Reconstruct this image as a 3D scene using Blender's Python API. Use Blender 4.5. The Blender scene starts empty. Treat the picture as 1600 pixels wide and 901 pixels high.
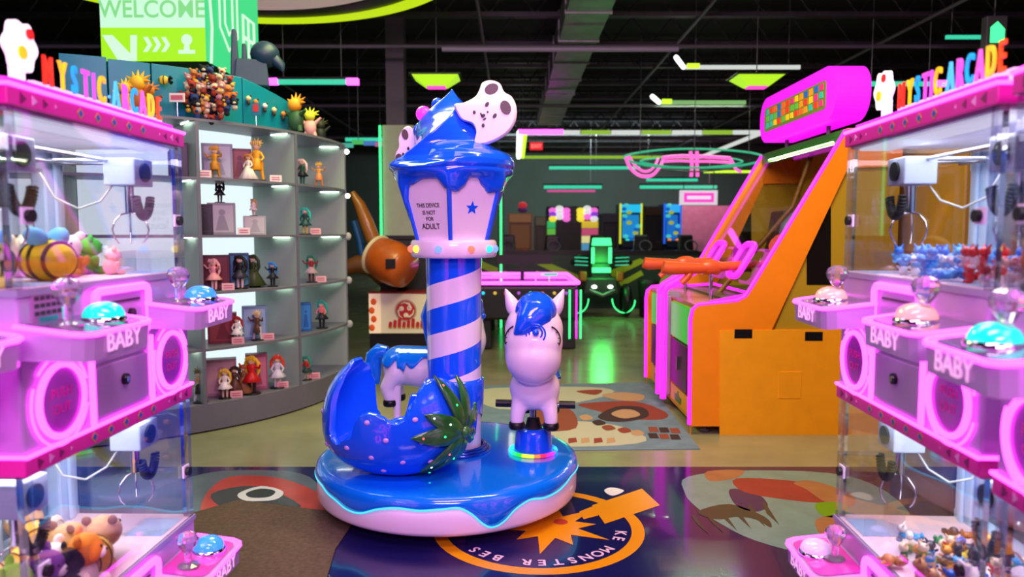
import bpy, math, random
from mathutils import Vector, Matrix
random.seed(7)
PI = math.pi
SC = bpy.context.scene
COL = SC.collection

# ---------------------------------------------------------------- camera
F_PX, CAM_H = 1150.0, 1.40
PITCH = math.atan(88.5 / F_PX)
cam_d = bpy.data.cameras.new('camera')
cam_d.sensor_width = 36.0
cam_d.lens = F_PX / 1600 * 36.0
cam_d.clip_end = 100
cam_d.dof.use_dof = True
cam_d.dof.focus_distance = 3.55
cam_d.dof.aperture_fstop = 2.0
cam = bpy.data.objects.new('camera', cam_d)
cam.location = (0, 0, CAM_H)
cam.rotation_euler = (PI / 2 - PITCH, 0, 0)
COL.objects.link(cam)
SC.camera = cam

# ---------------------------------------------------------------- view, world
SC.view_settings.view_transform = 'Standard'
SC.view_settings.look = 'None'
SC.view_settings.gamma = 1.0
SC.view_settings.exposure = 0.0
SC.view_settings.use_curve_mapping = False
SC.cycles.use_denoising = True
SC.cycles.max_bounces = 10
SC.cycles.transparent_max_bounces = 24
SC.cycles.caustics_reflective = False
SC.cycles.caustics_refractive = False
SC.cycles.sample_clamp_indirect = 4.0
W = bpy.data.worlds.new('world')
SC.world = W
W.use_nodes = True
W.node_tree.nodes['Background'].inputs[0].default_value = (0.36, 0.30, 0.44, 1)
W.node_tree.nodes['Background'].inputs[1].default_value = 0.07

def lamp(name, kind, loc, energy, color, size=1.0, size_y=None, aim=None, spread=None, rad=0.1):
    d = bpy.data.lights.new(name, kind)
    d.energy = energy
    d.color = color
    if kind == 'AREA':
        d.shape = 'RECTANGLE'
        d.size = size
        d.size_y = size_y or size
        if spread: d.spread = spread
    else:
        d.shadow_soft_size = rad
    o = bpy.data.objects.new(name, d)
    o.location = loc
    if aim is not None:
        o.rotation_euler = (Vector(aim) - Vector(loc)).to_track_quat('-Z', 'Y').to_euler()
    COL.objects.link(o)
    return o

# added fill lights, lilac for the ride, cool for shelf, warm for shooting game
lamp('added_fill_light', 'AREA', (0.1, 0.9, 3.5), 70, (1.0, 0.50, 0.96), 1.8, 0.5, aim=(-0.1, 3.5, 0.7))
lamp('added_fill_light', 'AREA', (0.1, -2.2, 3.3), 150, (1.0, 0.55, 0.94), 2.2, 0.5, aim=(-0.2, 3.6, 0.7))
lamp('added_fill_light', 'AREA', (-0.2, 3.2, 3.6), 20, (0.92, 0.62, 1.0), 1.4, 1.0, aim=(-0.2, 3.6, 0))
lamp('added_fill_light', 'AREA', (-1.2, 5.2, 3.5), 70, (0.88, 1.0, 0.42), 1.5, 1.0, aim=(-0.7, 5.2, 0))
lamp('added_fill_light', 'AREA', (0.9, 3.3, 3.7), 95, (1.0, 0.80, 0.36), 1.2, 0.6, aim=(1.9, 5.2, 1.0))
lamp('added_fill_light', 'AREA', (-2.6, 3.6, 3.5), 14, (0.80, 1.0, 0.95), 1.2, 0.8, aim=(-2.6, 5.0, 1.8))
lamp('added_fill_light', 'AREA', (2.0, 19.0, 3.9), 230, (0.75, 0.95, 0.9), 6.0, 0.1, aim=(2.0, 22, 1.5))

# ---------------------------------------------------------------- helpers
def at(px, py, Y):
    a = (px - 800.0) / F_PX; b = (450.5 - py) / F_PX
    c, s = math.cos(PITCH), math.sin(PITCH)
    d = (a, c + b * s, -s + b * c)
    t = Y / d[1]
    return Vector((d[0] * t, Y, CAM_H + d[2] * t))

def lin(h):
    h = h.lstrip('#')
    r = []
    for i in (0, 2, 4):
        c = int(h[i:i + 2], 16) / 255
        r.append(c / 12.92 if c <= 0.04045 else ((c + 0.055) / 1.055) ** 2.4)
    return tuple(r)

_MC = {}
def mat(name, color='#808080', rough=0.5, metal=0.0, emit=None, es=0.0, coat=0.0, vary=0.0, scale=8.0, bump=0.0, trans=0.0, alpha=1.0, ior=1.45):
    if name in _MC: return _MC[name]
    m = bpy.data.materials.new(name)
    m.use_nodes = True
    nt = m.node_tree
    b = nt.nodes['Principled BSDF']
    c = lin(color) if isinstance(color, str) else color
    b.inputs['Base Color'].default_value = (*c, 1)
    b.inputs['Roughness'].default_value = rough
    b.inputs['Metallic'].default_value = metal
    b.inputs['Coat Weight'].default_value = coat
    b.inputs['Coat Roughness'].default_value = 0.05
    b.inputs['Transmission Weight'].default_value = trans
    b.inputs['Alpha'].default_value = alpha
    b.inputs['IOR'].default_value = ior
    if emit is not None:
        e = lin(emit) if isinstance(emit, str) else emit
        b.inputs['Emission Color'].default_value = (*e, 1)
        b.inputs['Emission Strength'].default_value = es
    if vary > 0 or bump > 0:
        tc = nt.nodes.new('ShaderNodeTexCoord')
        n = nt.nodes.new('ShaderNodeTexNoise')
        n.inputs['Scale'].default_value = scale
        n.inputs['Detail'].default_value = 6
        nt.links.new(tc.outputs['Object'], n.inputs['Vector'])
        if vary > 0:
            mr = nt.nodes.new('ShaderNodeMapRange')
            mr.inputs[1].default_value = 0.3; mr.inputs[2].default_value = 0.7
            mr.inputs[3].default_value = 1 - vary; mr.inputs[4].default_value = 1 + vary
            nt.links.new(n.outputs['Fac'], mr.inputs[0])
            mx = nt.nodes.new('ShaderNodeVectorMath'); mx.operation = 'SCALE'
            mx.inputs[0].default_value = c
            nt.links.new(mr.outputs[0], mx.inputs['Scale'])
            nt.links.new(mx.outputs[0], b.inputs['Base Color'])
        if bump > 0:
            bp = nt.nodes.new('ShaderNodeBump')
            bp.inputs['Strength'].default_value = bump
            bp.inputs['Distance'].default_value = 0.01
            nt.links.new(n.outputs['Fac'], bp.inputs['Height'])
            nt.links.new(bp.outputs[0], b.inputs['Normal'])
    _MC[name] = m
    return m

def glass_mat(name, tint=(1, 1, 1), gloss=0.08):
    # thin clear acrylic sheet: mostly see-through with a mirror-like sheen
    if name in _MC: return _MC[name]
    m = bpy.data.materials.new(name); m.use_nodes = True
    nt = m.node_tree; nt.nodes.clear()
    out = nt.nodes.new('ShaderNodeOutputMaterial')
    tr = nt.nodes.new('ShaderNodeBsdfTransparent'); tr.inputs[0].default_value = (*tint, 1)
    gl = nt.nodes.new('ShaderNodeBsdfGlossy'); gl.inputs['Roughness'].default_value = 0.03
    lw = nt.nodes.new('ShaderNodeLayerWeight'); lw.inputs[0].default_value = 0.25
    mr = nt.nodes.new('ShaderNodeMapRange'); mr.inputs[3].default_value = gloss * 0.5; mr.inputs[4].default_value = min(1, gloss * 4)
    mx = nt.nodes.new('ShaderNodeMixShader')
    nt.links.new(lw.outputs['Fresnel'], mr.inputs[0])
    nt.links.new(mr.outputs[0], mx.inputs[0])
    nt.links.new(tr.outputs[0], mx.inputs[1]); nt.links.new(gl.outputs[0], mx.inputs[2])
    nt.links.new(mx.outputs[0], out.inputs[0])
    _MC[name] = m
    return m

def rrect(w, h, r, n=5, cx=0, cy=0):
    pts = []
    for (sx, sy, a0) in ((1, 1, 0), (-1, 1, 90), (-1, -1, 180), (1, -1, 270)):
        for i in range(n + 1):
            a = math.radians(a0 + 90 * i / n)
            pts.append((cx + sx * (w / 2 - r) + r * math.cos(a), cy + sy * (h / 2 - r) + r * math.sin(a)))
    return pts

def circ(r, n=24, cx=0, cy=0, ry=None, a0=0.0):
    ry = ry or r
    return [(cx + r * math.cos(a0 + 2 * PI * i / n), cy + ry * math.sin(a0 + 2 * PI * i / n)) for i in range(n)]

_TXT = {}
def text_polys(s, size=1.0, fat=0.0):
    """text as flat outline mesh in xy: (verts, faces); centred on x, baseline at y=0"""
    k = (s, fat)
    if k not in _TXT:
        cu = bpy.data.curves.new('txt', 'FONT')
        cu.body = s; cu.size = 1.0; cu.align_x = 'CENTER'; cu.offset = fat; cu.resolution_u = 4
        o = bpy.data.objects.new('txt', cu)
        COL.objects.link(o)
        dg = bpy.context.evaluated_depsgraph_get()
        me = bpy.data.meshes.new_from_object(o.evaluated_get(dg))
        _TXT[k] = ([tuple(v.co) for v in me.vertices], [tuple(p.vertices) for p in me.polygons])
        bpy.data.objects.remove(o); bpy.data.curves.remove(cu); bpy.data.meshes.remove(me)
    v, f = _TXT[k]
    return [(a[0] * size, a[1] * size, 0) for a in v], f

class MB:
    def __init__(self):
        self.v = []; self.f = []; self.m = []; self.s = []; self.mi = 0; self.M = Matrix.Identity(4)
    def use(self, i): self.mi = i; return self
    def at(self, M): self.M = M; return self
    def add(self, vs, fs, smooth=False):
        o = len(self.v)
        self.v += [self.M @ Vector(p) for p in vs]
        for q in fs:
            self.f.append(tuple(i + o for i in q)); self.m.append(self.mi); self.s.append(smooth)
        return self
    def box(self, c, s, tx=1.0, ty=1.0):
        x, y, z = c; a, b, h = s[0] / 2, s[1] / 2, s[2] / 2
        vs = [(x - a, y - b, z - h), (x + a, y - b, z - h), (x + a, y + b, z - h), (x - a, y + b, z - h),
              (x - a * tx, y - b * ty, z + h), (x + a * tx, y - b * ty, z + h), (x + a * tx, y + b * ty, z + h), (x - a * tx, y + b * ty, z + h)]
        return self.add(vs, [(3, 2, 1, 0), (4, 5, 6, 7), (0, 1, 5, 4), (1, 2, 6, 5), (2, 3, 7, 6), (3, 0, 4, 7)])
    def span(self, p, q):
        return self.box([(p[i] + q[i]) / 2 for i in range(3)], [abs(q[i] - p[i]) for i in range(3)])
    def tube(self, path, r, n=8, closed=False, caps=True, rs=None):
        P = [Vector(p) for p in path]; k = len(P)
        rs = rs or [r] * k
        vs = []; up = None
        for i, p in enumerate(P):
            if closed: t = P[(i + 1) % k] - P[i - 1]
            else: t = P[min(i + 1, k - 1)] - P[max(i - 1, 0)]
            t = t.normalized() if t.length > 1e-9 else Vector((0, 0, 1))
            if up is None:
                up = t.orthogonal().normalized()
            else:
                up = (up - t * up.dot(t))
                up = up.normalized() if up.length > 1e-6 else t.orthogonal().normalized()
            sd = t.cross(up)
            for j in range(n):
                a = 2 * PI * j / n
                vs.append(p + (up * math.cos(a) + sd * math.sin(a)) * rs[i])
        fs = []
        for i in range(k if closed else k - 1):
            i2 = (i + 1) % k
            for j in range(n):
                fs.append((i * n + j, i * n + (j + 1) % n, i2 * n + (j + 1) % n, i2 * n + j))
        self.add(vs, fs, True)
        if caps and not closed:
            self.add(vs[:n], [tuple(reversed(range(n)))])
            self.add(vs[-n:], [tuple(range(n))])
        return self
    def cyl(self, p, q, r, r2=None, n=16):
        return self.tube([p, q], r, n, rs=[r, r if r2 is None else r2])
    def lathe(self, prof, n=32, c=(0, 0, 0), fn=None, smooth=True):
        vs = []
        for (r, z) in prof:
            for j in range(n):
                a = 2 * PI * j / n
                rr, zz = (r, z) if fn is None else fn(r, z, a)
                vs.append((c[0] + rr * math.cos(a), c[1] + rr * math.sin(a), c[2] + zz))
        fs = []
        for i in range(len(prof) - 1):
            for j in range(n):
                fs.append((i * n + j, i * n + (j + 1) % n, (i + 1) * n + (j + 1) % n, (i + 1) * n + j))
        return self.add(vs, fs, smooth)
    def ell(self, c, r, M=None, nu=18, nv=10):
        if not hasattr(r, '__len__'): r = (r, r, r)
        vs = []; R = M or Matrix.Identity(3)
        vs.append(Vector(c) + R @ Vector((0, 0, -r[2])))
        for i in range(1, nv):
            e = -PI / 2 + PI * i / nv
            for j in range(nu):
                a = 2 * PI * j / nu
                vs.append(Vector(c) + R @ Vector((r[0] * math.cos(e) * math.cos(a), r[1] * math.cos(e) * math.sin(a), r[2] * math.sin(e))))
        vs.append(Vector(c) + R @ Vector((0, 0, r[2])))
        fs = [(0, 1 + (j + 1) % nu, 1 + j) for j in range(nu)]
        for i in range(nv - 2):
            for j in range(nu):
                a = 1 + i * nu
                fs.append((a + j, a + (j + 1) % nu, a + nu + (j + 1) % nu, a + nu + j))
        L = len(vs) - 1; a = 1 + (nv - 2) * nu
        fs += [(a + j, a + (j + 1) % nu, L) for j in range(nu)]
        return self.add(vs, fs, True)
    def torus(self, c, R, r, M=None, n=32, k=8, arc=(0, 2 * PI), ry=None):
        Q = M or Matrix.Identity(3); ry = ry or R
        full = abs(arc[1] - arc[0] - 2 * PI) < 1e-6
        m = n if full else n + 1
        path = [Vector(c) + Q @ Vector((R * math.cos(arc[0] + (arc[1] - arc[0]) * i / n), ry * math.sin(arc[0] + (arc[1] - arc[0]) * i / n), 0)) for i in range(m)]
        return self.tube(path, r, k, closed=full)
    def prism(self, poly, M, h, smooth=False):
        """poly in xy, extruded 0..h along z, placed with 4x4 M"""
        n = len(poly)
        area = sum(poly[i][0] * poly[(i + 1) % n][1] - poly[(i + 1) % n][0] * poly[i][1] for i in range(n))
        if area < 0: poly = poly[::-1]
        vs = [M @ Vector((p[0], p[1], 0)) for p in poly] + [M @ Vector((p[0], p[1], h)) for p in poly]
        fs = [tuple(reversed(range(n))), tuple(range(n, 2 * n))]
        self.add(vs, fs)
        return self.add(vs, [(i, (i + 1) % n, n + (i + 1) % n, n + i) for i in range(n)], smooth)
    def text(self, s, size, M, h=0.002, fat=0.0, sx=1.0):
        v, f = text_polys(s, size, fat)
        v = [(p[0] * sx, p[1], 0) for p in v]
        self.add([M @ Vector((p[0], p[1], h)) for p in v], f)
        # outline sides
        cnt = {}
        for q in f:
            for i in range(len(q)):
                e = (q[i], q[(i + 1) % len(q)])
                cnt[e] = 1
        sides = [e for e in cnt if (e[1], e[0]) not in cnt]
        n = len(v)
        self.add([M @ Vector((p[0], p[1], 0)) for p in v] + [M @ Vector((p[0], p[1], h)) for p in v],
                 [(a, b, b + n, a + n) for a, b in sides])
        return self
    def build(self, name, mats, parent=None, bevel=0.0, seg=2, remesh=0.0, smooth_it=0, subdiv=0):
        me = bpy.data.meshes.new(name)
        me.from_pydata([tuple(p) for p in self.v], [], self.f)
        if not isinstance(mats, (list, tuple)): mats = [mats]
        for m in mats: me.materials.append(m)
        me.polygons.foreach_set('material_index', self.m)
        me.polygons.foreach_set('use_smooth', self.s)
        me.update()
        o = bpy.data.objects.new(name, me)
        COL.objects.link(o)
        if bevel:
            b = o.modifiers.new('bevel', 'BEVEL'); b.width = bevel; b.segments = seg; b.limit_method = 'ANGLE'; b.angle_limit = math.radians(40)
        if remesh:
            r = o.modifiers.new('remesh', 'REMESH'); r.mode = 'VOXEL'; r.voxel_size = remesh; r.use_smooth_shade = True
            if smooth_it:
                sm = o.modifiers.new('smooth', 'SMOOTH'); sm.factor = 0.6; sm.iterations = smooth_it
            dg = bpy.context.evaluated_depsgraph_get()
            nm = bpy.data.meshes.new_from_object(o.evaluated_get(dg))
            o.modifiers.clear(); o.data = nm; nm.name = name
            for p in nm.polygons: p.use_smooth = True
        if subdiv:
            s = o.modifiers.new('sub', 'SUBSURF'); s.levels = subdiv; s.render_levels = subdiv
        if parent is not None: o.parent = parent
        return o

def thing(name, label, cat, loc=(0, 0, 0), rz=0.0, group=None):
    o = bpy.data.objects.new(name, None); COL.objects.link(o)
    o.empty_display_size = 0.1
    o.location = loc; o.rotation_euler = (0, 0, rz)
    o['label'] = label; o['category'] = cat
    if group: o['group'] = group
    return o

def tag(o, label, cat, group=None, kind=None):
    o['label'] = label; o['category'] = cat
    if group: o['group'] = group
    if kind: o['kind'] = kind
    return o

def struct(o, kind='structure'):
    o['kind'] = kind
    return o

def dup(root, loc, rz, label=None, group=None, scale=None):
    r = root.copy(); COL.objects.link(r); r.location = loc
    r.rotation_euler = (root.rotation_euler[0], root.rotation_euler[1], rz)
    if label: r['label'] = label
    if group: r['group'] = group
    if scale: r.scale = (scale,) * 3
    for ch in list(root.children):
        c = ch.copy(); COL.objects.link(c); c.parent = r
        for g in list(ch.children):
            d = g.copy(); COL.objects.link(d); d.parent = c
    return r

def T(x, y, z): return Matrix.Translation((x, y, z))
def RX(a): return Matrix.Rotation(a, 4, 'X')
def RY(a): return Matrix.Rotation(a, 4, 'Y')
def RZ(a): return Matrix.Rotation(a, 4, 'Z')
UP = RX(PI / 2)          # xy drawing stood up: x stays x, y becomes z, extrusion goes to -y (towards a viewer at -y)
def led(name, col, s): return mat(name, (0.02, 0.02, 0.02), 0.5, emit=col, es=s)

# ---------------------------------------------------------------- shared materials
M_PINKLED = led('pink_led_light', (1.0, 0.055, 0.90), 5.4)
M_MAGLED = led('magenta_led_light', (1.0, 0.02, 0.86), 1.5)
M_GREENLED = led('green_led_light', (0.05, 1.0, 0.25), 2.0)
M_LIMELED = led('lime_led_light', (0.6, 1.0, 0.03), 1.3)
M_WHITELED = led('white_led_light', (0.9, 1.0, 0.92), 2.5)
M_TEALLED = led('teal_led_light', (0.05, 0.85, 0.5), 0.8)
M_BLUE = mat('glossy_blue_plastic', '#0d55e8', 0.22, coat=0.6)
M_WHITE = mat('glossy_white_plastic', '#f2ecf4', 0.25, coat=0.5)
M_BLACK = mat('black_plastic', '#0b0b0d', 0.4)
M_DARK = mat('dark_grey_metal', '#1a1b1f', 0.5, vary=0.1)
M_CHROME = mat('chrome', '#d8d8de', 0.12, 1.0)
M_GREYM = mat('grey_metal', '#6c6d74', 0.45, 0.4, vary=0.08)
# ================================================================ room
def floor_mat():
    m = mat('polished_concrete', '#8f8d6c', 0.22, vary=0.18, scale=2.2)
    nt = m.node_tree; b = nt.nodes['Principled BSDF']
    n = nt.nodes.new('ShaderNodeTexNoise'); n.inputs['Scale'].default_value = 1.1; n.inputs['Detail'].default_value = 8
    tc = nt.nodes.new('ShaderNodeTexCoord'); nt.links.new(tc.outputs['Object'], n.inputs['Vector'])
    mr = nt.nodes.new('ShaderNodeMapRange'); mr.inputs[3].default_value = 0.10; mr.inputs[4].default_value = 0.34
    nt.links.new(n.outputs['Fac'], mr.inputs[0]); nt.links.new(mr.outputs[0], b.inputs['Roughness'])
    return m
fl = struct(MB().box((0, 10.5, -0.05), (20, 28, 0.1)).build('floor', floor_mat()))
M_CEIL = mat('dark_ceiling_deck', '#18141a', 0.8, vary=0.3, scale=1.5)
ce = struct(MB().box((0, 10.5, 4.45), (20, 28, 0.1)).build('ceiling', M_CEIL))
M_WALL = mat('dark_green_wall_paint', '#46544e', 0.7, vary=0.1, scale=1.0)
struct(MB().box((0, 24.05, 2.2), (20, 0.1, 4.4)).build('wall_back', M_WALL))
struct(MB().box((-10.05, 10.5, 2.2), (0.1, 28, 4.4)).build('wall_left', M_CEIL))
struct(MB().box((10.05, 10.5, 2.2), (0.1, 28, 4.4)).build('wall_right', M_CEIL))
# partition far right of the back, pink light mixed into its colour
struct(MB().box((5.6, 20.0, 1.0), (2.6, 0.12, 2.2)).build('wall_partition', mat('pink_lit_partition', '#a86a80', 0.7, vary=0.1)))

# steel joists and deck ribs under the ceiling
M_JOIST = mat('dark_joist_steel', '#302c34', 0.5, vary=0.3)
k = 0
for Y in [6.2 + 1.35 * i for i in range(13)]:
    b = MB()
    b.box((0, Y, 4.32), (19.8, 0.09, 0.05)); b.box((0, Y, 3.95), (19.8, 0.09, 0.05))
    n = 36
    for i in range(n):
        x0 = -9.8 + 19.6 * i / n; x1 = -9.8 + 19.6 * (i + 0.5) / n; x2 = -9.8 + 19.6 * (i + 1) / n
        b.tube([(x0, Y, 4.31), (x1, Y, 3.96)], 0.013, 4); b.tube([(x1, Y, 3.96), (x2, Y, 4.31)], 0.013, 4)
    k += 1
    struct(b.build('trim_joist_%d' % k, M_JOIST))
# pipes across, conduits along
def pipe(p, q, r, m, label, g=None):
    o = MB().cyl(p, q, r, n=10).build('ceiling_pipe', m)
    return tag(o, label, 'pipe', g)
pg = mat('grey_painted_pipe', '#5a5760', 0.5)
for i, (X, z) in enumerate(((-3.9, 3.902), (-0.38, 3.902), (2.2, 3.902), (4.9, 3.902))):
    pipe((X, 5.0, z), (X, 23.9, z), 0.022, pg, ['thin conduit running back over the display shelf', 'thin conduit running back above the blue ride swirl',
         'thin conduit running back just past the grey air duct', 'thin conduit running back above the magenta capsule sign'][i])
pipe((-9.9, 7.4, 3.72), (9.9, 7.4, 3.72), 0.03, pg, 'grey pipe crossing the ceiling nearest the top edge')
pipe((-9.9, 9.2, 3.66), (9.9, 9.2, 3.66), 0.025, pg, 'grey pipe crossing the ceiling above the lime dish lamps')
pipe((-0.8, 8.6, 3.48), (1.9, 8.6, 3.48), 0.03, mat('lavender_grey_pipe', '#8d84a0', 0.4), 'pale lilac pipe crossing under the air duct')
pipe((-9.9, 12.5, 3.5), (9.9, 12.5, 3.5), 0.03, pg, 'grey pipe crossing the ceiling behind the lime dish lamps')
pipe((-9.9, 15.5, 3.35), (9.9, 15.5, 3.35), 0.03, pg, 'grey pipe crossing the ceiling far back above the neon swirls')
# air duct
b = MB(); b.box((0.80, 10.5, 3.86), (0.46, 11.0, 0.34))
for i in range(10): b.box((0.80, 5.6 + i * 1.15, 3.86), (0.50, 0.05, 0.38))
tag(b.build('air_duct', mat('galvanised_duct', '#8c8c90', 0.45, 0.5, vary=0.2, scale=5)), 'long grey sheet metal air duct running back under the dark ceiling', 'duct')

# column far behind the ride, with green light tubes on its edges
p = at(625, 300, 10)
col = MB().box((p.x, 10.1, 1.42), (0.42, 0.42, 2.78)).build('trim_column_casing', mat('pale_green_column_paint', '#b9c4a6', 0.6, vary=0.05))
struct(col)
struct(MB().box((p.x - 0.05, 10.1, 3.6), (0.24, 0.24, 1.6)).build('pillar', mat('grey_steel_pillar', '#5c5660', 0.6)))
for X, lab in ((p.x - 0.235, 'green light tube on the pale column edge beside the display shelf'), (p.x + 1.35, 'vertical green light tube seen just past the striped ride column')):
    yt = 9.86 if X < p.x + 1 else 10.75
    b = MB(); b.cyl((X, yt, 0.0), (X, yt, 2.8 if yt < 10 else 1.95), 0.016, n=8)
    if X > p.x + 1: b.use(1).box((X, yt + .07, 0.98), (0.09, 0.09, 1.96))
    tag(b.build('light_tube', [M_GREENLED, M_DARK]), lab, 'light')

# ---------------------------------------------------------------- printed floor and mats
NAVY = mat('navy_vinyl_print', '#15154e', 0.16, coat=0.3, vary=0.08, scale=2)
YF = 4.30
b = MB()
b.use(0).box((0, YF - 3.4, 0.001), (9, 6.8, 0.002))
def flat(poly, mi, z=0.0025):
    b.use(mi); b.prism([(p[0], p[1]) for p in poly], T(0, 0, z), 0.0004)
def fp(px, py):
    q = at(px, py, 1.0); t = CAM_H / (CAM_H - q.z)
    return (q.x * t, t)
def blob(pts, n=4):
    # closed smooth outline through pixel points on the floor
    P = [Vector((*fp(*p), 0)) for p in pts]; out = []
    for i in range(len(P)):
        p0, p1, p2, p3 = P[i - 1], P[i], P[(i + 1) % len(P)], P[(i + 2) % len(P)]
        for j in range(n):
            t = j / n
            q = 0.5 * ((2 * p1) + (p2 - p0) * t + (2 * p0 - 5 * p1 + 4 * p2 - p3) * t * t + (3 * p1 - p0 - 3 * p2 + p3) * t ** 3)
            out.append((q.x, q.y))
    return out
mats = [NAVY, mat('print_orange_yellow', '#e0960c', 0.2), mat('print_pale_pink', '#e8c8d8', 0.2), mat('print_teal_grey', '#6a8f8c', 0.2, vary=0.1),
        mat('print_dark_red', '#8c2f38', 0.2, vary=0.1), mat('print_dark_green', '#2c3d38', 0.2), mat('print_brown', '#9a6a4c', 0.2, vary=0.1),
        mat('print_dark_purple', '#2c2358', 0.2), mat('print_slate', '#56626e', 0.25, vary=0.2, scale=4), mat('print_red', '#b03a30', 0.25, vary=0.2, scale=4),
        mat('print_off_white', '#d8dcd8', 0.25), mat('print_green', '#5f9a1e', 0.25), mat('print_charcoal', '#39403f', 0.25), mat('print_white', '#e8e8e8', 0.25)]
# round badge: orange ring, plain yellow sunburst, lettering upside down along the near arc
cx, cy, R = 0.125, 3.41, 0.50
N = 64
ring = [(cx + R * math.cos(2 * PI * i / N), cy + R * math.sin(2 * PI * i / N)) for i in range(N)]
b.use(1)
vs = [(cx + q * math.cos(2 * PI * i / N), cy + q * math.sin(2 * PI * i / N), 0.0029) for q in (R - 0.06, R) for i in range(N)]
b.add(vs, [(i, (i + 1) % N, N + (i + 1) % N, N + i) for i in range(N)])
# plain rays standing where the badge has its yellow emblem
star = []
for i in range(20):
    a = 2 * PI * i / 20 + 0.1
    r = 0.13 if i % 2 else (0.30 if i % 4 else 0.22)
    star.append((cx + 0.06 + r * math.cos(a), cy + 0.0 + r * 1.05 * math.sin(a)))
b.use(1).prism(star, T(0, 0, 0.003), 0.0004)
flat(circ(0.035, 20, cx + 0.11, cy + 0.05), 9, 0.0036)
flat([fp(925, 790), fp(1003, 764), fp(1031, 790), fp(945, 819)], 1, 0.0034)
flat([fp(905, 800), fp(930, 790), fp(935, 806), fp(912, 812)], 1, 0.0035)
flat(blob([(944, 767), (955, 762), (975, 767), (957, 775)]), 13, 0.003)
def arc_text(s, a0, a1, rad, size):
    for i, ch in enumerate(s):
        if ch == ' ': continue
        a = a0 + (a1 - a0) * i / (len(s) - 1)
        b.use(2)
        M = T(cx + rad * math.cos(a), cy + rad * math.sin(a), 0.0032) @ RZ(a - PI / 2)
        b.text(ch, size, M, 0.0004, fat=0.02)
arc_text('KE MONSTER BES', math.radians(-12), math.radians(-138), R - 0.135, 0.075)
# printed picture on the right: plain patches of the same colours
flat(blob([(1075, 745), (1180, 735), (1330, 745), (1420, 800), (1400, 880), (1290, 872), (1180, 845), (1120, 815), (1085, 790), (1070, 770)]), 3, 0.0026)
flat(blob([(1090, 800), (1140, 788), (1195, 808), (1205, 825), (1180, 812), (1150, 808), (1120, 812)]), 5, 0.0031)
flat(blob([(1140, 765), (1180, 770), (1200, 790), (1180, 800), (1150, 790)]), 7, 0.0031)
flat(blob([(1150, 748), (1240, 752), (1300, 765), (1290, 785), (1220, 780), (1160, 768)]), 4, 0.0032)
flat(blob([(1105, 737), (1160, 735), (1150, 747), (1110, 752)]), 6, 0.0033)
flat(blob([(1240, 755), (1270, 752), (1330, 772), (1330, 792), (1290, 785), (1260, 765)]), 6, 0.0034)
flat(blob([(1275, 787), (1320, 787), (1320, 808), (1285, 806)]), 11, 0.0035)
flat(blob([(1275, 812), (1330, 808), (1330, 850), (1290, 845)]), 6, 0.0035)
for s in range(6):
    x = 1080 + s * 22
    flat([fp(x, 806 - s * 4), fp(x + 5, 805 - s * 4), fp(x + 28, 836 - s * 3), fp(x + 8, 818 - s * 3)], 5, 0.0035)
# printed picture on the left, partly under the mat
flat(blob([(300, 745), (370, 735), (470, 740), (500, 770), (470, 810), (330, 850), (200, 860), (220, 780)]), 8, 0.0026)
flat(blob([(320, 775), (360, 745), (440, 748), (505, 775), (510, 800), (440, 812), (380, 800), (320, 810)]), 9, 0.0028)
flat(blob([(330, 772), (400, 760), (470, 790), (430, 805), (360, 800)]), 12, 0.0030)
flat(blob([(372, 772), (408, 760), (442, 768), (430, 781), (385, 783)]), 10, 0.0034)
flat(blob([(385, 771), (408, 764), (430, 768), (420, 777), (392, 778)]), 5, 0.0038)
tag(b.build('printed_floor_vinyl', mats), 'glossy navy printed floor covering with an orange ringed badge, under the ride', 'floor print')

# brown ribbed mat
c0, c1, c2, c3 = fp(372, 783), fp(560, 806), fp(485, 905), fp(150, 905)
b = MB(); b.prism([c0, c1, (c1[0] - 0.02, 3.15), (-0.70, 2.45), (-1.75, 2.45), (-2.0, 3.1)], T(0, 0, 0.003), 0.006)
m = mat('brown_carpet_mat', '#5a4a38', 0.95, vary=0.25, scale=60)
tag(b.build('floor_mat', m), 'brown ribbed carpet mat on the navy print beside the left claw machine', 'mat')
# rug by the shooting game
q0, q1, q2, q3 = fp(748, 603), fp(1012, 598), fp(1094, 702), fp(740, 706)
b = MB(); b.use(0).prism([q0, q1, q2, q3], T(0, 0, 0.001), 0.005)
def f2(pts, mi, z=0.0065): b.use(mi); b.prism(blob(pts), T(0, 0, z), 0.0004)
rm = [mat('grey_blue_rug_pile', '#6d8296', 0.9, vary=0.15, scale=9), mat('rug_rust_red', '#8c3a2c', 0.9), mat('rug_dark_brown', '#3c2626', 0.9),
      mat('rug_tan', '#b98f6c', 0.9), mat('rug_cream', '#b8b4a0', 0.9), mat('rug_brick_red', '#8a4430', 0.9)]
f2([(745, 610), (900, 605), (960, 612), (900, 630), (780, 640)], 4); f2([(760, 690), (860, 660), (960, 665), (1010, 690), (900, 699)], 4, 0.0064)
f2([(905, 632), (990, 628), (1040, 645), (1035, 656), (985, 655), (930, 642)], 1, 0.0068)
f2([(935, 650), (965, 636), (1005, 638), (1012, 652), (975, 660), (945, 658)], 2, 0.0072)
f2([(955, 648), (970, 641), (990, 642), (1000, 650), (975, 655)], 3, 0.0078)
f2([(940, 618), (970, 614), (1005, 618), (1000, 627), (965, 626)], 3, 0.0072)
f2([(900, 612), (940, 610), (930, 618)], 1, 0.0072)
f2([(840, 642), (890, 640), (900, 670), (840, 672)], 5, 0.0072)
for i in range(6):
    x = 1012 + (i % 3) * 17; y = 668 + (i // 3) * 10 + (i % 3) * 1
    b.use(2 if i % 2 else 5); b.prism([fp(x, y), fp(x + 14, y), fp(x + 18, y + 8), fp(x + 3, y + 8)], T(0, 0, 0.0072), 0.0004)
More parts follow.
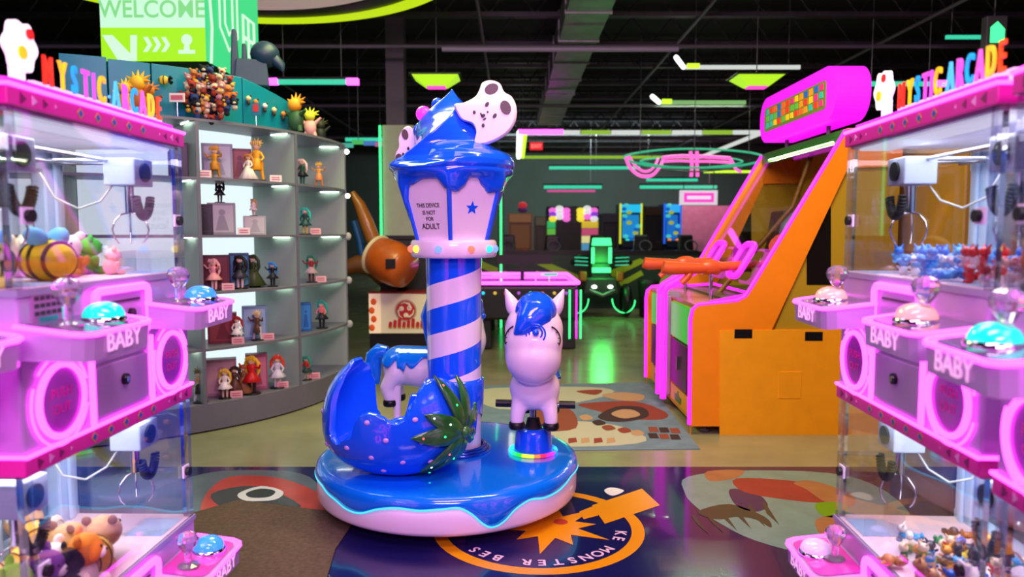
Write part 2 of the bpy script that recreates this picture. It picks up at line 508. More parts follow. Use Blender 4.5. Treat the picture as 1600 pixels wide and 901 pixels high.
for i in range(4):
    x = 888 + i * 20; b.use(3 if i % 2 else 1); b.prism([fp(x, 686), fp(x + 12, 685), fp(x + 14, 692), fp(x, 694)], T(0, 0, 0.0074), 0.0004)
for (x, y, c) in ((905, 652, 3), (925, 660, 2), (940, 668, 5), (965, 672, 1), (985, 676, 3)):
    f2([(x, y), (x + 12, y - 3), (x + 22, y + 3), (x + 8, y + 6)], c, 0.0076)
tag(b.build('play_rug', rm), 'grey blue printed rug lying along the front of the orange shooting game', 'rug')
# ================================================================ kiddie ride
RX0, RY0, RR = -0.335, 3.80, 0.672       # middle and radius of the round base
PX0, PY0 = -0.305, 3.86                  # middle of the column
def zc(py): return at(706, py, PY0).z
def rc(hw, py): return hw * (PY0 * math.cos(PITCH) + (CAM_H - zc(py)) * math.sin(PITCH)) / F_PX
ride = thing('carousel_ride', 'blue and white kiddie carousel ride with swirl topped column and strawberry seat', 'kiddie ride', (RX0, RY0, 0))
def RL(x, y, z=0): return T(x - RX0, y - RY0, z)          # world position to the ride's own frame
M_ICE = mat('glossy_blue_icing_plastic', '#0a7cf4', 0.16, coat=0.8)
M_RB = mat('glossy_royal_blue_plastic', '#1560fa', 0.15, coat=0.8)
M_RW = mat('pinkish_white_plastic', '#f4e6f4', 0.25, coat=0.5)
M_CYAN = led('cyan_led_light', (0.05, 0.55, 1.0), 1.6)

# base: white drum with a wavy blue icing top
ZB, ZT = 0.055, 0.245
b = MB(); b.lathe([(0.0, ZB), (RR - 0.03, ZB), (RR - 0.006, ZB + 0.015), (RR, ZB + 0.03), (RR, ZT - 0.03), (RR - 0.02, ZT - 0.015), (0, ZT - 0.015)], 96)
b.build('base', M_RW, ride)
WAVE = []
for (px, py) in ((503, 757), (512, 770), (525, 781), (542, 795), (562, 801), (590, 795), (620, 793), (655, 797), (690, 795), (718, 793), (738, 803), (757, 819), (770, 823), (786, 815), (805, 795), (828, 780), (850, 777), (868, 769), (882, 757), (893, 742)):
    # where the sight line meets the drum
    for s_ in range(900):
        Y_ = 3.0 + s_ * 0.001; q = at(px, py, Y_)
        if (q.x - RX0) ** 2 + (Y_ - RY0) ** 2 <= (RR + 0.006) ** 2:
            WAVE.append((math.degrees(math.atan2(Y_ - RY0, q.x - RX0)) % 360, ZT - q.z)); break
WAVE.sort()
WAVE = [(-60 + k * 20, 0.06 + 0.03 * (k % 2)) for k in range(3)] + [(20 + k * 18, 0.055 + 0.055 * (k % 2)) for k in range(9)] + WAVE
WAVE = [w for w in WAVE if w[0] >= 20]
WAVE = [(WAVE[-1][0] - 360, WAVE[-1][1])] + [(5, 0.06)] + WAVE + [(365, 0.06)]
def wave(a):
    # hanging depth of the icing by direction (0 = right, 270 deg = towards the viewer)
    d = math.degrees(a) % 360
    keys = WAVE
    for i in range(len(keys) - 1):
        if keys[i][0] <= d <= keys[i + 1][0]:
            t = (d - keys[i][0]) / (keys[i + 1][0] - keys[i][0])
            p0 = keys[max(0, i - 1)][1]; p1 = keys[i][1]; p2 = keys[i + 1][1]; p3 = keys[min(len(keys) - 1, i + 2)][1]
            v = 0.5 * (2 * p1 + (p2 - p0) * t + (2 * p0 - 5 * p1 + 4 * p2 - p3) * t * t + (3 * p1 - p0 - 3 * p2 + p3) * t ** 3)
            return min(0.165, max(0.04, v))
    return .06
n = 240; b = MB()
prof = [(0, ZT), (RR - 0.05, ZT), (RR - 0.02, ZT - 0.003), (RR - 0.002, ZT - 0.012), (RR + 0.006, ZT - 0.03)]
vs = []; rows = len(prof) + 3
for (r, z) in prof:
    for j in range(n):
        a = 2 * PI * j / n; vs.append((r * math.cos(a), r * math.sin(a), z))
for k in range(3):
    for j in range(n):
        a = 2 * PI * j / n; w = wave(a)
        r, z = ((RR + 0.008, ZT - 0.03 - (w - 0.03) * 0.5), (RR + 0.007, ZT - w + 0.004), (RR, ZT - w))[k]
        vs.append((r * math.cos(a), r * math.sin(a), z))
fs = [(i * n + j, i * n + (j + 1) % n, (i + 1) * n + (j + 1) % n, (i + 1) * n + j) for i in range(rows - 1) for j in range(n)]
b.add(vs, fs, True)
ic = b.build('icing', M_ICE, ride)
b = MB(); b.tube([((RR + 0.006) * math.cos(a), (RR + 0.006) * math.sin(a), ZT - wave(a) - 0.001) for a in [2 * PI * j / n for j in range(n)]], 0.0042, 6, closed=True)
b.build('led_trim', M_CYAN, ride)
for a in (-85, 20, 150):
    x, y = 0.47 * math.cos(math.radians(a)), 0.47 * math.sin(math.radians(a))
    if a == -85: x, y = 0.10, -0.50
    b = MB(); b.cyl((x - 0.016, y, 0.028), (x + 0.016, y, 0.028), 0.026, n=20); b.use(1).box((x, y, 0.05), (0.05, 0.03, 0.012))
    b.build('wheel', [mat('pink_wheel_rubber', '#c02848', 0.5), M_CHROME], ride)

# column with helical stripes
def stripe_mat():
    m = mat('barber_stripe_plastic', '#1560fa', 0.15, coat=0.8)
    nt = m.node_tree; bs = nt.nodes['Principled BSDF']
    tc = nt.nodes.new('ShaderNodeTexCoord'); sp = nt.nodes.new('ShaderNodeSeparateXYZ')
    nt.links.new(tc.outputs['Object'], sp.inputs[0])
    def mth(op, a, b_=None):
        q = nt.nodes.new('ShaderNodeMath'); q.operation = op
        for i, s in enumerate((a, b_)):
            if s is None: continue
            if isinstance(s, (int, float)): q.inputs[i].default_value = s
            else: nt.links.new(s, q.inputs[i])
        return q.outputs[0]
    # frame: origin at the column's own axis; angle 0 at the front, growing to the right
    ang = mth('DIVIDE', mth('ARCTAN2', sp.outputs[0], mth('MULTIPLY', sp.outputs[1], -1.0)), 2 * PI)
    per = STRIPE_P
    u = mth('SUBTRACT', mth('DIVIDE', mth('SUBTRACT', sp.outputs[2], STRIPE_Z), per), ang)
    fr = mth('FRACT', mth('ADD', u, 10.0))
    w1 = mth('LESS_THAN', fr, 0.49)
    below = mth('LESS_THAN', sp.outputs[2], STRIPE_TOP)
    wht = mth('MULTIPLY', w1, below)
    mx = nt.nodes.new('ShaderNodeMix'); mx.data_type = 'RGBA'
    mx.inputs[6].default_value = (*lin('#1560fa'), 1); mx.inputs[7].default_value = (*lin('#f4e6f4'), 1)
    nt.links.new(wht, mx.inputs[0]); nt.links.new(mx.outputs[2], bs.inputs['Base Color'])
    return m
# white band lower edge at the front centre: y=500 px ; next one: y=541
STRIPE_Z = zc(468); STRIPE_P = (zc(430) - zc(506)); STRIPE_TOP = zc(412)
STRIPE_Z = zc(470)
b = MB(); prof = []
for py, hw in ((600, 42), (560, 42), (520, 42.5), (480, 43), (440, 43), (400, 44), (385, 45)):
    prof.append((rc(hw, py), zc(py)))
b.lathe(prof, 64)
colo = b.build('column', stripe_mat(), ride); colo.location = (PX0 - RX0, PY0 - RY0, 0)

# lower sleeve: white foot with blue icing running down it
zl, z0 = zc(590), ZT
b = MB(); b.lathe([(rc(41, 700), z0), (rc(41, 650), zc(650)), (rc(41, 600), zc(592))], 48)
b.build('column_foot', M_RW, ride).location = (PX0 - RX0, PY0 - RY0, 0)
n = 96; b = MB(); vs = []
def drip(a):
    d = (math.degrees(a) + 90) % 360      # 0 = towards the viewer, + = right
    if d > 180: d -= 360
    k = [(-180, 655), (-140, 690), (-100, 650), (-70, 712), (-20, 712), (0, 712), (12, 712), (17, 640), (36, 636), (44, 655), (52, 668), (60, 640), (100, 650), (140, 700), (180, 655)]
    for i in range(len(k) - 1):
        if k[i][0] <= d <= k[i + 1][0]:
            t = (d - k[i][0]) / (k[i + 1][0] - k[i][0]); t = t * t * (3 - 2 * t)
            return max(z0, zc(k[i][1] * (1 - t) + k[i + 1][1] * t))
for k in range(5):
    for j in range(n):
        a = 2 * PI * j / n; zd = drip(a)
        r, z = ((rc(40, 590), zl + 0.008), (rc(45, 590), zl + 0.002), (rc(46.5, 600), zl - 0.02), (rc(45.5, 640), (zl - 0.02 + zd) / 2), (rc(43, 680), zd))[k]
        vs.append((r * math.cos(a), r * math.sin(a), z))
b.add(vs, [(i * n + j, i * n + (j + 1) % n, (i + 1) * n + (j + 1) % n, (i + 1) * n + j) for i in range(4) for j in range(n)], True)
b.build('column_sleeve', M_RB, ride).location = (PX0 - RX0, PY0 - RY0, 0)
b = MB()
for r, h in ((0.185, 0.006), (0.172, 0.016), (0.158, 0.026)):
    b.torus((0, 0, z0 + h), r, 0.008, n=48)
b.lathe([(0.19, z0 - 0.001), (0.18, z0 + 0.01), (0.15, z0 + 0.03)], 48)
b.build('floor_ring', mat('blue_metallic_ring', '#1a4ccc', 0.1, 0.6, coat=0.8), ride).location = (PX0 - RX0, PY0 - RY0, 0)

# collar with coloured bulbs
CZ = zc(388); CR = rc(66, 388)
b = MB(); h = (zc(375) - zc(402)) / 2
b.lathe([(0.05, CZ - h), (CR - 0.008, CZ - h), (CR, CZ - h + 0.008), (CR, CZ + h - 0.008), (CR - 0.008, CZ + h), (0.05, CZ + h)], 72)
b.lathe([(CR + .001, CZ - h + 0.012), (CR + 0.003, CZ - h + 0.016), (CR + 0.003, CZ + h - 0.016), (CR + .001, CZ + h - 0.012)], 72)
collar = b.build('collar', M_RW, ride); collar.location = (PX0 - RX0, PY0 - RY0, 0)
bc = {'yellow': ((1.0, 0.75, 0.05), 2.2), 'blue': ((0.12, 0.2, 1.0), 2.4), 'red': ((1.0, 0.12, 0.08), 2.2), 'cyan': ((0.02, 0.7, 1.0), 1.9)}
for i, (off, c) in enumerate(((-71, 'red'), (-52, 'yellow'), (-15, 'blue'), (27, 'red'), (57, 'cyan'), (74, 'blue'), (110, 'yellow'), (145, 'red'), (180, 'cyan'), (215, 'yellow'), (250, 'blue'))):
    a = math.radians(off - 90)
    e, s = bc[c]
    b = MB(); b.ell(((CR + 0.004) * math.cos(a), (CR + 0.004) * math.sin(a), CZ), 0.019, nu=14, nv=8)
    b.build('bulb', led(c + '_bulb_light', e, s), collar)

# hexagonal cup
def hexr(a, ry):
    # hexagon with corners at the front (-90 deg) and every 60 deg
    d = ((math.degrees(a) + 90) % 60) - 30
    return ry * math.cos(math.radians(30)) / math.cos(math.radians(d))
zcb, zct = zc(376), zc(268)
Rb, Rt = rc(60, 376), rc(90, 268)
b = MB(); hexs = []
for z, R_ in ((zcb, Rb), (zct, Rt)):
    for i in range(6):
        a = math.radians(-90 + 60 * i); hexs.append((R_ * math.cos(a), R_ * math.sin(a), z))
b.add(hexs, [(i, (i + 1) % 6, 6 + (i + 1) % 6, 6 + i) for i in range(6)] + [(5, 4, 3, 2, 1, 0), (6, 7, 8, 9, 10, 11)])
cup = b.build('cup', M_RW, ride, bevel=0.006); cup.location = (PX0 - RX0, PY0 - RY0, 0)
for i in range(6):
    p, q = Vector(hexs[i]), Vector(hexs[6 + i])
    b = MB(); b.tube([p, q], 0.0125, 8, rs=[0.011, 0.013]); b.build('rib', M_RB, cup)
# star and lettering on the two front panels
def panel(i):
    a, c, d = Vector(hexs[i]), Vector(hexs[(i + 1) % 6]), Vector(hexs[6 + i])
    e = Vector(hexs[6 + (i + 1) % 6])
    m0, m1 = (a + c) / 2, (d + e) / 2
    y = (m1 - m0).normalized(); x = (c - a).normalized(); z = x.cross(y).normalized()
    return Matrix(((x.x, y.x, z.x, m0.x), (x.y, y.y, z.y, m0.y), (x.z, y.z, z.z, m0.z), (0, 0, 0, 1))), (m1 - m0).length
Pm, Lp = panel(0)
b = MB(); st = [(0.036 * (1 if i % 2 == 0 else 0.42) * math.sin(2 * PI * i / 10), 0.036 * (1 if i % 2 == 0 else 0.42) * math.cos(2 * PI * i / 10)) for i in range(10)]
b.prism(st, Pm @ T(0.0, Lp * 0.46, 0.0005), 0.002); b.build('star_decal', M_RB, cup)
Pm, Lp = panel(5)
b = MB()
for s, y, sz in (('THIS DEVICE', 0.47, 0.029), ('IS NOT', 0.37, 0.029), ('FOR', 0.285, 0.028), ('ADULT', 0.17, 0.040)):
    b.text(s, sz, Pm @ T(0.005 - 0.01, Lp * y, 0.0005), 0.001, fat=0.012, sx=0.85)
b.build('warning_lettering', mat('dark_ink', '#2a1a30', 0.5), cup)

# icing rim over the cup
n = 144; b = MB(); vs = []
zr = zc(268)
def rim_low(a):
    d = (math.degrees(a) + 90) % 360
    if d > 180: d -= 360
    k = [(-180, 300), (-150, 285), (-120, 330), (-95, 320), (-84, 330), (-70, 345), (-62, 330), (-50, 292), (-30, 284), (-14, 284), (-2, 300), (8, 304), (16, 296), (22, 282), (32, 282), (40, 294), (48, 304), (60, 302), (74, 296), (90, 300), (120, 320), (150, 285), (180, 300)]
    for i in range(len(k) - 1):
        if k[i][0] <= d <= k[i + 1][0]:
            t = (d - k[i][0]) / (k[i + 1][0] - k[i][0]); t = t * t * (3 - 2 * t)
            return zc(k[i][1] * (1 - t) + k[i + 1][1] * t)
RIM = rc(94.5, 268)
for k in range(9):
    for j in range(n):
        a = 2 * PI * j / n; zl_ = rim_low(a)
        def surf(z):   # a little outside the cup
            t = (z - zcb) / (zct - zcb); return hexr(a, Rb + (Rt - Rb) * t) + 0.012
        if k == 0: r, z = 0.02, zr + 0.02
        elif k == 1: r, z = RIM * 0.80, zr + 0.018
        elif k == 2: r, z = RIM * 0.96, zr + 0.014
        elif k == 3: r, z = RIM, zr + 0.002
        elif k == 4: r, z = RIM * 0.985, zr - 0.02
        elif k == 5: z = min(zr - 0.035, zl_ + (zr - zl_) * 0.6); r = surf(z) + 0.016
        elif k == 6: z = zl_ + (zr - zl_) * 0.25; r = surf(z) + 0.012
        elif k == 7: z = zl_ + 0.006; r = surf(z) + 0.009
        else: z = zl_; r = surf(z) - 0.006
        vs.append((r * math.cos(a), r * math.sin(a), z))
b.add(vs, [(i * n + j, i * n + (j + 1) % n, (i + 1) * n + (j + 1) % n, (i + 1) * n + j) for i in range(8) for j in range(n)], True)
b.build('cup_icing', M_RB, ride).location = (PX0 - RX0, PY0 - RY0, 0)

# soft-serve swirl: broad lower roll, then twisted folds rising to a point
n = 200; rows = 80; b = MB(); vs = []
zs0, zs1 = zc(270), zc(141)
SW = [(270, 93), (262, 97), (254, 97), (247, 94), (241, 87), (237, 78), (233, 70), (229, 66), (222, 65), (212, 62), (202, 57), (190, 49), (177, 38), (165, 26), (153, 13), (141, 1.5)]
SWL = [(270, 93), (262, 97), (256, 92), (248, 82), (238, 75), (228, 69), (216, 64), (202, 57), (190, 49), (177, 38), (165, 26), (153, 13), (141, 1.5)]
def swr(py, SW=SW):
    for (a0, r0), (a1, r1) in zip(SW[:-1], SW[1:]):
        if a1 <= py <= a0: return r0 + (r1 - r0) * (a0 - py) / (a0 - a1)
    return 1.5
for i in range(rows + 1):
    t = i / rows; py = 270 + (141 - 270) * t
    z = zc(py); Rr, Rl = rc(swr(py), py), rc(swr(py, SWL), py)
    for j in range(n):
        a = 2 * PI * j / n
        # weight of the folded side (left and front) against the round roll on the right
        d = (a - math.radians(215) + PI) % (2 * PI) - PI
        wl = min(1, max(0, 1.7 - abs(d) / 0.75))
        R_ = Rl * wl + Rr * (1 - wl)
        amp = (0.24 * min(1, t / 0.10)) * wl + (0.26 * min(1, max(0, t - 0.26) / 0.08)) * (1 - wl)
        ph = 4 * (a - 3.42 - 2.1 * t) / 2
        edge = abs(math.sin(ph)) ** 0.85                  # sharp ridges with scooped faces between them
        r = R_ * (1.07 - amp * edge) if amp > 0.001 else R_
        if amp > 0.001: r = min(r, R_ * (1 + amp * 0.3))
        # one fold sweeps down to the brim on the left
        vs.append((-0.004 + r * math.cos(a), r * math.sin(a), z))
b.add(vs, [(i * n + j, i * n + (j + 1) % n, (i + 1) * n + (j + 1) % n, (i + 1) * n + j) for i in range(rows) for j in range(n)], True)
b.ell((-0.004, 0, zs1 - 0.002), 0.007, nu=10, nv=6)
b.build('swirl_top', M_RB, ride).location = (PX0 - RX0, PY0 - RY0, 0)
# little knobs and a glowing pink ball
kb = at(684, 163, 3.93)
b = MB(); b.ell(kb, 0.034); b.ell(at(672, 195, 3.92), (0.035, 0.03, 0.045)); b.ell(at(660, 205, 3.93), (0.05, 0.03, 0.05))
b.v = [v - Vector((RX0, RY0, 0)) for v in b.v]; b.build('swirl_knob', M_RB, ride)
pb = at(662, 178, 3.88)
b = MB(); b.ell(pb - Vector((RX0, RY0, 0)), 0.041, nu=20, nv=12); b.build('pink_ball', mat('glowing_pink_ball', '#ff30d8', 0.3, emit=(1.0, 0.06, 0.85), es=0.75), ride)
b = MB(); b.cyl(pb - Vector((RX0, RY0, 0)), kb - Vector((RX0, RY0, 0)) - Vector((0, 0, 0.05)), 0.012); b.build('ball_stalk', M_RB, ride)

# bear shaped plates with faces
def bear(outline_px, ears, feats, Yb, name, th):
    o = at(outline_px[0][0], outline_px[0][1], Yb)
    P = [at(x, y, Yb) for x, y in outline_px]
    # smooth closed curve
    out = []
    m = len(P)
    for i in range(m):
        p0, p1, p2, p3 = P[i - 1], P[i], P[(i + 1) % m], P[(i + 2) % m]
        for j in range(5):
            t = j / 5
            q = 0.5 * ((2 * p1) + (p2 - p0) * t + (2 * p0 - 5 * p1 + 4 * p2 - p3) * t * t + (3 * p1 - p0 - 3 * p2 + p3) * t ** 3)
            out.append((q.x - RX0, q.z))
    cxm = sum(p[0] for p in out) / len(out); czm = sum(p[1] for p in out) / len(out)
    b = MB()
    # rounded edge: stacked outlines
    lay = [(-th / 2, 0.93), (-th / 2 + 0.006, 0.97), (-th / 4, 1.0), (th / 4, 1.0), (th / 2 - 0.006, 0.97), (th / 2, 0.93)]
    L = len(out); vs = []
    for (dy, k) in lay:
        for (x, z) in out: vs.append((cxm + (x - cxm) * k, Yb - RY0 + dy, czm + (z - czm) * k))
    fs = [(i * L + j, i * L + (j + 1) % L, (i + 1) * L + (j + 1) % L, (i + 1) * L + j) for i in range(5) for j in range(L)]
    b.add(vs, fs, True)
    b.add(vs[:L], [tuple(range(L))]); b.add(vs[-L:], [tuple(reversed(range(L)))])
    root = b.build(name, M_RW, ride)
    yf = Yb - RY0 - th / 2
    for (x, y, rx, ry, rot) in ears:
        q = at(x, y, Yb - th / 2); b = MB()
        s = Yb / F_PX
        b.prism([(rx * s * math.cos(a) * math.cos(rot) - ry * s * math.sin(a) * math.sin(rot), rx * s * math.cos(a) * math.sin(rot) + ry * s * math.sin(a) * math.cos(rot)) for a in [2 * PI * i / 20 for i in range(20)]],
                T(q.x - RX0, yf + 0.001, q.z) @ UP, 0.004)
        b.build('inner_ear', mat('brown_ear_plastic', '#4a3436', 0.4), root)
    b = MB()
    for (x, y, rx, ry, rot) in feats:
        q = at(x, y, Yb - th / 2); s = Yb / F_PX
        b.prism([(rx * s * math.cos(a) * math.cos(rot) - ry * s * math.sin(a) * math.sin(rot), rx * s * math.cos(a) * math.sin(rot) + ry * s * math.sin(a) * math.cos(rot)) for a in [2 * PI * i / 14 for i in range(14)]],
                T(q.x - RX0, yf + 0.001, q.z) @ UP, 0.004)
    b.build('face', mat('dark_face_paint', '#241418', 0.4), root)
    return root
bear([(710, 164), (727, 160), (742, 152), (748, 143), (754, 130), (767, 126), (781, 131), (788, 144), (800, 152), (807, 168), (806, 188), (795, 207), (774, 221), (752, 228), (741, 225), (744, 208), (738, 194), (722, 188), (714, 177)],
     [(768, 139, 11, 8, 0.4), (790, 168, 8, 11, 0.35)],
     [(761, 163, 2.6, 4.2, -0.6), (773, 181, 2.6, 4.2, -0.6), (741, 175.5, 2.4, 2.8, 0), (755, 196, 2.4, 3.0, 0), (755, 181, 3.6, 2.6, 0.7), (762, 175, 1.6, 1.6, 0),
      (752, 179, 1.4, 3.2, 0.5), (757, 186, 3.2, 1.4, 0.6)], 3.72, 'bear_plate', 0.045)
bear([(632, 200), (641, 198), (647, 206), (650, 222), (648, 240), (638, 250), (626, 254), (618, 250), (619, 240), (624, 230), (624, 214)],
     [(633, 210, 5, 8, 0.2), (623, 246, 5, 6, -0.3)],
     [(638, 232, 2, 2.6, 0), (630, 241, 2, 2.6, 0), (634, 246, 1.8, 1.6, 0), (641, 238, 1.8, 1.6, 0)], 4.02, 'bear_plate', 0.045)

# ---------------------------------------------------------------- strawberry car
SX, SY = -0.560 - RX0, 3.49 - RY0
A_, B_, ZC_, CU, CL = 0.352, 0.262, 0.49, 0.33, 0.25
def zs(py, Y=3.35): return at(600, py, Y).z
def berry(u, z, off=0.0):
    """point on the berry's skin at azimuth u (rad), height z"""
    if z < ZC_: e = (ZC_ - z) / CL; k = max(0.0, 1 - min(1, e) ** 2.4) ** (1 / 2.0)
    else: e = (z - ZC_) / CU; k = max(0.02, 1 - (min(1, e) ** 2.2) * 0.82) ** 0.5
    # broader towards the leaf end
    bx = (A_ + off) * k * math.cos(u); by = (B_ + off) * k * math.sin(u) * (1.0 + 0.12 * math.cos(u))
    return Vector((SX + bx, SY + by, z))
NEAR = []
for (px, py) in ((690, 594), (679, 595), (668, 600), (659, 611), (650, 630), (641, 648), (631, 659), (620, 664), (609, 662), (598, 655), (587, 650), (575, 648), (564, 651), (556, 660), (552, 674)):
    for s_ in range(160):
        Y_ = 3.10 + s_ * 0.003; q = at(px, py, Y_) - Vector((RX0, RY0, 0)); u_ = math.atan2((q.y - SY) / B_, (q.x - SX) / A_)
        w_ = berry(u_, q.z)
        if q.y < SY + 0.02 and math.hypot(w_.x - SX, w_.y - SY) >= math.hypot(q.x - SX, q.y - SY): NEAR.append((math.degrees(u_), q.z)); break
NEAR.sort()
_n0 = NEAR[0][0]
print('near rim', [(round(a_), round(z_, 2)) for a_, z_ in NEAR])
KEYS = [(-180, .775), (-165, .785), (-155, .77), (-149, .71), (-146, .60), (-144.5, .44), (min(-137, _n0 - 4), .42), (_n0 - 1.5, .46)] + NEAR + [(-22, .69), (0, .63), (30, .64), (50, .655), (62, .62), (70, .56), (82, .56), (90, .44), (106, .42), (112, .48), (117, .66), (128, .74), (150, .78), (180, .775)]
KEYS = [k_ for i_, k_ in enumerate(KEYS) if i_ == 0 or k_[0] > KEYS[i_ - 1][0]]
def rimz(d):
    # -90 = towards the viewer, 180 = left end, 0 = right end
    d = ((d + 180) % 360) - 180
    k = KEYS
    for i in range(len(k) - 1):
        if k[i][0] <= d <= k[i + 1][0]:
            t = (d - k[i][0]) / (k[i + 1][0] - k[i][0]); t = t * t * (3 - 2 * t)
            return k[i][1] * (1 - t) + k[i + 1][1] * t
n = 288; rows = 22; b = MB()
z0b = ZT + 0.001
for sgn, off in ((0, 0.0), (1, -0.03)):
    vs = []
    for i in range(rows + 1):
        for j in range(n):
            d = 360 * j / n; zr_ = rimz(d)
            zb = z0b if sgn == 0 else z0b + 0.15
            t = i / rows
            z = zb + (zr_ - zb) * t
            if i == 0 and sgn == 0: z = z0b
            vs.append(berry(math.radians(d), z, off))
    fs = [(i * n + j, i * n + (j + 1) % n, (i + 1) * n + (j + 1) % n, (i + 1) * n + j) for i in range(rows) for j in range(n)]
    if sgn: fs = [tuple(reversed(q)) for q in fs]
    b.add(vs, fs, True)
    if sgn == 0: outer = vs[-n:]; b.add(vs[:n], [tuple(reversed(range(n)))])
    else: inner = vs[-n:]; b.add(vs[:n], [tuple(range(n))])
mid = [(o + i_) / 2 + Vector((0, 0, 0.012)) for o, i_ in zip(outer, inner)]
b.add(outer + mid + inner, [(i * n + j, i * n + (j + 1) % n, (i + 1) * n + (j + 1) % n, (i + 1) * n + j) for i in range(2) for j in range(n)], True)
straw = b.build('strawberry_seat', M_RB, ride)
b = MB(); b.box((SX - 0.06, SY, 0.40), (0.24, 0.30, 0.05)); b.box((SX + 0.10, SY + 0.08, 0.50), (0.10, 0.12, 0.10))
b.build('bench', M_ICE, straw, bevel=0.02, seg=3)
# pale seeds set on the skin
seeds = []
for (px, py) in ((603, 688), (661, 690), (581, 715), (630, 722), (563, 735), (612, 751), (545, 700), (575, 660), (650, 655), (600, 735), (690, 745), (675, 720)):
    # find where the sight line meets the skin: march
    best = None
    for s in range(80):
        Y = 3.15 + s * 0.005
        q = at(px, py, Y) - Vector((RX0, RY0, 0))
        c = Vector((SX, SY, 0)); u = math.atan2((q.y - SY) / B_, (q.x - SX) / A_)
        w = berry(u, min(max(q.z, z0b), 0.78))
        if (Vector((w.x, w.y)) - Vector((SX, SY))).length >= (Vector((q.x, q.y)) - Vector((SX, SY))).length:
            best = (u, q.z); break
    if best and best[1] < rimz(math.degrees(best[0])) - 0.03: seeds.append(best)
seeds += [(math.radians(a), z) for a, z in ((200, .40), (190, .55), (170, .42), (150, .5), (120, .4), (90, .42), (60, .5), (100, .33), (140, .33))]
ms = mat('pale_pink_seed', '#c8a0e8', 0.3, coat=0.5)
for u, z in seeds:
    p = berry(u, z, 0.0005); nrm = (berry(u, z, 0.01) - p); du = (berry(u + 0.01, z) - p).normalized(); dz = (berry(u, z + 0.01) - p).normalized()
    nn = du.cross(dz).normalized()
    R3 = Matrix((du, dz, nn)).transposed()
    MB().ell(p, (0.014, 0.012, 0.006), R3, nu=12, nv=6).build('seed', ms, straw)
# leaves fanned over the right hand side of the berry
LH = (math.radians(-22), 0.47)
ml = mat('dark_green_leaf_plastic', '#2a6a2c', 0.22, coat=0.7, vary=0.35, scale=14)
def skin(s, t):   # s along the skin to the right (m), t up (m) from the hub
    u = LH[0] + s / 0.29; z = LH[1] + t
    return u, z
dots = []
for k, (deg, L_, wd) in enumerate(((112, .30, .034), (150, .24, .040), (176, .26, .048), (222, .25, .036), (250, .25, .040), (275, .24, .036), (80, .26, .04), (30, .20, .04), (-25, .2, .04))):
    b = MB(); m_ = 12; vs = []
    for i in range(m_ + 1):
        t = i / m_; w = wd * (math.sin(PI * min(1, t * 0.93 + 0.07)) ** 0.75) * (1 - 0.1 * t)
        lift = 0.010 + 0.028 * t * t + 0.012 * math.sin(PI * t)
        for j, (q, hh) in enumerate(((-1, -0.004), (-0.5, 0.006), (0, 0.001), (0.5, 0.006), (1, -0.004))):
            a = math.radians(deg)
            s = L_ * t * math.cos(a) - q * w * math.sin(a); tt = L_ * t * math.sin(a) + q * w * math.cos(a)
            u, z = skin(s, tt); z = min(max(z, z0b + 0.002), 0.80)
            p = berry(u, min(z, .815), lift + hh + 0.002)
            vs.append(p)
    top = len(vs)
    vs2 = []
    for i, p in enumerate(vs):
        ctr = Vector((SX, SY, ZC_)); vs2.append(p + (ctr - p).normalized() * 0.007)
    fs = [(i * 5 + j, i * 5 + j + 1, (i + 1) * 5 + j + 1, (i + 1) * 5 + j) for i in range(m_) for j in range(4)]
    b.add(vs, fs, True); b.add(vs2, [tuple(reversed(f)) for f in fs], True)
    side = []
    for i in range(m_):
        side += [(i * 5, (i + 1) * 5, top + (i + 1) * 5, top + i * 5), (i * 5 + 4, top + i * 5 + 4, top + (i + 1) * 5 + 4, (i + 1) * 5 + 4)]
    b.add(vs + vs2, side, True)
    b.build('leaf', ml, straw)
    if k < 5: dots += [vs[6 * 5 + 2], vs[10 * 5 + 2]]
b = MB(); u, z = skin(0, 0); b.ell(berry(u, z, 0.012), (0.028, 0.028, 0.03)); b.build('leaf_hub', ml, straw)
for i, p in enumerate(dots):
    c = [('green_dot_light', (0.02, 1, 0.35)), ('white_dot_light', (0.7, 1.0, 0.85)), ('red_dot_light', (1, 0.1, 0.1))][(i * 2 + i // 3) % 3]
    MB().ell(p, 0.0055, nu=8, nv=6).build('dot_light', led(c[0], c[1], 2.5), straw)

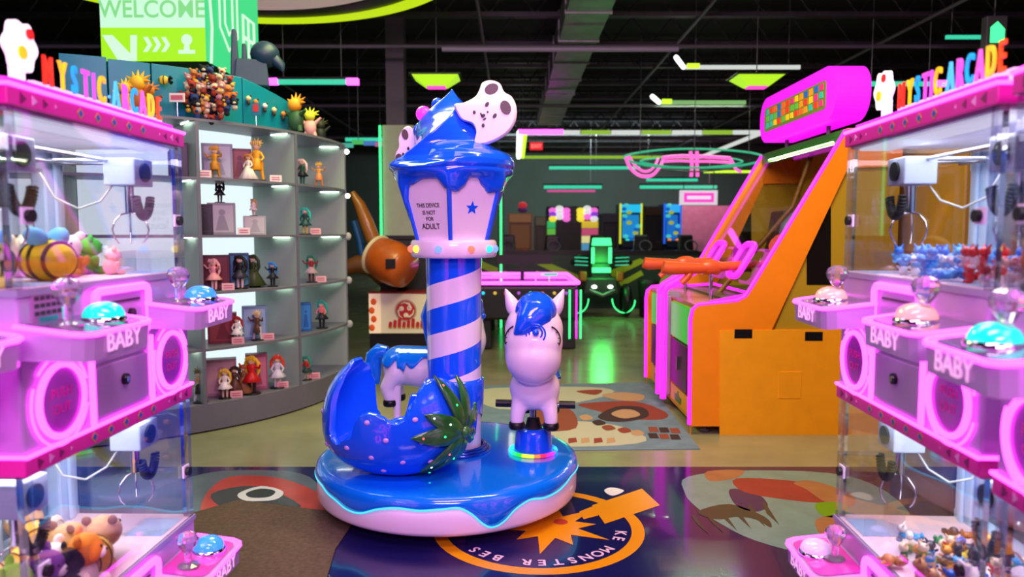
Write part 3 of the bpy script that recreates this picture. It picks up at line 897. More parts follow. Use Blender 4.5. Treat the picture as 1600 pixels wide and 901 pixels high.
# ---------------------------------------------------------------- ponies
# own frame: nose towards -y, feet near z=0; 'tag' parts in blue
def lathe_path(b, pts):  # chain of fat balls -> body mass
    for (c0, r0), (c1, r1) in zip(pts[:-1], pts[1:]):
        k = max(2, int((Vector(c0) - Vector(c1)).length / 0.012))
        for i in range(k + 1):
            t = i / k
            b.ell(Vector(c0).lerp(Vector(c1), t), r0 + (r1 - r0) * t, nu=14, nv=8)
def pony(name, loc, rz, s=1.0):
    root = bpy.data.objects.new(name, None)
    b = MB()
    # trunk, rump, chest
    lathe_path(b, [((0, 0.0, 0.19), 0.108), ((0, 0.14, 0.19), 0.105), ((0, 0.27, 0.20), 0.108)])
    lathe_path(b, [((0, 0.0, 0.22), 0.095), ((0, -0.035, 0.32), 0.10)])
    # head: tall egg with a full muzzle
    b.ell((0, -0.06, 0.50), (0.150, 0.145, 0.145), nu=32, nv=20)
    b.ell((0, -0.105, 0.370), (0.144, 0.138, 0.145), nu=32, nv=20)
    b.ell((0, -0.09, 0.44), (0.150, 0.14, 0.13), nu=32, nv=20)
    b.ell((0, 0.0, 0.19), (0.135, 0.11, 0.12)); b.ell((0, 0.13, 0.19), (0.125, 0.17, 0.11))
    for sx in (-1, 1):
        lathe_path(b, [((sx * 0.068, -0.02, 0.16), 0.050), ((sx * 0.085, -0.045, 0.06), 0.040), ((sx * 0.088, -0.05, 0.025), 0.038)])
        lathe_path(b, [((sx * 0.06, 0.27, 0.18), 0.062), ((sx * 0.072, 0.33, 0.09), 0.044), ((sx * 0.076, 0.31, 0.025), 0.038)])
    body = b.build(name, M_RW, None, remesh=0.008, smooth_it=22)
    body.location = loc; body.rotation_euler = (0, 0, rz); body.scale = (s, s, s); body.parent = ride
    for sx, y in ((-1, -0.05), (1, -0.05), (-1, 0.31), (1, 0.31)):
        x = sx * (0.088 if y < 0 else 0.076)
        MB().lathe([(0, -0.018), (0.036, -0.018), (0.042, -0.008), (0.041, 0.014), (0.034, 0.02), (0, 0.02)], 20, c=(x, y, 0)).build('hoof', M_BLACK, body)
    for sx in (-1, 1):
        b = MB(); q0, q1 = Vector((sx * 0.095, -0.03, 0.58)), Vector((sx * 0.150, -0.03, 0.705))
        pts = [q0.lerp(q1, t / 8) for t in range(9)]
        b.tube(pts, 0.03, 14, rs=[0.030, 0.036, 0.038, 0.036, 0.031, 0.025, 0.018, 0.011, 0.004])
        b.build('ear', M_RW, body)
    # forelock cap sweeping down to a point and a curl
    b = MB()
    b.ell((0.012, -0.095, 0.600), (0.106, 0.10, 0.098), RX(0.2).to_3x3(), nu=28, nv=16)
    lathe_path(b, [((0.012, -0.125, 0.59), 0.092), ((-0.015, -0.165, 0.56), 0.068), ((-0.045, -0.188, 0.525), 0.042), ((-0.078, -0.190, 0.500), 0.016)])
    b.tube([(0, 0.0, 0.62), (0, 0.055, 0.58), (0, 0.085, 0.50), (0, 0.075, 0.40), (0, 0.07, 0.32)], 0.05, 14, rs=[0.07, 0.06, 0.06, 0.05, 0.035])
    b.build('mane', M_RB, body, remesh=0.007, smooth_it=3)
    # round crest with rings on the forehead
    Q = RX(PI / 2 + 0.12).to_3x3()
    b = MB(); b.torus((0.02, -0.213, 0.505), 0.032, 0.0045, Q, n=28); b.torus((0.02, -0.214, 0.500), 0.047, 0.0045, Q, n=28)
    b.ell((0.02, -0.222, 0.508), 0.017); b.build('crest', M_RB, body)
    # closed eyes with lashes on the sides of the head
    b = MB()
    for sx in (-1, 1):
        pts = []
        for i in range(9):
            a = math.radians(-70 + 140 * i / 8)
            z = 0.485 + 0.048 * math.sin(a); y = -0.150 - 0.020 * (1 - math.cos(a)) * 1.2
            k = (1 - ((y + 0.09) / 0.140) ** 2 - ((z - 0.44) / 0.150) ** 2)
            pts.append((sx * (0.150 * math.sqrt(max(0.02, k)) + 0.006), y, z))
        b.tube(pts, 0.0036, 6)
        for i in (1, 3, 5, 7):
            p = Vector(pts[i]); b.tube([p, p + Vector((-sx * 0.010, -0.016, 0.003))], 0.0024, 5)
    b.build('eyelash', mat('black_paint', '#0a0608', 0.4), body)
    # blue icing saddle with drips, following the back
    n1, n2 = 26, 26; vs = []
    for i in range(n1 + 1):
        y = 0.035 + (0.36 - 0.035) * i / n1
        for j in range(n2 + 1):
            q = -1 + 2 * j / n2
            edge = 1.15 + 0.35 * math.sin(y * 42 + 1.0) * 0.8 + (0.55 if 0.20 < y < 0.25 else 0)
            a = q * edge
            rr = 0.120 * (1 if y < 0.27 else math.sqrt(max(0.03, 1 - ((y - 0.27) / 0.118) ** 2)))
            vs.append((rr * math.sin(a), y, 0.197 + rr * math.cos(a)))
    w = n2 + 1
    b = MB(); b.add(vs, [(i * w + j, i * w + j + 1, (i + 1) * w + j + 1, (i + 1) * w + j) for i in range(n1) for j in range(n2)], True)
    sd = b.build('saddle_icing', M_ICE, body); sm = sd.modifiers.new('thick', 'SOLIDIFY'); sm.thickness = 0.012; sm.offset = 0.5
    b = MB(); b.tube([(0, 0.35, 0.285), (0, 0.40, 0.29), (0, 0.432, 0.26), (0, 0.44, 0.20), (0, 0.43, 0.14), (0, 0.41, 0.09)], 0.04, 14, rs=[0.035, 0.046, 0.05, 0.052, 0.043, 0.008])
    b.build('tail', M_ICE, body)
    # hand grips and foot bar
    b = MB(); b.cyl((-0.20, 0.05, 0.09), (0.20, 0.05, 0.09), 0.010, n=10)
    b.use(1); b.cyl((-0.21, 0.05, 0.09), (-0.125, 0.05, 0.09), 0.020, n=12); b.cyl((0.125, 0.05, 0.09), (0.21, 0.05, 0.09), 0.020, n=12)
    b.build('foot_peg', [M_CHROME, M_BLACK], body)
    return body
# front unicorn on its pedestal
pz = at(832, 668, 3.80).z
UX, UY = 0.112, 3.80
b = MB(); b.lathe([(0.108, ZT), (0.103, ZT + 0.02), (0.097, ZT + 0.05), (0.092, pz - 0.012), (0.085, pz), (0, pz)], 40)
ped = b.build('pedestal', M_RB, ride); ped.location = (UX - RX0, UY - RY0, 0)
hsv = lambda h: tuple(max(0.02, min(1, abs(((h * 6 + k) % 6) - 3) - 1)) ** 1.6 for k in (0, 4, 2))
for i in range(24):
    a0 = 2 * PI * i / 24; a = math.degrees(a0) % 360
    # red towards the viewer, then yellow, cyan, blue round the back
    h = {0: .60}.get(0)
    d = (a - 290) % 360
    h = (0.95 + d / 360) % 1 if d < 180 else (0.95 - (360 - d) / 360 * -1) % 1
    h = [0.55, 0.6, 0.66, 0.7, 0.6, 0.55, 0.5, 0.5, 0.52, 0.5, 0.5, 0.5, 0.48, 0.45, 0.40, 0.33, 0.2, 0.16, 0.06, 0.97, 0.9, 0.85, 0.6, 0.55][i]
    b = MB(); b.torus((0, 0, ZT + 0.012), 0.120, 0.0095, n=5, arc=(a0, a0 + 2 * PI / 24), k=8)
    c = hsv(h); c = tuple(0.02 + 0.98 * q for q in c)
    b.build('led_ring', led('ring_light_%d' % i, c, 1.5), ped)
b = MB()
rz_ = [(0.048, pz)]
for i in range(6): rz_ += [(0.044 - 0.002 * i, pz + 0.006 + 0.009 * i), (0.036 - 0.002 * i, pz + 0.0105 + 0.009 * i)]
b.lathe(rz_ + [(0, pz + 0.062)], 24); b.build('bellows', mat('black_rubber', '#101012', 0.7), ride).location = (UX - RX0, UY - RY0, 0)
hz = pz + 0.035
MB().cyl((UX - RX0, UY - RY0, pz + 0.03), (UX - RX0, UY - RY0 + 0.02, pz + 0.16), 0.02).build('post', M_CHROME, ride)
pony('unicorn', (UX - RX0 + 0.005, UY - RY0 - 0.06, hz + 0.005), math.radians(-6), 0.99)
# rear pony, facing away to the right
QX, QY = -0.66, 4.17
b = MB(); b.lathe([(0.10, ZT), (0.09, ZT + 0.05), (0.085, ZT + 0.07), (0, ZT + 0.07)], 32); b.cyl((0, 0, ZT + 0.05), (0, 0, 0.52), 0.022)
b.build('pedestal', M_RB if False else M_RW, ride).location = (QX - RX0, QY - RY0, 0)
pony('pony', (-0.385 - RX0, 4.19 - RY0, 0.42), math.radians(80), 0.99)
# ================================================================ claw machines
# own frame: front towards -y, x along the row, z up; two stacked decks 0.85 m apart
CW, CD, CP = 0.84, 0.46, 0.85
M_CASE = mat('pearly_lilac_case', '#b795c6', 0.3, coat=0.3)
M_HOT = mat('hot_pink_band', '#d81c98', 0.35)
M_FLOORP = mat('pale_pink_prize_floor', '#f3d9e2', 0.5)
M_PALEB = mat('pale_blue_inner_frame', '#c2dcf4', 0.4)
M_GLASS = glass_mat('clear_acrylic', (0.97, 0.96, 0.99), 0.07)
M_ACR = glass_mat('thick_clear_acrylic_post', (0.86, 0.84, 0.92), 0.30)
M_DOME_T = mat('turquoise_dome_button', '#18d8c0', 0.2, emit=(0.0, 0.85, 0.62), es=0.85, coat=0.8)
M_DOME_B = mat('blue_dome_button', '#2c80ff', 0.2, emit=(0.03, 0.25, 1.0), es=1.1, coat=0.8)
M_DOME_P = mat('peach_dome_button', '#f0b0a0', 0.2, emit=(0.9, 0.35, 0.25), es=0.6, coat=0.8)
M_CRYS = mat('crystal_knob', '#fbf2ff', 0.03, trans=0.85, ior=1.30, coat=1.0)
M_INLAMP = led('compartment_lamp', (0.82, 0.78, 1.0), 0.9)
M_STEEL = mat('brushed_rail_steel', '#b8bac0', 0.2, 0.9)
M_WBOX = mat('pale_motor_box', '#aab8cc', 0.35)
M_TRI = mat('dark_magenta_sticker', '#7a0e58', 0.4)
M_DIA = mat('blue_diamond_sticker', '#1a5ab8', 0.3); M_GLD = mat('gold_diamond_sticker', '#c8a030', 0.3); M_PWH = mat('pale_triangle_sticker', '#e8a8d8', 0.4)

def band(root, z0, z1, x0, x1, y, name='band'):
    b = MB(); b.span((x0, y, z0), (x1, y + CD, z1))
    o = b.build(name, M_HOT, root, bevel=0.003)
    b = MB(); zm = (z0 + z1) / 2; h = (z1 - z0)
    M0 = T(0, y - 0.0005, zm) @ UP
    w = x1 - x0; xc = (x0 + x1) / 2
    for s in (-1, 1):
        for i, sz in enumerate((0.55, 0.5, 0.45, 0.2)):
            x = xc + s * (w / 2 - 0.05 - i * 0.04); q = sz * h * 0.55
            b.use(3 if i == 1 else 0 if i < 3 else 3); b.prism([(x - s * q * -0.6, -q), (x - s * q * -0.6, q), (x - s * q, 0)], M0, 0.001)
    for i in range(5):
        x = xc + (i - 2) * 0.078; q = h * 0.28
        b.use(2); b.prism([(x - q * 1.25, 0), (x, -q * 1.25), (x + q * 1.25, 0), (x, q * 1.25)], M0, 0.001)
        b.use(1); b.prism([(x - q * .8, 0), (x, -q * .8), (x + q * .8, 0), (x, q * .8)], M0, 0.0016)
    b.build('sticker_row', [M_TRI, M_DIA, M_GLD, M_PWH], o)
    b = MB(); b.tube([(x0 + .004, y + CD * 0.9, z1 + 0.004), (x0 + .002, y - 0.002, z1 + 0.004), (x1 - .002, y - 0.002, z1 + 0.004), (x1 - .004, y + CD * 0.9, z1 + 0.004)], 0.0055, 6)
    b.build('light_strip', M_PINKLED, o)
    return o

def machine(label, loc, rz, buttons, cranes, sign_at, sign_text, low_x=None, row_group=None):
    root = thing('claw_machine', label, 'claw machine', loc, rz)
    x0, x1, y0, y1 = -CW / 2, CW / 2, 0.0, CD
    for dk in (0, 1):
        zb = dk * CP
        bot = 0.0 if dk == 0 else 0.876
        top = zb + 0.413
        b = MB(); b.span((x0, y0, bot), (x1, y1, top)); body = b.build('lower_body' if dk == 0 else 'middle_body', M_CASE, root, bevel=0.006)
        # ledge under the glass
        b = MB(); b.span((x0 - 0.003, y0 - 0.004, top - 0.012), (x1 + 0.003, y1, top + 0.004)); b.build('sill', mat('grey_lilac_sill', '#9a8fb0', 0.3), root)
        # speaker rings with light rims over the prize doors
        zc_ = zb + 0.135
        for i, cx_ in enumerate((-0.285, 0.285)):
            if dk == 0 and False: continue
            b = MB(); b.prism(circ(0.082, 40), T(cx_, y0 - 0.0002, zc_) @ UP, 0.006)
            d = b.build('prize_door', mat('magenta_lit_door', '#c030c8', 0.25, coat=0.5), root)
            b = MB(); b.torus((cx_, y0 - 0.008, zc_), 0.089, 0.0085, UP.to_3x3(), n=48); b.build('light_ring', M_PINKLED, d)
            b = MB(); b.torus((cx_, y0 - 0.005, zc_), 0.112, 0.0035, UP.to_3x3(), n=20, arc=(0.3, 2.4)); b.torus((cx_, y0 - 0.005, zc_), 0.112, 0.0035, UP.to_3x3(), n=20, arc=(2.7, 6.0)); b.build('light_arc', M_PINKLED, d)
            b = MB()
            b.text('PUSH', 0.034, T(cx_, y0 - 0.0064, zc_ + 0.008) @ UP, 0.001); b.text('OUT', 0.034, T(cx_, y0 - 0.0064, zc_ - 0.032) @ UP, 0.001)
            b.build('door_lettering', mat('hot_pink_lettering', '#ff20b0', 0.4), d)
        # coin door between
        b = MB(); b.span((-0.135, y0 - 0.006, zb + 0.05), (0.135, y0 + 0.01, zb + 0.185)); cd = b.build('coin_door', mat('mauve_metal_door', '#b090c0', 0.35), root, bevel=0.002)
        b = MB(); b.cyl((0, y0 - 0.016, zb + 0.13), (0, y0 - 0.006, zb + 0.13), 0.016, n=20); b.use(1).cyl((0, y0 - 0.019, zb + 0.13), (0, y0 - 0.016, zb + 0.13), 0.009, n=14); b.build('lock', [M_BLACK, M_CHROME], cd)
        b = MB(); b.span((-0.135, y0 - 0.006, zb + 0.195), (0.135, y0 + 0.01, zb + 0.235)); b.use(1).span((-0.09, y0 - 0.008, zb + 0.208), (0.02, y0 - 0.004, zb + 0.216))
        b.build('change_drawer', [mat('mauve_metal_door'), M_DARK], root, bevel=0.002)
        for s in (-1, 1):
            b = MB(); b.cyl((s * 0.155, y0 - 0.006, zb + 0.035), (s * 0.155, y0 - 0.006, zb + 0.235), 0.0085, n=8); b.build('light_strip', M_PINKLED, root)
        # bill acceptor in a glowing frame
        pr = rrect(0.27, 0.13, 0.02, 5, 0, zb + 0.325)
        b = MB(); b.tube([(p[0], y0 - 0.012, p[1]) for p in pr], 0.012, 8, closed=True)
        fr = MB().prism([(p[0] * 0.93, p[1]) for p in pr], T(0, y0, 0) @ UP, 0.010).build('bill_acceptor', mat('lilac_bill_plate', '#b48cc8', 0.3), root)
        b.build('light_frame', M_PINKLED, fr)
        b = MB(); b.span((-0.09, y0 - 0.013, zb + 0.352), (0.09, y0 - 0.009, zb + 0.358)); b.cyl((0.04, y0 - 0.02, zb + 0.315), (0.04, y0 - 0.01, zb + 0.315), 0.015)
        b.build('slot', M_BLACK, fr)
        # consoles
        for i, cx_ in enumerate((-0.28, 0.28)):
            kind = buttons[dk * 2 + i]
            zt = zb + 0.316; yf = -0.165; hw = 0.155
            plan = [(-hw, 0.0), (-hw, yf + 0.035), (-hw + 0.012, yf + 0.01), (-hw + 0.035, yf), (hw - 0.035, yf), (hw - 0.012, yf + 0.01), (hw, yf + 0.035), (hw, 0.0)]
            b = MB(); n = len(plan)
            def zt_(y): return zt + 0.02 + y * 0.13
            vs = [(cx_ + p[0], p[1] * 0.97 if p[1] < -.02 else p[1], zt_(p[1]) - 0.078 + (0.015 if p[1] < -.05 else 0)) for p in plan] + [(cx_ + p[0], p[1], zt_(p[1])) for p in plan]
            b.add(vs, [(i_, (i_ + 1) % n, n + (i_ + 1) % n, n + i_) for i_ in range(n)] + [tuple(reversed(range(n))), tuple(range(n, 2 * n))])
            con = b.build('console', M_CASE, root)
            b = MB(); b.tube([(cx_ + p[0], p[1] - (0.001 if p[1] < -.02 else 0), zt_(p[1])) for p in plan], 0.0065, 8); b.build('light_strip', M_PINKLED, con)
            b = MB(); q = [(cx_ + p[0] * 0.86, p[1] * 0.86 - 0.008) for p in plan]
            b.add([(p[0], p[1], zt_(p[1]) + 0.003) for p in q], [tuple(range(n))])
            b.build('control_panel', mat('dark_mauve_panel', '#7a6090', 0.15, coat=0.6) if dk else mat('pink_panel', '#e84ab8', 0.15, coat=0.6), con)
            b = MB(); b.text('BABY', 0.062, T(cx_, yf - 0.0006, zt - 0.050) @ UP, 0.002, fat=-0.004, sx=1.05); b.build('lettering', mat('pale_pink_lettering', '#ffd0f4', 0.3, emit=(1, 0.55, 0.9), es=0.5), con)
            # joystick
            sgn = -1 if i == 0 else -1
            jx, jy = cx_ - 0.075, -0.075
            dx, dy = cx_ + 0.055, -0.085
            if buttons[4] == 'R': jx, jy = cx_ + 0.03, -0.06; dx, dy = cx_ - 0.03, -0.10
            if buttons[4] == 'R' and dk == 1: jx, jy = cx_ + 0.01, -0.075; dx, dy = cx_ - 0.01, -0.085
            zj = zt_(jy)
            b = MB(); b.lathe([(0.034, 0.001), (0.034, 0.008), (0.012, 0.014), (0.012, 0.05), (0.018, 0.058), (0.030, 0.075), (0.034, 0.092), (0.027, 0.108), (0.012, 0.116), (0.0, 0.117)], 10, c=(jx, jy, zj), smooth=False)
            b.build('joystick', M_CRYS, con)
            zd = zt_(dy)
            b = MB(); b.lathe([(0.056, 0.0), (0.056, 0.007), (0.051, 0.012)], 28, c=(dx, dy, zd)); b.build('button_rim', M_CHROME, con)
            b = MB(); b.lathe([(0.05, 0.008), (0.049, 0.02), (0.042, 0.034), (0.028, 0.044), (0.012, 0.0485), (0, 0.049)], 28, c=(dx, dy, zd))
            b.build('dome_button', {'T': M_DOME_T, 'B': M_DOME_B, 'P': M_DOME_P, 'W': mat('pearl_dome_button', '#e0c8f0', 0.2, emit=(.7, .5, .9), es=0.35, coat=0.8)}[kind], con)
        # glazed compartment
        g0, g1 = top + 0.004, zb + 0.833
        b = MB(); b.span((x0 + 0.006, y0 + 0.006, top), (x1 - 0.006, y1 - 0.006, top + 0.006)); b.build('prize_floor', M_FLOORP, root)
        for (px_, py_, w) in ((x0 + 0.014, y0 + 0.014, 0.024), (x1 - 0.014, y0 + 0.014, 0.024)):
            b = MB(); b.box((px_, py_, (g0 + g1) / 2), (w, w, g1 - g0)); b.build('corner_post', M_ACR, root)
        b = MB()
        b.span((x0 + 0.026, y0 + 0.004, g0), (x1 - 0.026, y0 + 0.008, g1)); b.build('glass_door', M_GLASS, root)
        for xx in (x0, x1 - 0.004):
            b = MB(); b.span((xx, y0 + 0.026, g0), (xx + 0.004, y1 - 0.06, g1)); b.build('side_glass', M_GLASS, root)
        # back: pale frame posts with openings, plus a toy shelf
        for xx in (x0 + 0.05, 0, x1 - 0.05):
            b = MB(); b.box((xx, y1 - 0.03, (g0 + g1) / 2), (0.10, 0.05, g1 - g0))
            b.box((xx, y1 - 0.062, (g0 + g1) / 2), (0.03, 0.014, g1 - g0)); b.build('back_post', M_PALEB, root, bevel=0.008)
        b = MB(); b.span((x0 + 0.1, y1 - 0.012, g0), (x1 - 0.1, y1 - 0.008, g1)); b.build('back_glass', M_GLASS, root)
        b = MB(); b.span((x0, y1 - 0.055, g0), (x1, y1 - 0.005, g0 + 0.03)); b.span((x0, y1 - 0.055, g1 - 0.08), (x1, y1 - 0.005, g1)); b.build('back_rail', M_PALEB, root)
        # door locks
        for xx in (x0 + 0.05, x1 - 0.05):
            b = MB(); b.use(1).span((xx - 0.02, y0 - 0.002, g0 + 0.15), (xx + 0.02, y0 + 0.004, g0 + 0.19)); b.use(0).cyl((xx, y0 - 0.014, g0 + 0.17), (xx, y0 - 0.001, g0 + 0.17), 0.015, n=16)
            b.build('door_lock', [M_BLACK, mat('white_lock_plate', '#e8e0f0', 0.4)], root)
        # ceiling lamp panel
        zl = g1 - 0.004
        b = MB(); b.span((x0 + 0.03, y0 + 0.03, zl - 0.012), (x1 - 0.03, y0 + 0.13, zl - 0.004)); b.build('lamp_panel', M_INLAMP, root)
        b = MB(); b.span((x0 + 0.01, y0 + 0.01, zl - 0.004), (x1 - 0.01, y1 - 0.01, zl + 0.002)); b.build('compartment_ceiling', mat('white_compartment_ceiling', '#e8e4f4', 0.5), root)
        # rails and cranes
        for yy in (0.16, 0.36):
            b = MB(); b.cyl((x0 + 0.02, yy, zl - 0.055), (x1 - 0.02, yy, zl - 0.055), 0.006, n=8); b.build('rail', M_STEEL, root)
        for i, (cx_, cy_) in enumerate(cranes[dk]):
            zr_ = zl - 0.055
            b = MB(); b.box((cx_, cy_, zr_ - 0.035), (0.115, 0.10, 0.085)); b.use(1).cyl((cx_, cy_ - 0.057, zr_ - 0.035), (cx_, cy_ - 0.050, zr_ - 0.035), 0.030, n=24)
            for q in (-1, 1): b.use(2); b.span((cx_ + q * 0.045 - 0.006, 0.12, zr_ - 0.006), (cx_ + q * 0.045 + 0.006, 0.39, zr_ + 0.006))
            cr = b.build('crane_carriage', [M_WBOX, M_BLACK, M_STEEL], root, bevel=0.004)
            zz = zr_ - 0.078
            b = MB(); b.cyl((cx_, cy_, zz), (cx_, cy_, zz - 0.085), 0.014, n=12); b.use(1)
            # coiled cable in a loop around the claw head
            pts = []
            for k in range(181):
                t = k / 180; a = PI * (0.08 + 0.84 * t) + PI
                c0 = Vector((cx_ + 0.046 * math.cos(a), cy_ - 0.045, zz - 0.012 + 0.085 * math.sin(a)))
                w = t * 2 * PI * 22
                pts.append(c0 + Vector((0.011 * math.cos(w) * math.cos(a), 0.011 * math.sin(w), 0.011 * math.cos(w) * math.sin(a))))
            b.tube(pts, 0.0042, 6)
            b.build('claw_head', [M_CHROME, M_BLACK], cr)
            for k in range(3):
                a = 2 * PI * k / 3 + 0.5; ca, sa = math.cos(a), math.sin(a); z_ = zz - 0.085
                MB().tube([(cx_ + r * ca, cy_ + r * sa, z_ - h) for r, h in ((0.006, 0.0), (0.03, 0.006), (0.052, 0.028), (0.060, 0.055), (0.052, 0.082), (0.040, 0.098))], 0.0032, 6).build('claw_finger', M_CHROME, cr)
            pts = [(cx_ + 0.03, cy_ + 0.03, zz + 0.01), (cx_ + 0.06, cy_ + 0.06, zz - 0.05), (cx_ + 0.11, cy_ + 0.10, zz - 0.075), (cx_ + 0.16, cy_ + 0.14, zz - 0.045), (cx_ + 0.18, cy_ + 0.17, zz + 0.03)]
            sm = []
            for k in range(33):
                t = k / 8; i0 = min(3, int(t)); f = t - i0
                p = Vector(pts[i0]).lerp(Vector(pts[i0 + 1]), f * f * (3 - 2 * f)); sm.append((cx_ + (p.x - cx_) * (-1 if cx_ > 0 else 1), p.y, p.z))
            MB().tube(sm, 0.0035, 6).build('cable', mat('grey_white_cable', '#b8c0b8', 0.5), cr)
        # clear chute box at the front corner of each half
        for cx_ in cranes[3]:
            b = MB(); zf = top + 0.006
            b.span((cx_ - 0.075, 0.145, zf), (cx_ + 0.075, 0.148, zf + 0.07)); b.span((cx_ - 0.075, 0.02, zf), (cx_ - 0.072, 0.148, zf + 0.07)); b.span((cx_ + 0.072, 0.02, zf), (cx_ + 0.075, 0.148, zf + 0.07))
            b.build('chute_guard', M_GLASS, root)
            b = MB(); b.span((cx_ - 0.07, 0.02, zf - 0.001), (cx_ + 0.07, 0.143, zf + 0.0015)); b.build('chute_floor', mat('pale_blue_chute', '#a8c8e8', 0.4), root)
        band(root, zb + 0.833, zb + 0.876, x0 - 0.006, x1 + 0.006, y0 - 0.006)
    if buttons[4] == 'L':
        b = MB(); b.span((-0.375, y0 - 0.003, 1.185), (-0.255, y0, 1.255)); b.use(1)
        for k in range(3):
            for j in range(5): b.span((-0.365 + j * 0.021, y0 - 0.004, 1.238 - k * 0.018), (-0.365 + j * 0.021 + 0.016, y0 - 0.003, 1.248 - k * 0.018))
        b.use(2).span((-0.35, y0 - 0.004, 1.188), (-0.28, y0 - 0.003, 1.197)); b.build('notice_sticker', [mat('mauve_sticker', '#b070b0', 0.4), mat('dark_plum_print', '#3a1038', 0.5), mat('teal_print', '#20b0a8', 0.4)], root)
    # sign: glowing plinth and raised letters
    zt = 2 * CP + 0.026
    b = MB(); b.prism(rrect(CW - 0.03, CD - 0.02, 0.03, 4, 0, CD / 2 + 0.0), T(0, 0, zt + 0.002), 0.022); b.build('glow_plinth', M_MAGLED, root)
    zs = zt + 0.026; sx0, sx1 = sign_at[:2]
    cols = ['#f03a20', '#ffe020', '#20b8f0', '#f060d8', '#d060f0', '#ffd820', '#50d8f8', '#e868d8', '#20c0f0', '#f070d0', '#ffe030', '#ff5a20']
    lets = [c for c in sign_text]
    n = len(lets)
    b = MB(); b.use(0).span((sx0 - 0.01, 0.03, zs - 0.020), (sx1 + 0.01, 0.045, zs + 0.012)); back = b.build('sign_base', led('white_pink_backlight', (1, 0.45, 0.95), 1.6), root)
    sy = 0.025
    ci = 0
    for i, ch in enumerate(lets):
        wts = [{'M': 1.35, 'I': 0.5, '·': 0.45}.get(q, 1.0) for q in lets]
        x = sx0 + (sx1 - sx0) * (sum(wts[:i]) + wts[i] / 2) / sum(wts)
        if ch == ' ': continue
        c = cols[ci % 12] if ch not in '·' else '#50d8f8'
        if ch != '·': ci += 1
        b = MB(); b.text(ch, 0.102 if ch != '·' else 0.06, T(x, sy, zs + 0.008) @ UP, 0.007, fat=0.01, sx=0.50)
        b.build('sign_letter', mat('sign_letter_' + c[1:], c, 0.3, emit=lin(c), es=0.45), root)
    # plain flower plaque at one end, white edged
    fx = sign_at[2] if len(sign_at) > 2 else sx0 - 0.1
    out = []
    for i in range(40):
        a = 2 * PI * i / 40; r = 1 + 0.10 * math.cos(6 * a); out.append((fx + 0.046 * r * math.cos(a), zs + 0.075 + 0.056 * r * math.sin(a)))
    b = MB(); b.use(0).prism(out, T(0, sy, 0) @ UP, 0.02); b.use(0).box((fx, sy, zs + 0.02), (0.03, 0.02, 0.05))
    b.use(1).prism(circ(0.015, 20, fx - 0.008, zs + 0.060), T(0, sy - 0.02, 0) @ UP, 0.004)
    b.use(2).prism(circ(0.012, 16, fx + 0.02, zs + 0.108), T(0, sy - 0.02, 0) @ UP, 0.004)
    b.build('flower_plaque', [mat('white_lit_plaque', '#ffffff', 0.4, emit=(1, 1, 1), es=0.7), mat('yellow_dot', '#ffd820', 0.4, emit=lin('#ffd820'), es=0.5), mat('red_dot', '#f02020', 0.4, emit=lin('#f02020'), es=0.5)], root)
    return root

L_AT, L_RZ = (-1.118, 2.085, 0), math.radians(90 - 1.0)
R_AT, R_RZ = (1.105, 2.085, 0), math.radians(-90 - 3.0)
cl = ([(-0.28, 0.13), (0.29, 0.13)], [(-0.28, 0.12), (0.30, 0.12)], 1, (0.30, -0.27))
lm = machine('tall pink lit claw machine with clear glass decks beside the display shelf', L_AT, L_RZ, 'BBTBL', cl, (-0.27, 0.34, -0.345), 'MYSTIC·ARCADE')
crr = ([(0.26, 0.15), (-0.29, 0.15)], [(0.26, 0.15), (-0.29, 0.13)], -1, (0.30, -0.27))
crr = ([(-0.28, 0.15), (0.28, 0.15)], [(-0.26, 0.14), (0.29, 0.14)], -1, (-0.30, 0.27))
rm_ = machine('tall pink lit claw machine of blue figures in front of the orange shooting game', R_AT, R_RZ, 'WTPPR', crr, (-0.12, 0.41, -0.19), 'MYSTIC·ARCADE')
# nearer machines, mostly outside the frame
r2 = machine('nearer pink lit claw machine at the edge of the picture, past the blue figures', (1.005, 1.14, 0), math.radians(-96), 'TTTTR', crr, (-0.15, 0.42, -0.22), 'MYSTIC·ARCADE')
l2 = machine('nearer pink lit claw machine whose console pokes in by the bee plush', (-1.255, 1.195, 0), math.radians(90 - 2), 'BTTTL', cl, (-0.33, 0.28, -0.40), 'MYSTIC·ARCADE')
# compartment lamps
def in_machine(m, x, y, z): return (Matrix.Translation(m.location) @ Matrix.Rotation(m.rotation_euler[2], 4, 'Z') @ Vector((x, y, z)))
for m in (lm, rm_, r2, l2):
    for z in (0.80, 1.65):
        p = in_machine(m, 0, 0.2, z); l = lamp('compartment_light', 'AREA', p, 4.5, (0.95, 0.93, 1.0), 0.6, 0.3); l.rotation_euler = (0, 0, m.rotation_euler[2])
# ================================================================ round display shelf
SHX, SHY, SHR, SHI = -3.50, 6.55, 2.02, 1.58
LEV = [0.18, 0.57, 0.965, 1.36, 1.755, 2.15]
def ray_circle(px, R, py=362):
    q = at(px, py, 1.0); k = q.x          # x = k*Y on the sight line
    # (kY-cx)^2+(Y-cy)^2=R^2, nearer root
    A = k * k + 1; B = -2 * (k * SHX + SHY); C = SHX ** 2 + SHY ** 2 - R * R
    D = B * B - 4 * A * C
    if D < 0: return None
    Y = (-B - math.sqrt(D)) / (2 * A)
    return math.atan2(Y - SHY, k * Y - SHX)
shelf = thing('display_shelf', 'curved grey display shelf with backlit cells full of figurines', 'shelf', (SHX, SHY, 0))
M_SHG = mat('grey_shelf_laminate', '#6c6c78', 0.45, vary=0.05)
M_SHI = mat('pale_shelf_inner', '#8f9e92', 0.5)
M_BACKLIT = led('backlit_panel', (0.82, 0.97, 1.0), 1.0)
a1, a2 = ray_circle(313, SHR), ray_circle(466, SHR)
pitch = a2 - a1
a_end = math.radians(2)
angs = [a1 - 2 * pitch, a1 - pitch, a1, a2, a_end]
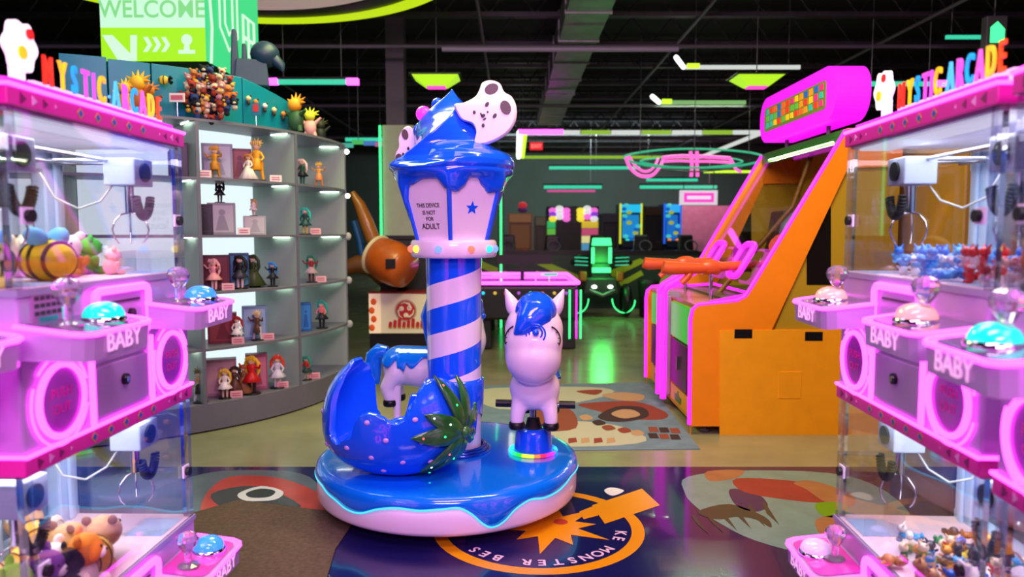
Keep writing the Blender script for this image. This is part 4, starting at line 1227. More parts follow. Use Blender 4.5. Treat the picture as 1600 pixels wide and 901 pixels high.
def arcbox(b, r0, r1, t0, t1, z0, z1, n=24):
    vs = []
    for i in range(n + 1):
        a = t0 + (t1 - t0) * i / n
        for r, z in ((r0, z0), (r1, z0), (r1, z1), (r0, z1)): vs.append((r * math.cos(a), r * math.sin(a), z))
    fs = [(i * 4 + j, i * 4 + (j + 1) % 4, (i + 1) * 4 + (j + 1) % 4, (i + 1) * 4 + j) for i in range(n) for j in range(4)]
    fs += [(3, 2, 1, 0), (n * 4, n * 4 + 1, n * 4 + 2, n * 4 + 3)]
    b.add(vs, [tuple(reversed(f)) for f in fs])
A0 = angs[0]
b = MB(); arcbox(b, SHI, SHR, A0, a_end, 0.012, LEV[0]); b.build('plinth', M_SHG, shelf)
b = MB(); arcbox(b, SHI + .02, SHR - .03, A0, a_end, 0.0, 0.014); b.build('kick_strip', M_BLACK, shelf)
for i, z in enumerate(LEV):
    b = MB(); arcbox(b, SHI, SHR, A0, a_end, z, z + 0.018); b.build('shelf_board', M_SHG, shelf)
for a in angs:
    b = MB(); da = 0.006
    arcbox(b, SHI, SHR - 0.012, a - da, a + da, LEV[0], LEV[5], 1); b.use(1); arcbox(b, SHR - 0.012, SHR - 0.002, a - da, a + da, LEV[0], LEV[5], 1)
    b.build('divider', [M_SHI, M_SHG], shelf)
for i in range(4):
    for k in range(5):
        b = MB(); t0, t1 = angs[i] + 0.01, angs[i + 1] - 0.01
        # the bright light box fills the left part of each back, the rest is plain
        arcbox(b, SHI - 0.03, SHI + 0.004, t0, t1, LEV[k] + 0.02, LEV[k + 1], 10)
        b.build('back_light', M_BACKLIT, shelf)
        b = MB(); arcbox(b, SHI + 0.22, SHR - 0.06, t1 - 0.009, t1 - 0.006, LEV[k + 1] - 0.006, LEV[k + 1] - 0.001, 1)
        b.build('led_strip', led('cool_white_led', (0.85, 1.0, 0.88), 18.0), shelf)
for z in (1.72, 2.11):
    MB().ell(((SHR + 0.012) * math.cos(a_end), (SHR + 0.012) * math.sin(a_end), z), 0.022).build('spot_light', led('spot_white', (1, 1, 0.95), 7.0), shelf)
for z in LEV[1:4]:
    MB().ell(((SHR + 0.01) * math.cos(a_end), (SHR + 0.01) * math.sin(a_end), z), (0.03, 0.02, 0.035)).build('bracket', mat('pale_bracket', '#a8a8a8', 0.4), shelf)

def on_shelf(px, lev, back):
    a = ray_circle(px, SHR - back); R = SHR - back
    return Vector((SHX + R * math.cos(a), SHY + R * math.sin(a), LEV[lev] + 0.018)), a
SKIN = mat('figurine_skin', '#f0c8a8', 0.5)
def figurine(px, lev, back, h, hair, top, skirt, legc, label, style='girl', pose=0, at_loc=None):
    if at_loc is None: p, a = on_shelf(px, lev, back)
    else: p = at_loc
    t = thing('figurine', label, 'figurine', p, math.radians(random.uniform(-20, 20)))
    u = h / 1.0
    def m_(c): return mat('figurine_' + c[1:], c, 0.45)
    MB().lathe([(0, 0), (0.22 * u, 0), (0.22 * u, 0.03 * u), (0.20 * u, 0.04 * u), (0, 0.04 * u)], 20).build('stand', M_BLACK, t)
    b = MB(); b.use(0)
    sp = 0.06 if style == 'girl' else 0.10
    for s in (-1, 1):
        b.tube([(s * sp * u * (1.5 if style != 'girl' else 1), 0, 0.04 * u), (s * sp * 1.1 * u, 0.01 * u, 0.25 * u), (s * sp * u, 0, 0.48 * u)], 0.05 * u, 8, rs=[0.035 * u, 0.045 * u, 0.06 * u])
    b.build('legs' if False else 'leg_pair', m_(legc), t)
    b = MB(); b.lathe([(0.085 * u, 0.44 * u), (0.095 * u, 0.50 * u), (0.07 * u, 0.58 * u), (0.10 * u, 0.68 * u), (0.09 * u, 0.74 * u), (0.03 * u, 0.77 * u)], 14, fn=lambda r, z, a: (r * (1 if abs(math.cos(a)) > .5 else .8), z))
    for s in (-1, 1):
        el = (s * (0.17 + 0.05 * pose) * u, -0.03 * u, (0.58 + 0.1 * pose) * u)
        b.tube([(s * 0.09 * u, 0, 0.71 * u), el, (s * (0.13 + 0.15 * pose) * u, -0.10 * u, (0.50 + 0.30 * pose) * u)], 0.03 * u, 7, rs=[0.036 * u, 0.03 * u, 0.024 * u])
    b.build('torso', m_(top), t)
    if skirt:
        sr = 0.24 if style == 'girl' else (0.36 if style == 'gown' else 0.14)
        zl = 0.34 if style == 'girl' else (0.06 if style == 'gown' else 0.28)
        b = MB(); b.lathe([(0.07 * u, 0.56 * u), (0.12 * u, 0.50 * u), (sr * u, zl * u), (sr * 0.94 * u, zl * u - 0.01 * u), (0.06 * u, 0.47 * u)], 28, fn=lambda r, z, a: (r * (1 + 0.07 * math.cos(8 * a) * (r > 0.13 * u)), z))
        b.build('skirt' if style != 'tunic' else 'tunic', m_(skirt), t)
    b = MB(); b.ell((0, -0.005 * u, 0.86 * u), (0.095 * u, 0.095 * u, 0.105 * u), nu=14, nv=10); b.cyl((0, 0, 0.74 * u), (0, 0, 0.8 * u), 0.03 * u, n=8)
    b.build('head', SKIN, t)
    b = MB(); b.ell((0, 0.02 * u, 0.885 * u), (0.112 * u, 0.11 * u, 0.11 * u), nu=16, nv=10)
    for k in range(5):
        x = (k - 2) * 0.045 * u; b.tube([(x, -0.07 * u, 0.97 * u), (x * 1.15, -0.105 * u, 0.90 * u), (x * 1.2, -0.098 * u, 0.86 * u)], 0.02 * u, 5, rs=[0.03 * u, 0.024 * u, 0.006 * u])
    if style in ('girl', 'gown'):
        for s in (-1, 1): b.tube([(s * 0.09 * u, 0.03 * u, 0.92 * u), (s * 0.16 * u, 0.04 * u, 0.80 * u), (s * 0.17 * u, 0.05 * u, 0.60 * u), (s * 0.13 * u, 0.04 * u, 0.45 * u)], 0.03 * u, 7, rs=[0.035 * u, 0.05 * u, 0.045 * u, 0.01 * u])
    else:
        for k in range(6):
            a_ = k * PI / 5; b.tube([(0.06 * u * math.cos(a_), 0.02 * u, 0.93 * u), (0.17 * u * math.cos(a_), 0.03 * u, (0.94 + 0.14 * math.sin(a_)) * u)], 0.03 * u, 5, rs=[0.045 * u, 0.004 * u])
    b.build('hair', m_(hair), t)
    return t
def pbox(px, lev, back, w, h, col, col2, label, d=0.10, at_loc=None):
    if at_loc is None:
        p, a = on_shelf(px, lev, back); rz = a + PI / 2
        rz = 0.35
    else: p, rz = at_loc, 0.2
    t = thing('packaging_box', label, 'box', p, rz)
    b = MB(); b.box((0, 0, h / 2), (w, d, h)); b.build('carton', mat('carton_' + col[1:], col, 0.4, vary=0.05, scale=20), t, bevel=0.002)
    b = MB(); M0 = T(0, -d / 2 - 0.0004, h / 2) @ UP
    b.use(0).prism([(-w * .42, -h * .42), (w * .42, -h * .42), (w * .42, h * .42), (-w * .42, h * .42)], M0, 0.0006)
    b.use(1).prism(circ(w * .12, 14, w * .02, h * .2), M0 @ T(0, 0, .0007), 0.0006); b.prism([(-w * .22, -h * .36), (w * .26, -h * .36), (w * .1, h * .1), (-w * .08, h * .1)], M0 @ T(0, 0, .0007), 0.0006)
    b.build('printed_front', [mat('print_' + col2[1:], col2, 0.35), mat('print_fig_' + col[1:], col, 0.4)], t)
    return t
def card(px, lev, label, col='#e8d8d0'):
    p, a = on_shelf(px, lev, 0.05)
    b = MB(); b.box((0, 0, 0.027), (0.085, 0.012, 0.05), ty=0.5); b.use(1)
    for k in range(2): b.box((0, -0.0068, 0.019 + 0.016 * k), (0.06, 0.001, 0.006))
    o = b.build('price_card', [mat('card_' + col[1:], col, 0.5), mat('card_print', '#c86070', 0.5)])
    o.location = p; o.rotation_euler = (0, 0, 0.3)
    return tag(o, label, 'price card')
# top row of cells
pbox(283, 4, .22, .13, .24, '#18181c', '#26262c', 'black box in the top cell behind the left claw machine')
pbox(343, 4, .24, .21, .26, '#8a92a0', '#a8b0bc', 'grey figure box behind the small golden figurine, top cell')
figurine(339, 4, .12, .23, '#d8a030', '#d89820', '#c88820', '#b87818', 'small golden figurine standing in front of the grey box, top cell', 'tunic', 1)
pbox(377, 4, .24, .17, .24, '#6c2420', '#8a3a2c', 'dark red figure box behind the tall yellow figurine, top cell')
figurine(391, 4, .12, .20, '#c88838', '#e8e0cc', '#ece4d4', '#7c5030', 'figurine in a wide cream gown beside the tall yellow figurine', 'gown', 0)
figurine(404, 4, .10, .30, '#e8c868', '#e8a818', '#e8a010', '#e09810', 'tall yellow suited figurine standing in the top cell', 'tunic', 0)
card(433, 4, 'cream price card at the front of the top cell by the divider')
card(323, 4, 'cream price card in front of the small golden figurine')
figurine(474, 4, .10, .21, '#f0c8c0', '#1c4838', '#101820', '#206048', 'dark green figurine with pale pink hair in the top end cell', 'girl', 0)
figurine(500, 4, .10, .20, '#e8c040', '#e8a048', '#e89858', '#c87838', 'yellow and orange figurine in the top end cell', 'tunic', 1)
# second row
pbox(347, 3, .20, .19, .23, '#8c8c90', '#b4b4b4', 'grey box printed with a dark figure, second row of cells')
figurine(345, 3, .18, .17, '#18181c', '#202024', '#202024', '#303034', 'small black figurine standing on top of the grey printed box', 'girl', 0, at_loc=on_shelf(345, 3, .20)[0] + Vector((0, 0, .23)))
pbox(322, 3, .24, .10, .22, '#202022', '#2c2c30', 'black box beside the grey printed box, second row of cells')
pbox(398, 3, .16, .16, .14, '#a8a8a8', '#c0c0bc', 'low light grey box under a pale figurine, second row of cells')
figurine(397, 3, .14, .13, '#c89060', '#f0e0d8', '#e8d8d0', '#f0d8c8', 'small pale figurine standing on the low light grey box', 'girl', 0, at_loc=on_shelf(397, 3, .16)[0] + Vector((0, 0, .14)))
card(381, 3, 'cream price card beside the low light grey box')
figurine(477, 3, .10, .22, '#28c8b8', '#184038', '#20504a', '#d8c870', 'figurine with bright teal hair in the second end cell', 'girl', 0)
card(493, 3, 'pink price card beside the teal haired figurine, second end cell', '#e0b0b0')
# third row
pbox(334, 2, .22, .20, .25, '#501c24', '#6c2c34', 'dark maroon box behind the pink dressed figurine')
figurine(332, 2, .12, .23, '#f0b8b0', '#f0a0a0', '#f4b0a8', '#f0c8b8', 'figurine in a full pink dress, third row of cells', 'girl', 1)
pbox(372, 2, .22, .14, .26, '#2c5878', '#4888a8', 'blue box behind the dark haired figurine, third row of cells')
figurine(373, 2, .12, .25, '#101014', '#181820', '#34343c', '#e0c8b8', 'dark haired figurine in black clothes in front of the blue box', 'girl', 0)
figurine(394, 2, .18, .25, '#283818', '#30401c', '#3c4c20', '#485828', 'dark olive figurine beside the blue box', 'gown', 0)
figurine(424, 2, .10, .19, '#2890d8', '#14141c', '#1c1c24', '#18181c', 'figurine with light blue hair and black outfit crouching by the divider', 'girl', 1)
card(354, 2, 'pink price card under the pink dressed figurine', '#e0b0b0')
figurine(485, 2, .12, .23, '#208868', '#a02c30', '#c8b0a8', '#602828', 'green haired figurine in a dark red top, third end cell', 'girl', 1)
card(500, 2, 'pink price card in the third end cell', '#e0b0b0')
# fourth row
pbox(343, 1, .22, .20, .22, '#702830', '#8c3c40', 'red box low behind the left claw machine console')
figurine(366, 1, .10, .20, '#b02028', '#e8e0dc', '#f0ece8', '#d8c8c0', 'figurine with red hair and white dress, fourth row of cells', 'girl', 0)
pbox(394, 1, .20, .18, .25, '#7898b8', '#9cc0d8', 'sky blue box behind the brown figurine, fourth row of cells')
figurine(398, 1, .11, .22, '#e8d8a0', '#6c4830', '#5c3c28', '#d8d0c8', 'blond figurine in a brown coat in front of the sky blue box', 'tunic', 1)
card(367, 1, 'pink price card by the white dressed figurine, fourth row', '#e8a8b0'); card(415, 1, 'pink price card by the brown coated figurine', '#e8a8b0')
pbox(474, 1, .16, .09, .23, '#2068b0', '#3c90d0', 'tall blue box in the fourth end cell')
figurine(500, 1, .09, .24, '#18a898', '#e87878', '#181c20', '#181c20', 'figurine with teal twin tails and black legs, fourth end cell', 'girl', 0)
# bottom row
pbox(338, 0, .24, .22, .27, '#b08088', '#c89ca0', 'dusty pink box behind the white dressed figurine, bottom row')
figurine(344, 0, .10, .22, '#f0c840', '#f4e8e0', '#f8f0ec', '#f0c8b0', 'blond figurine in a short white dress, bottom row of cells', 'girl', 0)
figurine(360, 0, .14, .22, '#3c2420', '#503028', '#60382c', '#402820', 'dark brown figurine behind the blond ones, bottom row', 'gown', 0)
figurine(374, 0, .14, .22, '#b07838', '#906038', '#a06c40', '#704828', 'light brown figurine between two others, bottom row', 'gown', 0)
pbox(395, 0, .22, .16, .27, '#b05878', '#d08098', 'deep pink box behind the red figurine, bottom row')
figurine(387, 0, .08, .29, '#f0c020', '#d81c20', '#c81418', '#282020', 'tall figurine with long yellow hair and red outfit, bottom row', 'girl', 1)
figurine(428, 0, .09, .26, '#e84830', '#d8d4e8', '#e0dcec', '#ece0dc', 'figurine with orange red hair and pale dress, bottom row', 'girl', 0)
card(362, 0, 'pink price card at the front of the bottom row by the blond figurine', '#e8a8b0'); card(436, 0, 'pink price card by the orange red haired figurine', '#e8a8b0')
figurine(474, 0, .09, .20, '#28a088', '#c03030', '#284840', '#e0c8a0', 'green haired figurine with a red scarf, bottom end cell', 'girl', 0)
card(487, 0, 'pink price card in the bottom end cell', '#e8a8b0')
figurine(304, 0, .10, .24, '#6c7838', '#c8a868', '#303828', '#e0e0e0', 'olive and black figurine just past the claw machine edge, bottom row', 'tunic', 0)

# ---------------------------------------------------------------- things on top of the shelf
ZTOP = LEV[5] + 0.018
M_TEAL = mat('teal_display_box', '#007890', 0.4, vary=0.05)
defs = [(140, 'teal display box behind the golden cluster, leftmost of the row'), (205, 'teal display box behind the lit sign letters, second of the row'), (272, 'teal display box with a fish figure on it, beside the wreath'),
        (330, 'teal display box behind the round wreath of toys'), (375, 'teal display box under the dark blue figure'), (418, 'teal display box above the tall yellow figurine'), (456, 'narrow teal display box at the right end of the shelf top')]
defs = defs[:5]
edges = [103, 178, 245, 318, 385, 464]
for i in range(5):
    t0, t1 = ray_circle(edges[i], SHR - 0.17), ray_circle(edges[i + 1], SHR - 0.17)
    hgt = [0.37, 0.36, 0.36, 0.36, 0.36][i]
    b = MB(); arcbox(b, SHI - 0.25, SHR - 0.17, t0 + 0.002, t1 - 0.002, ZTOP, ZTOP + hgt, 6)
    if i == 4:
        # top slopes down towards the end
        b.v = [Vector((v.x, v.y, v.z if v.z < ZTOP + .01 else ZTOP + 0.36 - 0.12 * (math.atan2(v.y, v.x) - t0) / (t1 - t0))) for v in b.v]
    o = b.build('display_box', M_TEAL, bevel=0.004); o.location = (SHX, SHY, 0)
    tag(o, defs[i][1], 'display box')
def top_at(px, back, dz=0.0):
    a = ray_circle(px, SHR - back); R = SHR - back
    return Vector((SHX + R * math.cos(a), SHY + R * math.sin(a), ZTOP + dz))
# wreath of little stuffed figures
c = top_at(335, 0.055, 0.205 - 0.02)
wr = thing('toy_wreath', 'round wreath packed with small colourful stuffed figures above the shelf', 'wreath', c, 0.3)
b = MB(); b.torus((0, 0.01, 0), 0.105, 0.045, UP.to_3x3()); b.ell((0, 0.02, 0), (0.08, 0.03, 0.08)); b.span((-0.06, -0.03, -0.184), (0.06, 0.04, -0.15)); b.span((-0.02, -0.01, -0.2), (0.02, 0.02, -0.1))
b.build('ring', mat('dark_wreath_base', '#20242c', 0.7), wr)
cols = ['#b86018', '#c8a030', '#a03020', '#c8b898', '#203870', '#141414', '#a87848', '#b88088', '#b8b098', '#802818', '#181c20']
rnd = random.Random(3)
for k in range(46):
    a = 2 * PI * k / 17 + (0.18 if k >= 17 else 0) + rnd.uniform(-.1, .1); r = (0.150 if k < 17 else 0.105 if k < 34 else 0.055) + rnd.uniform(-.016, .022)
    x, z = r * math.cos(a), r * math.sin(a) * 1.0; s = rnd.uniform(0.017, 0.031); y = -0.035 - 0.012 * (k >= 17)
    b = MB(); b.ell((x, y, z), (s, s, s * 0.95), nu=10, nv=7)
    b.ell((x + s * 0.8, y, z + s * 0.8), s * 0.42, nu=8, nv=5); b.ell((x - s * 0.8, y, z + s * 0.8), s * 0.42, nu=8, nv=5)
    b.use(1).ell((x, y - s * 0.75, z - s * 0.2), (s * 0.5, s * 0.4, s * 0.35), nu=8, nv=5); b.ell((x, y, z - s * 1.3), (s * 0.8, s * 0.7, s * 0.8), nu=8, nv=6)
    b.build('stuffed_head', [mat('felt_' + cols[k % 11][1:], cols[k % 11], 0.9), mat('felt_' + cols[(k * 3 + 4) % 11][1:], cols[(k * 3 + 4) % 11], 0.9)], wr)
def critter(loc, s, c1, c2, label, cat='toy', wild=0):
    t = thing('toy_figure', label, cat, loc, rnd.uniform(-.5, .5))
    m1, m2 = mat('toy_' + c1[1:], c1, 0.6), mat('toy_' + c2[1:], c2, 0.6)
    b = MB(); b.ell((0, 0, 0.36 * s), (0.24 * s, 0.2 * s, 0.32 * s))
    for q in (-1, 1):
        b.tube([(q * 0.12 * s, 0, 0.2 * s), (q * 0.2 * s, -0.04 * s, 0.02 * s)], 0.07 * s, 8, rs=[0.10 * s, 0.07 * s])
        b.tube([(q * 0.18 * s, 0, 0.5 * s), (q * 0.42 * s, -0.05 * s, 0.62 * s + 0.1 * s * wild)], 0.05 * s, 8, rs=[0.08 * s, 0.04 * s])
    b.build('body', m1, t)
    b = MB(); b.ell((0, -0.03 * s, 0.78 * s), (0.2 * s, 0.19 * s, 0.2 * s))
    for q in range(7):
        a = PI * q / 6; b.tube([(0.12 * s * math.cos(a), 0, 0.85 * s), ((0.34 + .06 * (q % 2)) * s * math.cos(a), 0.04 * s, 0.85 * s + 0.30 * s * math.sin(a))], 0.03, 6, rs=[0.08 * s, 0.006 * s])
    b.build('head', m2, t)
    return t
critter(top_at(205, 0.05), 0.20, '#e0a018', '#f0c030', 'golden spiky toy figure behind the lit sign letters, left one', wild=1)
critter(top_at(224, 0.05), 0.25, '#b86820', '#e8b020', 'golden and brown spiky toy figure behind the lit sign letters, right one', wild=1)
critter(top_at(240, 0.055), 0.20, '#80381c', '#c07020', 'dark orange toy figure beside the golden ones', wild=0)
critter(top_at(466, 0.06, 0.0), 0.27, '#285030', '#e09018', 'green bodied toy figure with orange head on the shelf top end', wild=0)
critter(top_at(488, 0.09, 0.0), 0.21, '#e0a0a0', '#d0d030', 'pink and black toy figure with yellow green hair on the shelf top end', wild=1)
critter(top_at(504, 0.16, 0.0), 0.19, '#181818', '#30301c', 'black toy figure at the very end of the shelf top', wild=1)
# fish figure fixed on the third teal box
p = top_at(266, 0.14, 0.25)
t = thing('fish_figure', 'small yellow and black striped fish figure on a teal box', 'toy', p)
b = MB(); b.ell((0, -0.02, 0), (0.035, 0.018, 0.03)); b.build('body', mat('fish_yellow', '#e0c030', 0.5), t)
b = MB(); b.ell((0.005, -0.02, 0), (0.010, 0.0195, 0.031)); b.ell((-0.022, -0.02, 0), (0.010, 0.015, 0.02)); b.tube([(0.03, -0.02, 0), (0.055, -0.02, 0.02)], .01, 6, rs=[.006, .015]); b.tube([(0.03, -0.02, 0), (0.055, -0.02, -0.02)], .01, 6, rs=[.006, .015]); b.build('stripe', M_BLACK, t)
p = top_at(284, 0.045, 0.0)
b = MB(); b.box((0, 0, 0.13), (0.10, 0.01, 0.06)); b.use(1).box((0, -0.006, 0.13), (0.08, 0.002, 0.03)); b.use(2).cyl((0, 0, 0), (0, 0, 0.10), 0.004)
o = b.build('price_card', [mat('card_e8d8d0', '#e8d8d0', 0.5), mat('card_print', '#c86070', 0.5), M_CHROME]); o.location = p; tag(o, 'cream price card on a thin stand in front of the teal boxes', 'price card')
p = top_at(405, 0.05, 0.0)
b = MB(); b.box((0, 0, 0.12), (0.07, 0.01, 0.09)); b.use(1).box((0, -0.006, 0.13), (0.04, 0.002, 0.05)); b.use(2).cyl((0, 0, 0), (0, 0, 0.08), 0.004)
o = b.build('price_card', [mat('card_teal', '#20708c', 0.5), mat('card_red', '#c83838', 0.5), M_CHROME]); o.location = p; tag(o, 'small red printed card on a stand before the sloping teal box', 'price card')
for k, px in enumerate((394, 405, 419, 433, 447, 460)):
    p = top_at(px, 0.145, 0.21 - 0.016 * k)
    b = MB(); b.ell((0, 0, 0), 0.02, nu=10, nv=6); b.use(1).ell((0.0, -0.004, -0.032), (0.014, 0.014, 0.02), nu=10, nv=6); b.ell((0.016, 0, 0.018), 0.008, nu=8, nv=5)
    o = b.build('hanging_charm', [mat('charm_%d' % (k % 3), ['#e8c890', '#c87830', '#e8d8d0'][k % 3], 0.6), mat('charm_dark', '#302018', 0.6)])
    o.location = p; tag(o, ['tiny cream toy charm on the sloping teal box, closest to the wreath', 'tiny orange brown toy charm above the red printed card', 'tiny pale toy charm just right of the red printed card', 'tiny cream toy charm in the middle of the sloping teal box', 'tiny orange brown toy charm, last but one towards the shelf end', 'tiny pale toy charm closest to the green bodied toy figure'][k], 'charm', 'tiny toy charms on the sloping teal box')
# dark blue figure standing on the fifth box
p = top_at(400, 0.34, 0.345)
t = thing('toy_statue', 'dark blue horned toy statue standing on the sloping teal box', 'statue', p, 0.3)
b = MB(); b.box((0.0, 0, 0.10), (0.26, 0.14, 0.20), tx=0.85); b.box((-0.12, 0, 0.22), (0.07, 0.08, 0.40), tx=0.5); b.box((-0.05, 0, 0.2), (0.05, 0.07, 0.24), tx=0.6); b.build('body', mat('dark_slate_blue_toy', '#243850', 0.5), t, bevel=0.01)
b = MB(); b.ell((0.10, -0.01, 0.25), (0.11, 0.10, 0.10)); b.tube([(0.16, -0.03, 0.22), (0.22, -0.05, 0.16), (0.23, -0.06, 0.12)], .02, 8, rs=[.05, .035, .01]); b.build('head', mat('dark_blue_toy', '#1c3048', 0.4), t)

# WELCOME light box rising behind
p0 = at(155, 0, 6.3); p1 = at(322, 95, 6.3)
wx0, wx1 = p0.x, p1.x; wz0 = p1.z; wz1 = at(155, 43, 6.3).z; wtop = 3.74
ws = thing('welcome_sign', 'tall green and white lit box sign reading WELCOME behind the shelf', 'sign', ((wx0 + wx1) / 2, 6.3, wz0))
ww = (wx1 - wx0) / 2
b = MB(); b.span((-ww, 0.02, 0), (ww, 1.3, wtop - wz0)); b.build('cabinet', mat('dark_green_cabinet', '#1c4020', 0.5), ws)
M_LG = led('lime_lit_panel', (0.42, 0.95, 0.003), 0.95); M_PWL = led('pale_lit_panel', (0.62, 1.0, 0.72), 0.98); M_MINT = led('mint_lit_panel', (0.05, 0.85, 0.28), 0.85); M_PALEW = led('white_lit_print', (0.72, 1.0, 0.76), 0.95)
M_GTX = led('green_lit_lettering', (0.28, 0.85, 0.30), 0.85)
b = MB(); b.use(0).span((-ww, 0, 0), (ww, 0.02, wz1 - wz0 - .001)); b.use(1).span((-ww, 0, wz1 - wz0), (ww, 0.02, wtop - wz0))
b.build('front_panel', [M_LG, M_PWL], ws)
zt = at(200, 27, 6.3).z - wz0
b = MB(); b.text('WELCOME', 0.20, T(0, -0.001, zt) @ UP, 0.003, fat=0.012, sx=0.92); b.build('lettering', M_GTX, ws)
b = MB()
def wq(px, py): q = at(px, py, 6.3); return (q.x - (wx0 + wx1) / 2, q.z - wz0)
for poly in ([(160, 55), (176, 55), (204, 84), (204, 55), (214, 55), (214, 95), (185, 95)],):
    b.prism([wq(*p) for p in poly], T(0, -0.001, 0) @ UP, 0.003)
for k in range(3):
    x = 224 + k * 14
    b.prism([wq(x, 58), wq(x + 7, 58), wq(x + 14, 70), wq(x + 7, 81), wq(x, 81), wq(x + 7, 70)], T(0, -0.001, 0) @ UP, 0.003)
q = wq(292, 62); b.prism(circ(0.045, 20, *q), T(0, -0.001, 0) @ UP, 0.003); b.prism([wq(289, 66), wq(295, 66), wq(297, 79), wq(287, 79)], T(0, -0.001, 0) @ UP, 0.003); b.prism([wq(279, 78), wq(305, 78), wq(305, 84), wq(279, 84)], T(0, -0.001, 0) @ UP, 0.003)
b.build('arrow_print', M_PALEW, ws)
SM = T(ww + 0.001, 0, 0) @ RZ(PI / 2) @ UP
b = MB(); b.prism([(0.0, 0), (1.3, 0), (1.3, wtop - wz0), (0.0, wtop - wz0)], SM, 0.004); b.build('side_panel', M_MINT, ws)
b = MB()
def stroke(pts, w): b.tube([(ww + 0.006, p[0], p[1]) for p in pts], w, 4)
stroke([(0.08, -0.0), (0.12, 0.3), (0.08, 0.6), (0.12, 0.9)], 0.018)
stroke([(0.30, 0.85), (0.30, 0.36), (0.50, 0.20), (0.72, 0.36), (0.72, 0.85)], 0.014)
stroke([(0.42, 0.85), (0.42, 0.42), (0.51, 0.34), (0.60, 0.42), (0.60, 0.85)], 0.014)
stroke([(0.86, 0.20), (0.86, 0.62), (1.15, 0.62), (1.15, 0.20)], 0.02); stroke([(0.86, 0.42), (1.15, 0.42)], 0.02); stroke([(1.0, 0.62), (1.0, 0.25)], 0.02)
b.build('side_print', M_PALEW, ws)
# dark hooded end
b = MB(); b.span((-ww - 0.02, 0.0, wtop - wz0), (ww + 0.02, 1.3, wtop - wz0 + 0.03)); b.build('lid', M_BLACK, ws)
# ================================================================ orange shooting game
GY0, GY1 = 5.0, 6.72
game = thing('shooting_game', 'large orange shooting arcade game outlined in pink light tubes', 'arcade game', (1.9, (GY0 + GY1) / 2, 0))
GO = Vector((1.9, (GY0 + GY1) / 2, 0))
M_OR = mat('orange_painted_panel', '#f08c08', 0.42, vary=0.04); M_OR2 = mat('amber_painted_panel', '#f0a410', 0.45, vary=0.05)
def xz(px, py): q = at(px, py, GY0); return (q.x - GO.x, q.z)
prof = [xz(1080, 682), xz(1082, 500), xz(1085, 484), xz(1094, 476), xz(1155, 470), xz(1168, 463), xz(1178, 448), xz(1325, 204), xz(1400, 201), xz(1400, 240), xz(1327, 292), xz(1206, 515), xz(1206, 515)]
backx = xz(1420, 0)[0]
side = prof[:11] + [xz(1312, 292), xz(1206, 515), (backx, xz(1206, 515)[1]), (backx, 0.06)]
side = [p for i, p in enumerate(side)]
side = prof[:9] + [(backx, xz(1400, 201)[1]), (backx, xz(1400, 260)[1]), xz(1325, 262), xz(1206, 515), (backx, xz(1206, 515)[1]), (backx, 0.06), (side[0][0], 0.06)]
for Y, nm in ((GY0, 'side_panel'), (GY1 - 0.05, 'side_panel')):
    b = MB(); b.prism(side, T(0, Y - GO.y + 0.05, 0) @ UP, 0.05); o = b.build(nm, M_OR, game, bevel=0.004)
    # light tube along the front outline
    path = [(x - 0.012, Y - GO.y + 0.012, z) for x, z in prof[:8]] + [(prof[8][0], Y - GO.y + 0.012, prof[8][1] + 0.012)]
    path = [(side[0][0] - 0.012, Y - GO.y + 0.012, 0.07)] + path[1:]
    MB().tube(path, 0.015, 8).build('light_tube', M_MAGLED, o)
    # recessed window panel behind the slanted arm
    b = MB(); x0, z0 = xz(1206, 515); b.prism([(x0 + 0.02, z0 - .02), (backx, z0 - .02), (backx, 1.9), xz(1325, 240)], T(0, Y - GO.y + 0.04, 0) @ UP, 0.02); b.build('window_panel', mat('olive_yellow_panel', '#a8901c', 0.4), game)
    b = MB(); q = [xz(1262, 445), xz(1300, 445), xz(1300, 322), xz(1290, 335), xz(1262, 395)]; b.prism(q, T(0, Y - GO.y + 0.019, 0) @ UP, 0.002); b.build('side_window', mat('smoked_window', '#14120c', 0.1, coat=0.6), game)
# lower access panel with two hand slots
b = MB(); q = [xz(1124, 680), xz(1124, 516), xz(1206, 515), (backx, xz(1206, 515)[1]), (backx, xz(1300, 682)[1])]; b.prism(q, T(0, GY0 - GO.y, 0) @ UP, 0.006); ap = b.build('access_panel', M_OR2, game, bevel=0.002)
for (x, y) in ((1161, 521), (1271, 525)):
    p, q = xz(x - 14, y + 7), xz(x + 14, y - 7); b = MB(); b.span((p[0], GY0 - GO.y - 0.008, p[1]), (q[0], GY0 - GO.y - 0.005, q[1])); b.build('hand_slot', M_BLACK, ap)
p, q = xz(1215, 622), xz(1252, 580); b = MB(); b.span((p[0], GY0 - GO.y - 0.009, p[1]), (q[0], GY0 - GO.y - 0.005, q[1])); b.build('hatch', M_OR2, ap, bevel=0.002)
xf = side[0][0]
# body between the sides
y0, y1 = GY0 - GO.y + 0.05, GY1 - GO.y - 0.05
zl = 0.90
b = MB(); b.span((xf + 0.03, y0, 0.06), (backx, y1, zl - 0.02)); b.build('lower_cabinet', M_OR2, game)
b = MB(); b.span((backx - 0.03, y0, zl - .02), (backx, y1, 2.08)); b.build('rear_panel', mat('mustard_inner_panel', '#c89a20', 0.35, coat=0.3), game)
b = MB(); b.span((prof[7][0] + 0.02, y0, 2.06), (backx, y1, 2.10)); b.build('roof', M_OR, game)
b = MB(); M_GRN = mat('green_lintel', '#2c7c20', 0.4); b.span((prof[7][0] - 0.01, y0, 2.00), (prof[7][0] + 0.04, y1, 2.09)); b.build('lintel', M_GRN, game)
for yy in (0.0,):
    b = MB(); b.tube([(xf + 0.40, yy, zl), (backx - 0.4, yy, zl + 0.7), (backx - 0.25, yy, 2.05)], 0.02, 8); b.build('inner_post', mat('brown_inner_post', '#7c5410', 0.4), game)
